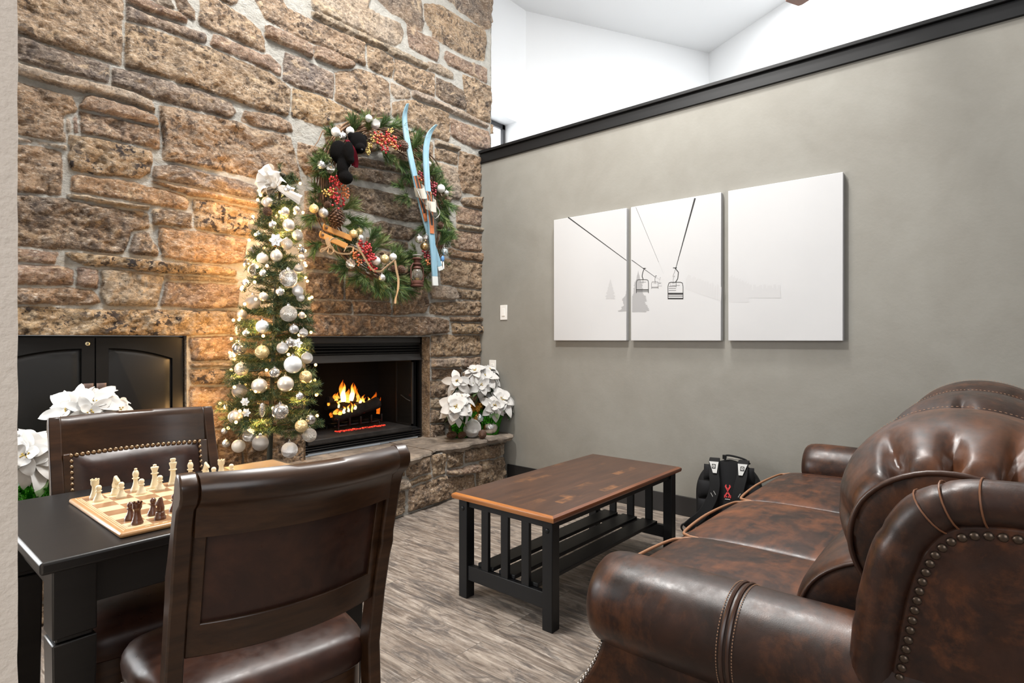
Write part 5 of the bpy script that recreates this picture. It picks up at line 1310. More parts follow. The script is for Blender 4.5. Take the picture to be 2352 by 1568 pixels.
LONGPINE = [G('pine_needle_green', (0.080, 0.145, 0.038)), G('pine_needle_light', (0.165, 0.225, 0.070)), G('pine_needle_dark', (0.028, 0.070, 0.028)), G('pine_needle_yellow', (0.24, 0.245, 0.10))]
M_TRUNK = mat('dark_green_trunk', (0.020, 0.024, 0.018), 0.7); M_TWIG = mat('twig_brown', (0.10, 0.055, 0.03), 0.8); M_VINE = mat('grapevine_brown', (0.21, 0.115, 0.06), 0.8); M_VINE2 = mat('grapevine_dark', (0.09, 0.05, 0.03), 0.85)
tree = thing('christmas_tree', 'slim lit artificial Christmas tree standing on the hearth by the stone wall', 'christmas tree', (TXc, TYc, HZ))
TOPZ = 2.20
def tree_r(z): return 0.080 + (TOPZ - z) * 0.126
def tree_ax(z): s = max(-.01, (z - 0.70) / 1.5 * 0.055); return Vector((TXc + SA * s, TYc - CA * s, z))
mb = MB(); mb.tube([tree_ax(HZ + 0.03), tree_ax(1.2), tree_ax(TOPZ)], [.016, .012, .006], 10); build('trunk', mb, M_TRUNK, tree)
mb = MB()
for k in range(4): a = k * pi / 2 + .6; mb.tube([(TXc, TYc, HZ + .07), (TXc + .10 * math.cos(a), TYc + .10 * math.sin(a), HZ + .05), (TXc + .17 * math.cos(a), TYc + .17 * math.sin(a), HZ + .008)], .007, 6)
build('stand', mb, M_BLACKPAINT, tree)
segs = []; wood = MB(); rg = random.Random(4)
z = 0.66
while z < TOPZ - 0.03:
    R_ = tree_r(z); nb = 8 if z < 1.5 else 6
    for k in range(nb):
        a = rg.uniform(0, 2 * pi); r = R_ * rg.uniform(.72, 1.12); dz = rg.uniform(-.02, .05)
        a0 = tree_ax(z); b0 = a0 + Vector((r * math.cos(a), r * math.sin(a), dz)); b0.y = min(b0.y, YS - 0.055)
        m0 = a0.lerp(b0, .12); segs.append((m0, b0)); wood.tube([a0, b0], [.003, .0015], 4)
        for s in (-1, 1):
            for f in (.5, .72):
                p = a0.lerp(b0, f); d = (b0 - a0).normalized(); q = p + (Matrix.Rotation(s * .75, 3, 'Z') @ d) * R_ * .38; q.y = min(q.y, YS - 0.05); segs.append((p, q))
    z += 0.040
segs.append((tree_ax(TOPZ - .05), tree_ax(TOPZ + .03)))
build('branches', wood, M_TWIG, tree)
needles('foliage', segs, 95000, .030, .0011, FIR, tree, 5)

# lights
M_BULB = mat('warm_bulb', (1, 0.8, 0.45), 0.3, emit=(1.0, 0.56, 0.16), estr=5.5)
M_CORD = mat('green_cord', (0.03, 0.05, 0.03), 0.6)
sl = thing('string_lights', 'warm white string lights wound round the Christmas tree', 'string lights', (TXc, TYc, HZ))
pts = []; rg = random.Random(9); bulbs = []
N = 96
for i in range(N * 4):
    t = i / (N * 4); z = .68 + t * 1.46; a = i * .245 + .4 * math.sin(i * .7); r = tree_r(z) * rg.uniform(.84, .97); c0 = tree_ax(z); p = Vector((c0.x + r * math.cos(a), min(c0.y + r * math.sin(a), YS - .06), z + rg.uniform(-.02, .02))); pts.append(p)
    if i % 4 == 0: bulbs.append(p)
build('cord', MB().tube(pts, .0014, 4), M_CORD, sl)
b0 = None
for p in bulbs:
    if b0 is None: b0 = build('bulb', MB().ball((0, 0, 0), .0092, 8, 6), M_BULB, sl, world=False)
    else: b0 = copy_obj(b0, sl)
    # every bulb sticks out a little beyond its twig
    d = Vector((p.x - TXc, p.y - TYc, 0)); b0.location = Vector((p.x - TXc, p.y - TYc, p.z - HZ)) + d.normalized() * .036
for k in range(11):
    l = bpy.data.lights.new('bulb_glow_front', 'POINT'); l.energy = 2.0; l.color = (1, 0.62, 0.24); l.shadow_soft_size = .02
    o = bpy.data.objects.new('bulb_glow_front', l); COL.objects.link(o); o.parent = sl; zz = .74 + k * .13; c0 = tree_ax(zz); aa = -2.3 + 1.5 * math.sin(k * 2.4); o.location = (c0.x - TXc + tree_r(zz) * .8 * math.cos(aa), c0.y - TYc + tree_r(zz) * .8 * math.sin(aa), zz - HZ)
for k in range(7):
    l = bpy.data.lights.new('bulb_glow', 'POINT'); l.energy = 3.2; l.color = (1, 0.55, 0.20); l.shadow_soft_size = .05
    o = bpy.data.objects.new('bulb_glow', l); COL.objects.link(o); o.parent = sl; zz = .78 + k * .21; s = (-1, 1, -1, 1, -1, 1, -1)[k]
    o.location = (s * tree_r(zz) * .95, .13, zz - HZ)

# baubles
def orn(name, col, rough, metal=1.0, bumpsc=0, bstr=0.3, coat=0.0, trans=0.0, emit=None, pattern=None):
    m = mat(name, col, rough, metal, coat=coat, trans=trans)
    t = NT(m)
    if pattern:
        n = t.n('ShaderNodeTexVoronoi', _feature='DISTANCE_TO_EDGE', Vector=t.obj(), Scale=pattern[0]).outputs['Distance']
        t.link(t.ramp(n, [(0.04, pattern[1]), (0.12, col)]), 'Base Color')
    if bumpsc: t.bump(t.noise(bumpsc, 3, 0.7), bstr, .05)
    return m
OM = {'pearl': (orn('pearl_champagne', (0.82, 0.73, 0.62), .34, .55), 'pearl champagne'), 'silver': (orn('shiny_silver', (0.86, 0.85, 0.83), .10, 1.0, 3, .25), 'shiny silver'),
      'glitter': (orn('glitter_taupe', (0.60, 0.54, 0.48), .5, .5, 40, 1.0), 'glittered taupe'), 'clear': (orn('frosted_clear', (0.80, 0.74, 0.66), .22, .35, 7, .8, trans=.35), 'clear patterned'),
      'mercury': (orn('mercury_glass', (0.78, 0.74, 0.68), .14, .9, 9, .8), 'crackled mercury-glass'), 'cream': (orn('cream_matte', (0.82, 0.74, 0.63), .45, .1), 'cream'),
      'dark': (orn('dark_grey_gloss', (0.20, 0.20, 0.20), .2, .8), 'dark grey'), 'icy': (orn('icy_silver', (0.66, 0.76, 0.78), .18, .8), 'icy blue-silver'),
      'gold': (orn('clear_gold', (0.86, 0.66, 0.34), .18, .5, 4, .4, trans=.3), 'clear gold'), 'net': (orn('netted_cream', (0.80, 0.66, 0.46), .35, .3, pattern=(3.2, (0.9, 0.86, 0.78))), 'cream net-patterned'),
      'white': (orn('white_satin', (0.82, 0.82, 0.80), .35, .2), 'white satin'), 'mosaic': (orn('mosaic_silver', (0.84, 0.80, 0.74), .16, .8, pattern=(4.5, (0.25, 0.22, 0.2))), 'silver mosaic'),
      'stripe': (orn('ribbed_dark_silver', (0.55, 0.53, 0.50), .2, .9, 0), 'ribbed silver'), 'frost': (orn('frosted_silver', (0.80, 0.77, 0.74), .35, .6, 22, .8), 'frosted silver'), 'grey': (orn('grey_satin', (0.52, 0.51, 0.50), .3, .6), 'satin grey'),
      'brown': (orn('brown_gold', (0.45, 0.30, 0.14), .3, .8), 'brownish gold')}
M_CAPG = mat('gold_cap', (0.75, 0.62, 0.38), .25, 1.0); M_CAPS = mat('silver_cap', (0.75, 0.74, 0.72), .25, 1.0)
OB = {}
def bauble(kind, c, r, label, group, sc=(1, 1, 1)):
    key = kind
    if key not in OB:
        mb = MB(); mb.ball((0, 0, 0), 1.0, 28, 18)
        if kind == 'stripe':
            mb.v = [(x * (1 + .05 * math.sin(z * 16)), y * (1 + .05 * math.sin(z * 16)), z) for x, y, z in mb.v]
        o = build('bauble', mb, OM[kind][0]); mb = MB(); mb.lathe([(.20, .96), (.21, 1.0), (.20, 1.14), (.12, 1.17), (.0001, 1.17)], 12)
        mb.tube([(.09 * math.cos(a), 0, 1.22 + .09 * math.sin(a)) for a in [2 * pi * k / 10 for k in range(10)]], .022, 5, loop=True); build('cap', mb, M_CAPG if kind in ('pearl', 'cream', 'gold', 'net') else M_CAPS, o, world=False); OB[key] = o
    else:
        o = copy_obj(OB[key])
        for ch in OB[key].children: copy_obj(ch, o)
    o.location = c; o.scale = (r * sc[0], r * sc[1], r * sc[2]); tag(o, label, 'bauble', group); return o
TREE_B = '''615,464,13,pearl 655,485,9.5,pearl 681,481,7.5,pearl 584,517,14,clear 626,516,9.5,silver 663,517,13.5,pearl 683,540,12,clear 594,541,9.5,icy 659,560,13,clear 603,593,13,cream 635,587,13.5,pearl 578,581,11,clear
568,606,9.5,dark 583,620,13,mercury 605,628,10,silver 662,638,20,mercury 686,617,10,clear 692,574,8,stripe 692,591,7.5,pearl 566,650,9.5,silver 558,664,8.5,silver 643,670,10,silver 684,668,12.5,frost 605,681,10.5,pearl 581,694,17.5,glitter
663,720,19,clear 556,722,11,pearl 693,724,8,pearl 690,683,9,frost 603,750,15,white 566,764,8.5,silver 675,756,10.5,grey 697,764,10,frost 550,800,15.5,mosaic 537,818,11,pearl 602,808,16,gold 649,799,13,frost 667,787,11,mosaic
705,822,13,frost 673,837,20,white 555,847,15.5,net 631,856,12,mosaic 702,865,14.5,gold 596,886,17.5,pearl 656,881,18,pearl 550,898,16.5,glitter 688,909,9,silver 533,877,9.5,clear 521,933,10,stripe 541,957,16,pearl
644,945,18.5,mosaic 713,963,11.5,stripe 692,978,14.5,gold 711,999,16,clear 515,990,7.5,silver 573,999,15.5,mercury 519,1018,9.5,silver 548,1024,15,cream 598,1017,18,glitter 665,1033,18,frost'''
ORD = ['highest', 'second highest', 'third highest', 'fourth highest', 'fifth highest', 'sixth highest', 'seventh highest', 'eighth highest', 'ninth highest', 'tenth highest']
BL = [(float(a), float(b), float(c), d) for a, b, c, d in (s.split(',') for s in TREE_B.split())]
axis_d = TXc * CA + TYc * SA; axis_px = proj(TXc, TYc, 1)[0]
count = {}
tot = {}
def half(px): return 'left' if px < axis_px else 'right'
for px, py, r, k in BL: tot[(k, half(px))] = tot.get((k, half(px)), 0) + 1
for px, py, r, k in sorted(BL, key=lambda q: q[1]):
    z0 = EYE + (CYP - py) / F_PX * axis_d; c0 = tree_ax(z0); ad = c0.x * CA + c0.y * SA; lat = (px - proj(*c0)[0]) / F_PX * ad; Rr = tree_r(max(z0, .62)) + .012
    dep = ad - math.sqrt(max(0, Rr * Rr - lat * lat)) * .95
    d = ray(px, py); p = d * dep; p = Vector((p.x, p.y, EYE + d.z * dep))
    h = half(px); i = count.get((k, h), 0); count[(k, h)] = i + 1; nm = OM[k][1]
    sel = '%s %s bauble on the %s half of the Christmas tree' % (ORD[i], nm, h) if tot[(k, h)] > 1 else 'only %s bauble on the %s half of the Christmas tree' % (nm, h)
    bauble(k, p, r / F_PX * dep, sel, 'baubles on the Christmas tree')
def tree_pt(px, py, out=.02):
    z0 = EYE + (CYP - py) / F_PX * axis_d; c0 = tree_ax(z0); ad = c0.x * CA + c0.y * SA; lat = (px - proj(*c0)[0]) / F_PX * ad; Rr = tree_r(max(z0, .62)) + out; dep = ad - math.sqrt(max(0, Rr * Rr - lat * lat)); d = ray(px, py); return Vector((d.x * dep, d.y * dep, EYE + d.z * dep))
# white snowflake blooms, silver cones
M_WFLOWER = mat('white_glitter_petal', (0.85, 0.84, 0.82), .5)
TOCAM = Vector((-CA, -SA, 0))
def small_flower(px, py, r, label, n=6):
    p = tree_pt(px, py, .03); root = thing('flower_ornament', label, 'flower ornament', p, 0, 'white flower ornaments'); X = Matrix.Translation(p) @ TOCAM.to_track_quat('Z', 'Y').to_matrix().to_4x4()
    for k in range(n):
        a = 2 * pi * k / n; mb = MB(); mb.grid(lambda u, v: (r * v * math.cos(a) - r * .34 * math.sin(pi * min(1, v * .93 + .07)) * (u - .5) * 2 * math.sin(a), r * v * math.sin(a) + r * .34 * math.sin(pi * min(1, v * .93 + .07)) * (u - .5) * 2 * math.cos(a), .15 * r * (1 - v) + .2 * r * abs(u - .5)), 4, 6, xf=X); build('petal', mb, M_WFLOWER, root)
    build('flower_centre', MB().ball((0, 0, .12 * r), .14 * r, 8, 6, xf=X), M_CAPG, root)
small_flower(634, 551, .040, 'white flower ornament near the top of the Christmas tree')
small_flower(684, 787, .030, 'white flower ornament on the right edge of the Christmas tree', 5)
small_flower(563, 922, .026, 'upper of two small white snowflakes low on the Christmas tree', 6)
small_flower(566, 947, .026, 'lower of two small white snowflakes low on the Christmas tree', 6)
M_CONE = [mat('pinecone_scale_brown', (0.085, 0.040, 0.022), .6), mat('pinecone_scale_tip', (0.22, 0.13, 0.08), .6)]
M_SCONE = [mat('silvered_cone', (0.66, 0.62, 0.56), .25, .8), mat('silvered_cone_tip', (0.85, 0.82, 0.78), .2, .8)]
PC = {}
def pinecone(c, r, h, label, X=None, mats=None, group='pinecones', flare=1.0):
    key = ('s' if mats else 'b', round(h / r, 1), flare)
    if key not in PC:
        mb = MB(); H_ = h / r; mb.lathe([(.0001, -H_ * .5), (.45, -H_ * .38), (.55, -H_ * .1), (.4, H_ * .25), (.0001, H_ * .5)], 12)
        n = 84
        for i in range(n):
            t = i / n; a = i * 2.39996; z = -H_ * .47 + H_ * .95 * t; rr = math.sin(pi * (0.12 + .83 * t)) ** .65 * (1.0 - .12 * t) * .95
            c_, s_ = math.cos(a), math.sin(a); out = Vector((c_, s_, .45 + .5 * t)).normalized(); sd = Vector((-s_, c_, 0)); base = Vector((c_ * rr * .40, s_ * rr * .40, z - .04)); tip = base + out * (.62 * rr) * flare; w = .17 * max(.45, rr)
            up = out.cross(sd) * -.045
            q0, q1 = base - sd * w * .4, base + sd * w * .4; t0, t1 = tip - sd * w, tip + sd * w; t2 = tip + out * .07
            vs = [q0, q1, t1, t2, t0, q0 + up, q1 + up, t1 + up, t2 + up, t0 + up]; mb.add(vs, [(0, 1, 2, 3, 4), (9, 8, 7, 6, 5), (0, 5, 6, 1), (1, 6, 7, 2), (4, 9, 5, 0)], 0, False); mb.add(vs, [(2, 7, 8, 3), (3, 8, 9, 4)], 1, False)
        o = build('pinecone', mb, mats or M_CONE); PC[key] = o
    else: o = copy_obj(PC[key])
    o.matrix_basis = Matrix.Translation(c) @ (X or Matrix.Identity(4)) @ Matrix.Scale(r, 4); tag(o, label, 'pinecone', group); return o
pinecone(tree_pt(602, 941), .020, .078, 'silver cone ornament low at the middle of the Christmas tree', Matrix.Rotation(pi, 4, 'X'), M_SCONE)
pinecone(tree_pt(545, 757), .017, .060, 'silver cone ornament on the left edge of the Christmas tree', Matrix.Rotation(pi, 4, 'X'), M_SCONE)
pinecone(tree_pt(614, 486), .030, .045, 'brown pinecone just under the bow of the Christmas tree', Matrix.Rotation(1.2, 4, 'X'))
# white bow on top
M_BOW = mat('sheer_white_ribbon', (0.80, 0.75, 0.68), .85, sheen=.2, trans=0.0)
bw = thing('ribbon_bow', 'white ribbon bow on the top of the Christmas tree', 'bow', (TXc, TYc, TOPZ))
def P_(px, py, out=.0): d = ray(px, py); dep = axis_d - .06 - out; return Vector((d.x * dep, d.y * dep, EYE + d.z * dep))
knot = P_(632, 428, .02)
RIGHT = Vector((SA, -CA, 0))
def bow_loop(px, py, w, wid, name='loop', out=.02):
    tip = P_(px, py, out); mid = knot.lerp(tip, .55); v = tip - knot; side = v.cross(TOCAM).normalized()
    path = [knot, knot.lerp(tip, .4) + TOCAM * .045 * w + side * .012, knot.lerp(tip, .85) + TOCAM * .05 * w, tip + TOCAM * .01, knot.lerp(tip, .8) - TOCAM * .03 * w - side * .01, knot.lerp(tip, .3) - TOCAM * .02, knot]
    pp = smooth(path, 5); sd = [side * (1) + TOCAM * .35 * math.sin(i * .7) for i in range(len(pp))]
    ws = wid; mb = MB(); n = len(pp); mb.grid(lambda u, v: pp[min(n - 1, round(v * (n - 1)))] + sd[min(n - 1, round(v * (n - 1)))].normalized() * ws * (u - .5) * 2 * (.25 + .75 * math.sin(pi * min(1, max(0, v)))) + TOCAM * .006 * math.sin(u * 7 + v * 9), 6, n - 1); build(name, mb, M_BOW, bw)
for a in ((612, 386, 1.2, .042), (640, 396, 1.2, .040), (594, 410, 1, .038), (598, 436, 1, .042), (618, 420, .8, .03), (652, 412, .9, .026), (612, 440, .9, .028)): bow_loop(*a)
for a in ((690, 459, .028), (594, 446, .020), (676, 440, .022)):
    tip = P_(a[0], a[1], .03); v = tip - knot; side = v.cross(TOCAM).normalized(); pp = smooth([knot, knot.lerp(tip, .5) + TOCAM * .03, tip], 6); n = len(pp); mb = MB(); mb.grid(lambda u, v_: pp[min(n - 1, round(v_ * (n - 1)))] + side * a[2] * (u - .5) * 2 * (.3 + .7 * v_) + TOCAM * .008 * math.sin(u * 6), 4, n - 1); build('tail', mb, M_BOW, bw)
build('knot', MB().ball(knot + TOCAM * .02, .018, 10, 8), M_BOW, bw)
bauble('silver', P_(661, 434, .05), .022, 'silver bauble tucked in the white bow on the Christmas tree', 'baubles on the Christmas tree')
# ------------------------------------------------------------------ wreath on the stone wall
YW = 3.445
wc = on_y(868, 470, YW); WC = Vector((2.665, YW, 2.175)); WR = .515
wr = thing('wreath', 'large pine and grapevine wreath hanging on the stone wall above the fireplace', 'wreath', (WC.x, YW, WC.z - WR))
def ring(a, r=0, y=0): return Vector((WC.x + (WR + r) * math.cos(a), YW + y, WC.z + (WR + r) * math.sin(a)))
rg = random.Random(3)
mbs = [MB(), MB()]
for i in range(46):
    a0 = rg.uniform(0, 2 * pi); L = rg.uniform(1.2, 3.4); r0 = rg.uniform(-.05, .075); y0 = rg.uniform(-.03, .045); n = 22; pts = []
    for k in range(n + 1):
        a = a0 + L * k / n; pts.append(ring(a, r0 + .02 * math.sin(a * 3 + i) + .012 * math.sin(a * 9 + 2 * i), y0 + .015 * math.sin(a * 4 + i)))
    mbs[i % 2].tube(pts, rg.uniform(.003, .0065), 5)
for i in range(20):
    a0 = rg.uniform(1.75, 2.1); L = rg.uniform(.9, 1.5); r0 = rg.uniform(.02, .135); n = 14; mbs[i % 3 == 0].tube([ring(a0 + L * k / n, r0 + .015 * math.sin(k * .5 + i), rg.uniform(-.004, .004) - .05 + .03 * math.sin(i)) for k in range(n + 1)], rg.uniform(.003, .0055), 5)
for (p, q) in (((836, 300), (860, 233)), ((738, 345), (716, 395)), ((741, 300), (712, 350)), ((745, 310), (760, 285)), ((705, 395), (722, 404)), ((708, 402), (716, 420)), ((772, 600), (765, 622))):
    a, b = on_y(*p, YW - .02), on_y(*q, YW - .03); mbs[0].tube([a, a.lerp(b, .5) + Vector((.008, -.01, .004)), b], [.004, .003, .0015], 5)
build('grapevine_ring', mbs[0], M_VINE, wr); build('grapevine_ring', mbs[1], M_VINE2, wr)
# sprigs of long-needled pine: (px, py, direction px, py, size)
SPRIGS = '''765,310,-18,-14 752,395,-20,-10 745,350,-16,18 728,470,-30,0 740,440,-22,-12 720,495,-20,14 750,470,10,26 735,560,-26,20 770,540,-6,30 760,415,-10,-24 845,300,-4,-30 875,290,18,-16 835,320,-24,-8 900,290,26,-10 905,360,6,34 920,370,20,30 880,350,14,20 950,340,8,-26 958,370,14,24 940,400,-16,20
925,430,-30,-6 935,450,-24,16 950,400,10,22 1010,440,22,-6 1018,460,18,20 1005,480,14,22 1020,500,12,24 1010,530,18,8 1012,560,10,-10 975,520,-20,8 955,580,-24,-4 940,590,-26,6 925,600,-22,10 900,590,14,-18 862,565,22,-14 850,550,16,-18 845,590,10,-22 815,560,-14,-16 830,520,24,-10 800,500,18,10 845,640,-16,26 830,630,-24,16 860,640,10,26
870,650,-4,34 880,655,10,30 900,650,14,26 910,640,24,10 920,655,20,16 930,600,20,-14 970,600,12,14 975,640,8,22 800,610,-20,4 885,620,4,20 940,620,16,-12 790,480,20,-16 795,520,22,8 985,400,18,-14 1000,430,14,-18 770,350,-14,-20 745,380,-20,2 815,300,-4,-22 985,620,10,-10 905,610,10,-10'''
rg2 = random.Random(8); sprig_protos = []
for i in range(4):
    segs = [((0, 0, 0), (0, 0, .16)), ((0, 0, .03), (.05, .01, .13)), ((0, 0, .03), (-.05, .01, .12))]
    sprig_protos.append(None)
def make_sprig(i):
    segs = [((0, 0, 0), (0, 0, .13)), ((0, 0, .02), (.045, .012, .115)), ((0, 0, .02), (-.045, .0, .105)), ((0, 0, .03), (.0, -.045, .10))]
    o = needles('pine_sprig', segs, 420, (.062, .075, .055, .068)[i], .0011, [LONGPINE[j] for j in ((0, 1, 2), (0, 2, 1), (1, 3, 0), (2, 0, 0))[i]], wr, 40 + i, .55, world=False, fwd=.95)
    return o
for k, s in enumerate(SPRIGS.split()):
    px, py, dx, dy = map(float, s.split(',')); i = k % 4
    if sprig_protos[i] is None: o = sprig_protos[i] = make_sprig(i)
    else: o = copy_obj(sprig_protos[i], wr)
    yy = YW - .03 - rg2.uniform(0, .05); a = on_y(px, py, yy); b = on_y(px + dx, py + dy, yy - .02); d = (b - a).normalized(); d = (d + Vector((0, -.12 - .25 * rg2.random(), 0))).normalized()
    sc = .75 + .35 * rg2.random(); M_ = Matrix.Translation(a - d * .03) @ d.to_track_quat('Z', 'Y').to_matrix().to_4x4() @ Matrix.Rotation(rg2.uniform(0, 6), 4, 'Z') @ Matrix.Scale(sc, 4)
    o.matrix_basis = inv_of(wr) @ M_
# short-needled green filler
segs = []
for i in range(150):
    a = rg2.uniform(0, 2 * pi)
    if 2.0 < a < 3.0 and rg2.random() < .75: continue
    p = ring(a, rg2.uniform(-.06, .06), rg2.uniform(-.06, .0)); q = p + Vector((rg2.uniform(-.09, .09), rg2.uniform(-.06, .0), rg2.uniform(-.09, .09))); segs.append((p, q))
needles('fir_filler', segs, 9000, .034, .0011, FIR + [LONGPINE[0]], wr, 77, .8)
# wreath baubles
YB = YW - .11
def wpt(px, py, y=YB): return on_y(px, py, y)
WB = [(771, 303, 10.5, 'white', 'white satin bauble leftmost of the three above the plush bear on the wreath'), (804, 301, 9.5, 'white', 'white satin bauble touching the head of the plush bear'), (787, 313, 10, 'silver', 'silver bauble between two white ones above the plush bear'),
      (847, 272, 8.5, 'white', 'small white bauble at the very top of the wreath'), (862, 285, 11, 'frost', 'frosted silver bauble at the top of the wreath, above the red berries'), (738, 379, 10.5, 'silver', 'left of two silver baubles on the left side of the wreath'), (758, 387, 11, 'mercury', 'crackled silver bauble left of the hanging plush bear leg'),
      (985, 376, 6.5, 'silver', 'small silver bauble lying on the shorter blue ski'), (975, 381, 8.5, 'mosaic', 'silver mosaic bauble between the two blue skis'), (1013, 433, 9.5, 'white', 'white bauble at the right edge of the wreath by dark red berries'), (1025, 443, 6.5, 'silver', 'tiny silver bauble at the far right edge of the wreath'),
      (721, 479, 10.5, 'gold', 'clear gold bauble at the left of the wreath beside a matte silver one'), (743, 489, 11, 'grey', 'matte silver bauble beside the big pinecone'), (812, 537, 10, 'gold', 'clear gold bauble right of the miniature skis'), (825, 531, 8.5, 'gold', 'smaller gold bauble behind another gold one by the miniature skis'), (827, 547, 9.5, 'silver', 'silver bauble above the hanging red berries'),
      (805, 606, 11, 'mercury', 'crackled silver bauble at the lower left of the wreath under the tan laces'), (864, 599, 10, 'white', 'white bauble beside the hanging red berries'), (884, 594, 10, 'gold', 'clear gold bauble at the bottom of the wreath right of a white one'), (903, 590, 8.5, 'white', 'small white bauble at the top of the tan ribbon streamer'), (877, 638, 9.5, 'silver', 'lowest silver bauble, at the bottom of the wreath'),
      (962, 549, 9.5, 'silver', 'silver bauble left of a ribbed one above the lantern'), (979, 547, 9.5, 'stripe', 'ribbed silver bauble touching the blue ski above the lantern'), (975, 566, 9.5, 'brown', 'brownish gold bauble above the lantern'), (1021, 578, 8.5, 'icy', 'icy blue bauble right of the blue skis')]
for px, py, r, k, lab in WB:
    p = wpt(px, py, YB - .02); dep = p.x * CA + p.y * SA; bauble(k, p, r / F_PX * dep, lab, 'baubles on the wreath')
def wcone(px, py, r, h, lab, X=None):
    p = wpt(px, py, YB - .015); dep = p.x * CA + p.y * SA; pinecone(p, r / F_PX * dep, h / F_PX * dep, lab, X)
wcone(773, 499, 22, 44, 'big brown pinecone hanging at the left of the wreath', Matrix.Rotation(pi, 4, 'X')); wcone(924, 334, 15, 28, 'dark pinecone beside the red berries at the top of the wreath', Matrix.Rotation(1.9, 4, 'Y')); wcone(903, 616, 8, 16, 'small brown pinecone at the bottom of the wreath', Matrix.Rotation(pi, 4, 'X')); wcone(921, 618, 11, 20, 'dark pinecone left of the lantern', Matrix.Rotation(2.0, 4, 'Y')); wcone(1012, 516, 8, 13, 'small brown pinecone right of the ski bindings', Matrix.Rotation(1.5, 4, 'X')); wcone(752, 470, 9, 16, 'dark pinecone half hidden above the big pinecone', Matrix.Rotation(1.0, 4, 'X'))
# berries
M_BERRY = {'r': mat('red_berry', (0.42, 0.022, 0.026), .28, coat=.3), 'o': mat('orange_berry', (0.56, 0.17, 0.055), .3, coat=.3), 'y': mat('yellow_berry', (0.56, 0.40, 0.12), .4), 'd': mat('dark_red_berry', (0.19, 0.012, 0.02), .28, coat=.3)}
BO = {}
def berries(label, items, group='berry sprigs in the wreath'):
    """items: (px0,py0,px1,py1,spread,count,colour,radius px)"""
    c0 = wpt(items[0][0], items[0][1]); root = thing('berry_sprig', label, 'berries', c0, 0, group); rgb = random.Random(len(label)); st = MB()
    for (x0, y0, x1, y1, sp, n, col, r) in items:
        placed = []
        n = int(n * 1.35)
        for i in range(n):
            for _ in range(30):
                t = rgb.random(); x = x0 + (x1 - x0) * t + rgb.gauss(0, sp); y = y0 + (y1 - y0) * t + rgb.gauss(0, sp); yy = YB - rgb.uniform(-.01, .05)
                if all(math.hypot(x - a, y - b) > r * 1.15 for a, b in placed): break
            placed.append((x, y)); p = wpt(x, y, yy); rr = r * .80 / F_PX * (p.x * CA + p.y * SA)
            if col not in BO: b = BO[col] = build('berry', MB().ball((0, 0, 0), 1.0, 10, 7), M_BERRY[col], root, world=False)
            else: b = copy_obj(BO[col], root)
            b.location = p - c0; b.scale = (rr, rr, rr)
            if i % 3 == 0: st.tube([p, wpt((x0 + x1) / 2, (y0 + y1) / 2, YB + .02)], .0012, 4)
    build('stem', st, M_TWIG, root)
berries('thick spray of red and orange berries at the top of the wreath', [(865, 305, 905, 320, 6, 14, 'r', 3.6), (870, 318, 900, 325, 6, 22, 'o', 3.6), (900, 318, 915, 335, 5, 10, 'r', 3.6), (875, 338, 890, 346, 5, 8, 'r', 3.4), (848, 332, 846, 352, 3, 16, 'y', 2.6), (856, 312, 858, 322, 3, 9, 'y', 2.4), (893, 297, 900, 303, 3, 8, 'y', 2.4), (902, 334, 914, 338, 3, 8, 'y', 2.4)])
berries('red, orange and yellow berries below the plush bear at the left of the wreath', [(762, 408, 780, 425, 5, 14, 'r', 3.8), (784, 425, 795, 447, 5, 14, 'o', 3.8), (764, 428, 776, 445, 5, 9, 'r', 3.8), (745, 443, 768, 442, 4, 16, 'y', 2.8), (765, 452, 785, 468, 5, 14, 'r', 3.6)])
berries('strand of dark red and orange berries running down the blue skis', [(964, 398, 975, 412, 3, 8, 'd', 3.8), (972, 408, 980, 420, 3, 9, 'o', 3.6), (984, 417, 996, 427, 3, 10, 'd', 3.8), (995, 430, 1001, 448, 2, 7, 'd', 3.8)])
berries('long strand of red berries hanging at the bottom of the wreath', [(828, 557, 845, 568, 4, 13, 'r', 3.8), (836, 575, 856, 590, 5, 20, 'r', 3.8), (842, 600, 850, 600, 4, 6, 'r', 3.8), (851, 608, 862, 620, 3, 10, 'r', 3.6)])
berries('few orange berries under the tan laces of the miniature skis', [(812, 580, 824, 592, 4, 11, 'o', 3.4), (824, 598, 828, 606, 2, 5, 'o', 3.0)])
berries('few dark red and orange berries beside the lantern', [(976, 577, 984, 592, 3, 8, 'd', 3.4), (983, 600, 990, 601, 3, 6, 'o', 3.4)])
# ------------------------------------------------------------------ plush bear hanging from the wreath
M_PLUSH = mat('black_plush', (0.0035, 0.003, 0.003), .95, spec=.1)
def plushmat(): t = NT(M_PLUSH); t.bump(t.noise(260, 3, .7), .8, .01)
plushmat()
bear = thing('plush_bear', 'black plush bear hanging upside down in the upper left of the wreath', 'plush toy', wpt(790, 350))
def skinned(name, nodes, edges, parent, m, sub=2):
    """nodes: (point, radius); one continuous surface grown over a skeleton"""
    iv = inv_of(parent); me = bpy.data.meshes.new(name); me.from_pydata([tuple(iv @ Vector(p)) for p, _ in nodes], edges, []); me.materials.append(m)
    o = bpy.data.objects.new(name, me); COL.objects.link(o); o.parent = parent
    sk = o.modifiers.new('skin', 'SKIN'); sk.use_smooth_shade = True
    if not me.skin_vertices: 
        bpy.context.view_layer.objects.active = o
    lay = me.skin_vertices[0].data if me.skin_vertices else None
    if lay:
        for v, (_, r) in zip(lay, nodes): v.radius = (r, r)
        lay[0].use_root = True
    ss = o.modifiers.new('sub', 'SUBSURF'); ss.levels = sub; ss.render_levels = sub
    return o
W2 = lambda px, py, out: wpt(px, py, YB - out)
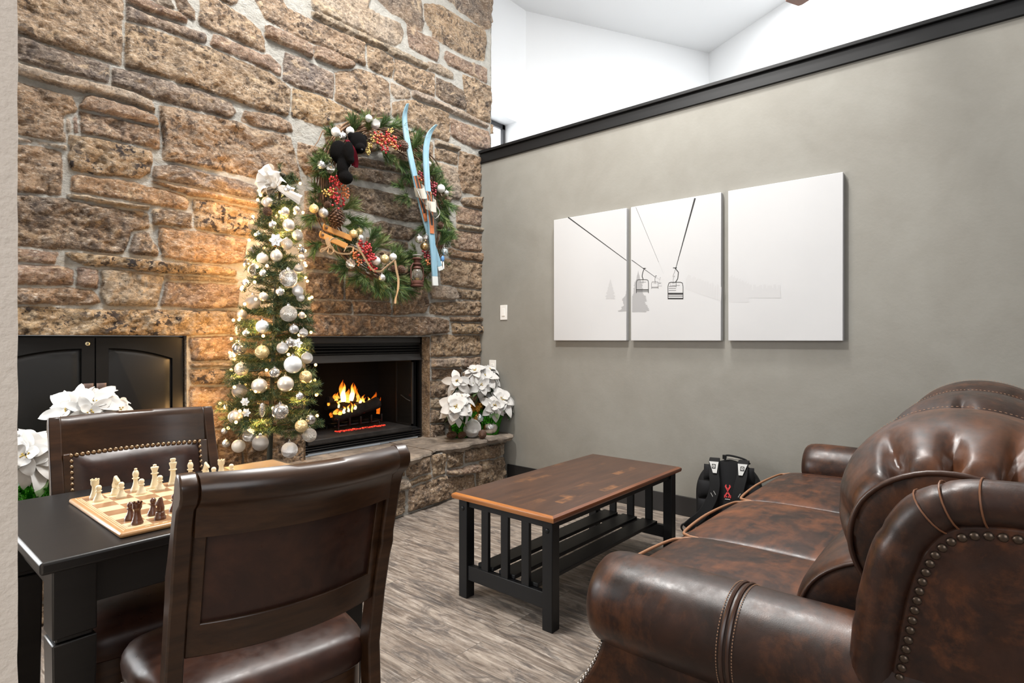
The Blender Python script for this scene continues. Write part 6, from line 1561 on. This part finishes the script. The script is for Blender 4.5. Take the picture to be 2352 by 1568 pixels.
def blob(mb, p, r, sc=(1, 1, 1), X=None): mb.ball((0, 0, 0), r, 18, 12, sc=sc, xf=Matrix.Translation(p) @ (X or Matrix.Identity(4)))
mb = MB()
def roll(dx, dz): return Vector((dx, 0, dz))
blob(mb, W2(779, 349, .04), .060, (1.0, .9, 1.25)); blob(mb, W2(790, 362, .05), .060, (.9, .9, 1.3))            # body
blob(mb, W2(822, 328, .06), .062, (.95, .95, 1.15)); blob(mb, W2(827, 341, .10), .036, (1, 1.1, .9)); blob(mb, W2(806, 312, .05), .024); blob(mb, W2(836, 316, .05), .022)   # head, muzzle, ears
blob(mb, W2(801, 348, .11), .040, (.9, .8, 1.7)); blob(mb, W2(804, 366, .11), .030, (1, .9, 1))                 # arm
blob(mb, W2(787, 383, .07), .038, (1, 1, 1.7)); blob(mb, W2(794, 408, .08), .046, (1.05, .95, .95)); blob(mb, W2(786, 398, .05), .034, (1, 1, 1.3))   # leg and foot
blob(mb, W2(817, 377, .06), .020, (.8, .6, 1.3))
body_o = build('body', mb, M_PLUSH, bear); rm = body_o.modifiers.new('union', 'REMESH'); rm.mode = 'VOXEL'; rm.voxel_size = .006; rm.use_smooth_shade = True; sm_ = body_o.modifiers.new('soft', 'SMOOTH'); sm_.iterations = 4
mb = MB(); blob(mb, W2(831, 344, .137), .008); build('nose', mb, M_BLACKPAINT, bear)
M_SCARF = mat('maroon_velvet_ribbon', (0.085, 0.004, 0.010), .9, spec=.1)
mb = MB(); pp = smooth([W2(797, 322, .10), W2(808, 338, .13), W2(815, 355, .12), W2(818, 372, .10), W2(817, 384, .09)], 6); mb.strip(pp, .016, (1, 0, .1), .003); mb.strip(smooth([W2(812, 346, .12), W2(809, 362, .11), W2(812, 380, .09)], 6), .012, (1, -.3, .1), .003); build('ribbon', mb, M_SCARF, bear, label='maroon ribbon round the neck')
# ------------------------------------------------------------------ two blue skis
M_SKI = make_wood('weathered_blue_paint', (0.13, 0.29, 0.40), (0.34, 0.50, 0.57), .55, 0, axis=2, stretch=10, wear=(0.66, 0.68, 0.66)); M_SKITIP = mat('bare_white_ski_tail', (0.62, 0.64, 0.62), .6); M_PLATE = mat('dark_rubber_plate', (0.045, 0.035, 0.03), .7); M_ORANGE = mat('orange_paint', (0.50, 0.16, 0.06), .5); M_STRAP = mat('off_white_leather_strap', (0.56, 0.53, 0.46), .6); M_WIRE = mat('grey_cable', (0.25, 0.24, 0.22), .4, .7)
def ski(path, w, label, plate, strap, y, cable=False):
    P = [wpt(px, py, y) for px, py in path]; root = thing('ski', label, 'ski', P[-1], 0, 'pair of blue skis in the wreath'); n = len(P)
    ws = [w * f for f in ([.35, .85, 1.0] + [1.0] * (n - 4) + [1.05])]
    for i, k in ((0, .05), (1, .012)): P[i] = P[i] + Vector((0, -k, 0))
    ax = (P[-1] - P[1]).normalized(); side = ax.cross(Vector((0, 1, 0))).normalized(); mb = MB(); R = []
    PS = smooth(P, 5); m = len(PS)
    for i, p in enumerate(PS):
        f = i / (m - 1) * (n - 1); a = int(min(f, n - 2)); ww = ws[a] + (ws[a + 1] - ws[a]) * (f - a); R.append([p - side * ww + Vector((0, -.006, 0)), p + side * ww + Vector((0, -.006, 0)), p + side * ww + Vector((0, .008, 0)), p - side * ww + Vector((0, .008, 0))])
    k = int(m * .93); mb.loft(R[:k + 1], 0, False); mb.loft(R[k:], 1, False); sb = build('ski_board', mb, [M_SKI, M_SKITIP], root, bevel=.002)
    def at(py): 
        for a, b in zip(PS, PS[1:]):
            ya, yb = proj(*a)[1], proj(*b)[1]
            if ya <= py <= yb: return a.lerp(b, (py - ya) / (yb - ya + 1e-9))
        return PS[-1]
    a, b = at(plate[0]), at(plate[1]); up = Vector((0, -.0075, 0)); sW = w * .78
    mb = MB(); mb.strip([a + up, b + up], sW, side, .002); mb.strip([b + up * 1.3, b + up * 1.3 + ax * .06], sW, side, .002, 1)
    for s in (-1, 1): mb.strip([a + up * 1.35 + side * s * sW * .86, b + up * 1.35 + side * s * sW * .86], .0035, side, .002, 1)
    build('binding_plate', mb, [M_PLATE, M_ORANGE], root, label='dark binding plate edged in orange')
    c = at(strap); mb = MB(); n2 = 14; rr = w * 1.55
    pts = [c + side * rr * math.cos(pi * k / n2) + Vector((0, -.006 - rr * 1.5 * math.sin(pi * k / n2), 0)) + ax * .030 * math.sin(pi * k / n2) for k in range(n2 + 1)]
    mb.loft([[p - ax * .036 * (1 + .25 * math.cos(pi * k / n2)), p + ax * .042, p + ax * .042 + Vector((0, .004, 0)), p - ax * .036 * (1 + .25 * math.cos(pi * k / n2)) + Vector((0, .004, 0))] for k, p in enumerate(pts)]); build('toe_strap', mb, M_STRAP, root)
    mb = MB(); d = at(strap + 36); cp = smooth([c + side * rr * .9 + Vector((0, -.03, 0)), c.lerp(d, .6) + side * rr * 1.2 + Vector((0, -.06, 0)), d + Vector((0, -.05, 0)), c.lerp(d, .6) - side * rr * 1.2 + Vector((0, -.06, 0)), c - side * rr * .9 + Vector((0, -.03, 0))], 6); mb.tube(cp, .0035, 6); build('heel_cable', mb, M_WIRE, root)
ski([(926, 242), (927, 270), (935, 320), (952, 400), (968, 470), (987, 540), (1003, 590), (1012, 621)], .024, 'taller blue ski, its tip the highest, crossing behind the other ski', (404, 490), 437, YB - .03)
ski([(992, 290), (984, 308), (979, 340), (979, 380), (984, 450), (990, 520), (996, 590), (1000, 656)], .025, 'shorter blue ski in front, its white tail the lowest', (440, 518), 468, YB - .065)
# ------------------------------------------------------------------ miniature wooden skis with tan laces
M_MINI = make_wood('honey_pine', (0.44, 0.19, 0.045), (0.60, 0.30, 0.085), .4, .3, axis=0, stretch=8)
def mini(p0, p1, w, label, y):
    a, b = wpt(*p0, y), wpt(*p1, y - .02); ax = (b - a).normalized(); side = ax.cross(Vector((0, 1, 0))).normalized(); L = (b - a).length; R = []; root = thing('miniature_ski', label, 'miniature ski', a, 0, 'miniature wooden skis in the wreath')
    for t in (0, .01, .03, .06, .12, .9, 1.0):
        ww = w * (.35 if t == 0 else .65 if t == .01 else .85 if t == .03 else 1.0); p = a + ax * L * t + Vector((0, -.03 * max(0, .12 - t) / .12, 0)); R.append([p - side * ww - Vector((0, .006, 0)), p + side * ww - Vector((0, .006, 0)), p + side * ww + Vector((0, .006, 0)), p - side * ww + Vector((0, .006, 0))])
    mb = MB(); mb.loft(R, 0, False); build('ski_board', mb, M_MINI, root, bevel=.002); h = a + ax * L * .15 + Vector((0, -.012, 0)); mb = MB(); mb.ball(h, .009, 10, 6, sc=(1, .4, 1)); build('hole', mb, M_TWIG, root)
mini((729, 535), (797, 566), .0185, 'lower miniature wooden ski tied with tan laces', YB - .04); mini((737, 519), (808, 548), .0185, 'upper miniature wooden ski lying behind the laced one', YB)
M_LACE = mat('tan_lace', (0.42, 0.28, 0.155), .6)
lace = thing('lace', 'tan leather lace bow tied round the miniature skis', 'lace', wpt(757, 560))
def lc(pts, w=.005, name='strand', parent=None, y=YB - .085): mb = MB(); mb.strip(smooth([wpt(px, py, y) for px, py in pts], 6), w, (0.3, -.3, 1), .0015); build(name, mb, M_LACE, parent or lace, recalc=True)
lc([(748, 548), (752, 562), (762, 570), (757, 556), (764, 548), (775, 548)]); lc([(757, 566), (740, 578), (737, 574), (750, 569), (760, 564)]); lc([(757, 566), (753, 578), (760, 583), (766, 578), (763, 566)]); lc([(763, 570), (775, 580), (795, 583), (808, 580), (812, 566)]); lc([(790, 578), (796, 568), (806, 566), (814, 570), (830, 580), (836, 590)]); lc([(752, 545), (754, 566)], .008)
rb = thing('ribbon_streamer', 'narrow tan ribbon streamer hanging below the wreath', 'ribbon', wpt(905, 600))
lc([(862, 622), (875, 623), (888, 612), (903, 600), (907, 597)], .006, 'strand', rb); lc([(907, 598), (911, 622), (915, 642), (914, 665), (909, 685), (908, 697)], .0075, 'strand', rb); lc([(819, 558), (826, 572), (836, 590), (850, 612), (860, 623)], .006, 'strand', rb)
# ------------------------------------------------------------------ rusty lantern
M_RUST = mat('rusty_brown_metal', (0.105, 0.042, 0.030), .6, .4); M_LGLASS = mat('lantern_glass', (0.8, 0.75, 0.65), .06, trans=.9, ior=1.45)
lb = wpt(958, 658, YB - .05); lt = wpt(958, 585, YB - .05); k = (lt.z - lb.z) / .235
ln = thing('lantern', 'small rusty brown barn lantern at the lower right of the wreath', 'lantern', lb); X = Matrix.Translation(lb) @ Matrix.Scale(k, 4)
build('base', MB().lathe([(.0001, 0), (.048, 0), (.05, .008), (.044, .014), (.048, .02), (.046, .036), (.030, .046), (.0001, .046)], 24, xf=X), M_RUST, ln)
build('glass_globe', MB().lathe([(.026, .046), (.038, .062), (.043, .085), (.036, .112), (.026, .128)], 24, xf=X), M_LGLASS, ln)
build('chimney_cap', MB().lathe([(.030, .128), (.034, .136), (.026, .146), (.022, .158), (.034, .162), (.034, .170), (.024, .176), (.024, .196), (.040, .204), (.030, .214), (.0001, .217)], 24, xf=X), M_RUST, ln)
build('lid', MB().lathe([(.0001, .236), (.030, .234), (.037, .228), (.0001, .228)], 20, xf=X), mat('pale_tin', (.62, .58, .56), .35, .7), ln)
mb = MB()
for s in (-1, 1): mb.tube([(s * .046, 0, .02), (s * .058, 0, .05), (s * .058, 0, .14), (s * .036, 0, .17)], .0055, 8, xf=X)
build('side_tube', mb, M_RUST, ln); build('burner', MB().lathe([(.0001, .046), (.018, .046), (.014, .064), (.006, .07), (.0001, .07)], 16, xf=X), mat('brass_burner', (.4, .28, .1), .35, .8), ln)
build('fuel_cap', MB().lathe([(.0001, .038), (.010, .038), (.010, .047), (.0001, .048)], 14, xf=Matrix.Translation((0.0, 0, 0)) @ X @ Matrix.Translation((.022, -.036, 0))), M_RUST, ln)
# small blue mitten charm beside the skis
ch = thing('skier_charm', 'tiny blue and white figure charm hanging right of the ski tails', 'charm', wpt(1017, 596)); mb = MB(); mb.ball(W2(1017, 594, .03), .020, 10, 8, sc=(.8, .6, 1.2)); build('body', mb, mat('blue_charm', (.10, .25, .5), .4), ch); mb = MB()
for s in (-1, 1): mb.tube([W2(1016 + 2 * s, 600, .03), W2(1016 + 3 * s, 617, .03)], .006, 6)
build('leg', mb, M_WHITEPL, ch)
# ------------------------------------------------------------------ poinsettias
M_BRACT = mat('white_bract', (0.52, 0.51, 0.49), .6, spec=.3); M_PLEAF = [G('poinsettia_leaf', (0.075, 0.115, 0.045)), G('poinsettia_leaf_dark', (0.035, 0.065, 0.025))]
def foilm(name, c):
    m = mat(name, c, .16, .85); t = NT(m); v = t.n('ShaderNodeTexVoronoi', Vector=t.obj(), Scale=26.0).outputs['Color']; t.bump(t.noise(26, 3, .5), .8, .03); return m
M_GFOIL = foilm('green_foil', (0.035, 0.22, 0.012)); M_AFOIL = foilm('gold_foil', (0.62, 0.33, 0.07)); M_STAMEN = mat('yellow_stamens', (0.42, 0.30, 0.07), .6); M_POT = mat('plant_stem', (0.05, 0.09, 0.03), .7)
def leaf(mb, X, L, w, curl, mi=0, fold=.25):
    def f(u, v):
        s = (u - .5) * 2; ww = w * 1.9 * (v + .015) ** .75 * max(0, 1 - v) ** .85; return (s * ww, L * v, fold * abs(s) * ww + curl * L * v * v * -1 + .02 * L * math.sin(v * 9 + s))
    mb.grid(f, 4, 9, mi, X)
def poinsettia(label, base, blooms, foil, fr, fh, group, seed, leaves=10, wide=.52, droop=1.0):
    root = thing('poinsettia', label, 'poinsettia', base, 0, group); rg = random.Random(seed); base = Vector(base)
    if foil:
        mb = MB(); N = 40; R = []
        for z, q in ((0, .72), (.3, .80), (.62, .93), (.82, 1.05), (1.0, 1.28)):
            R.append([(base.x + fr * q * (1 + (.05 + .10 * z) * math.sin(k * 2.7 + z * 2) * (0.4 + z)) * math.cos(2 * pi * k / N), base.y + fr * q * (1 + (.05 + .10 * z) * math.sin(k * 2.7 + z * 2) * (.4 + z)) * math.sin(2 * pi * k / N), base.z + fh * z + .014 * z * math.sin(k * 1.9)) for k in range(N)])
        mb.loft(R, 0, False, cap1=False); build('foil_wrap', mb, foil, root, label=('gold' if foil is M_AFOIL else 'green') + ' foil pot wrap')
        build('soil', MB().lathe([(.0001, 0), (fr * .8, 0)], 20, xf=Matrix.Translation(base + Vector((0, 0, fh * .75)))), M_POT, root)
    st = MB()
    for (c, R_, n, tilt) in blooms:
        c = Vector(c); nrm = Vector(tilt).normalized(); Q = nrm.to_track_quat('Z', 'Y').to_matrix().to_4x4(); mb = MB()
        for ringi, (cnt, ll, drop) in enumerate(((n - 2, 1.16, .62), (n - 4, .86, .30), (3, .46, -.05))):
            for k in range(cnt):
                a = 2 * pi * k / cnt + rg.uniform(-.2, .2) + ringi * .4; L = R_ * ll * rg.uniform(.85, 1.12)
                X = Matrix.Translation(c) @ Q @ Matrix.Rotation(a, 4, 'Z') @ Matrix.Translation((0, R_ * .05, R_ * .05 * ringi)) @ Matrix.Rotation(rg.uniform(-.12, .16) + .10 * ringi, 4, 'X') @ Matrix.Rotation(rg.uniform(-.3, .3), 4, 'Y')
                leaf(mb, X, L, R_ * wide * rg.uniform(.85, 1.15), drop * droop * rg.uniform(.6, 1.3))
        b = build('bloom', mb, M_BRACT, root, recalc=False)
        mb = MB()
        for k in range(9): mb.ball(c + Q.to_3x3() @ Vector((rg.uniform(-.13, .13) * R_, rg.uniform(-.13, .13) * R_, R_ * rg.uniform(.10, .18))), R_ * .036, 6, 5)
        build('stamens', mb, M_STAMEN, b); st.tube([base + Vector((rg.uniform(-.02, .02), rg.uniform(-.02, .02), fh * .6 if foil else 0)), base.lerp(c, .6) + Vector((0, 0, .02)), c], .004, 5)
    build('stems', st, M_POT, root)
    mb = MB()
    for k in range(leaves):
        c = Vector(blooms[k % len(blooms)][0]); a = rg.uniform(0, 2 * pi); R_ = blooms[k % len(blooms)][1]; X = Matrix.Translation(c - Vector((0, 0, R_ * rg.uniform(.25, .6)))) @ Matrix.Rotation(a, 4, 'Z') @ Matrix.Rotation(-.5 - .4 * rg.random(), 4, 'X'); leaf(mb, X, R_ * rg.uniform(.8, 1.15), R_ * .36, .2, k % 2)
    build('leaves', mb, M_PLEAF, root, recalc=False)
D = lambda px, py, y: on_y(px, py, y)
F1 = Vector((-.62, -.62, .62)); UPF = Vector((-.3, -.45, .85))
gp = 'white poinsettias on the hearth'
poinsettia('white poinsettia in green foil on the hearth, left one of the right-hand trio', (*on_z(1058, 1003, HZ).xy, HZ), [(D(1046, 935, 3.21), .125, 9, (-.55, -.75, .55)), (D(1068, 938, 3.20), .10, 8, (.1, -.8, .5)), (D(1058, 912, 3.27), .10, 8, (-.3, -.5, .8)), (D(1050, 876, 3.30), .10, 7, (-.6, -.7, .35))], M_GFOIL, .095, .205, gp, 1)
poinsettia('white poinsettia in green foil against the grey wall, right one of the trio', (3.60, 3.31, HZ), [(D(1152, 917, 3.21), .125, 9, (-.35, -.7, .6)), (D(1166, 928, 3.22), .092, 8, (.15, -.7, .5)), (D(1136, 932, 3.19), .10, 8, (-.5, -.7, .3))], M_GFOIL, .10, .22, gp, 2)
poinsettia('tall white poinsettia in gold foil at the back of the right-hand trio', (3.44, 3.40, HZ + 0.0), [(D(1112, 864, 3.33), .135, 10, (-.35, -.7, .6)), (D(1090, 852, 3.36), .11, 8, (-.4, -.4, .85)), (D(1132, 872, 3.33), .11, 8, (.25, -.7, .5)), (D(1104, 884, 3.29), .10, 8, (-.3, -.85, .2)), (D(1126, 850, 3.38), .10, 8, (.1, -.3, .9))], M_AFOIL, .088, .26, gp, 3, 14)
poinsettia('white poinsettia in front of the black cabinet, showing above the far chair', (.80, 3.25, HZ), [(D(212, 925, 3.20), .125, 9, (-.1, -.6, .8)), (D(180, 928, 3.25), .115, 9, (-.5, -.5, .75)), (D(248, 930, 3.25), .12, 9, (.35, -.5, .75)), (D(222, 912, 3.34), .11, 8, (.0, -.25, .95)), (D(160, 940, 3.20), .10, 8, (-.6, -.6, .4)), (D(270, 938, 3.22), .105, 8, (.5, -.6, .5)), (D(205, 948, 3.14), .10, 8, (0, -.9, .3))], M_GFOIL, .10, .22, gp, 4, 10, .36, .35)
poinsettia('white poinsettia in green foil at the far left, beside the cream wall end', (.555, 3.09, HZ), [(D(92, 1045, 3.02), .12, 8, (.1, -.85, .5)), (D(70, 1020, 3.10), .115, 8, (-.3, -.5, .8)), (D(108, 1022, 3.10), .10, 8, (.3, -.5, .8)), (D(60, 1045, 3.0), .10, 8, (-.4, -.8, .4))], M_GFOIL, .10, .20, gp, 5, 10, .44, .8)
# ------------------------------------------------------------------ ornaments and pinecones on the hearth
p = on_z(1084, 1006, HZ); dep = p.x * CA + p.y * SA; r = 21.5 / F_PX * dep
OB_H = 'big ornaments on the hearth'
bauble('frost', (p.x + .02, p.y + .02, HZ + r), r, 'large glittered silver ball on the hearth in front of the poinsettias', OB_H); pass
p = on_z(1126, 998, HZ); dep = p.x * CA + p.y * SA; r = 17.5 / F_PX * dep; bauble('silver', (p.x, p.y, HZ + r), r, 'shiny silver ball on the hearth right of the large glittered ball', OB_H)
q = on_y(1102, 958, p.y + .05); bauble('icy', (q.x, q.y, q.z), 12 / F_PX * (q.x * CA + q.y * SA), 'small icy silver ball resting between two big balls on the hearth', OB_H)
for (px, py, r, lab, rz) in ((1037, 999, 10.5, 'leftmost pinecone on the hearth in front of the green foil', .4), (1061, 999, 9.5, 'middle pinecone on the hearth touching the large glittered ball', 1.3), (1108, 997, 11, 'pinecone on the hearth right of the large glittered ball', 2.2)):
    b = on_z(px, py + r * .9, HZ); dep = b.x * CA + b.y * SA; rr = r / F_PX * dep; pinecone(Vector((b.x, b.y, HZ + rr * .92)), rr, rr * 2.4, lab, Matrix.Rotation(rz, 4, 'Z') @ Matrix.Rotation(1.35, 4, 'X'), None, 'pinecones on the hearth')
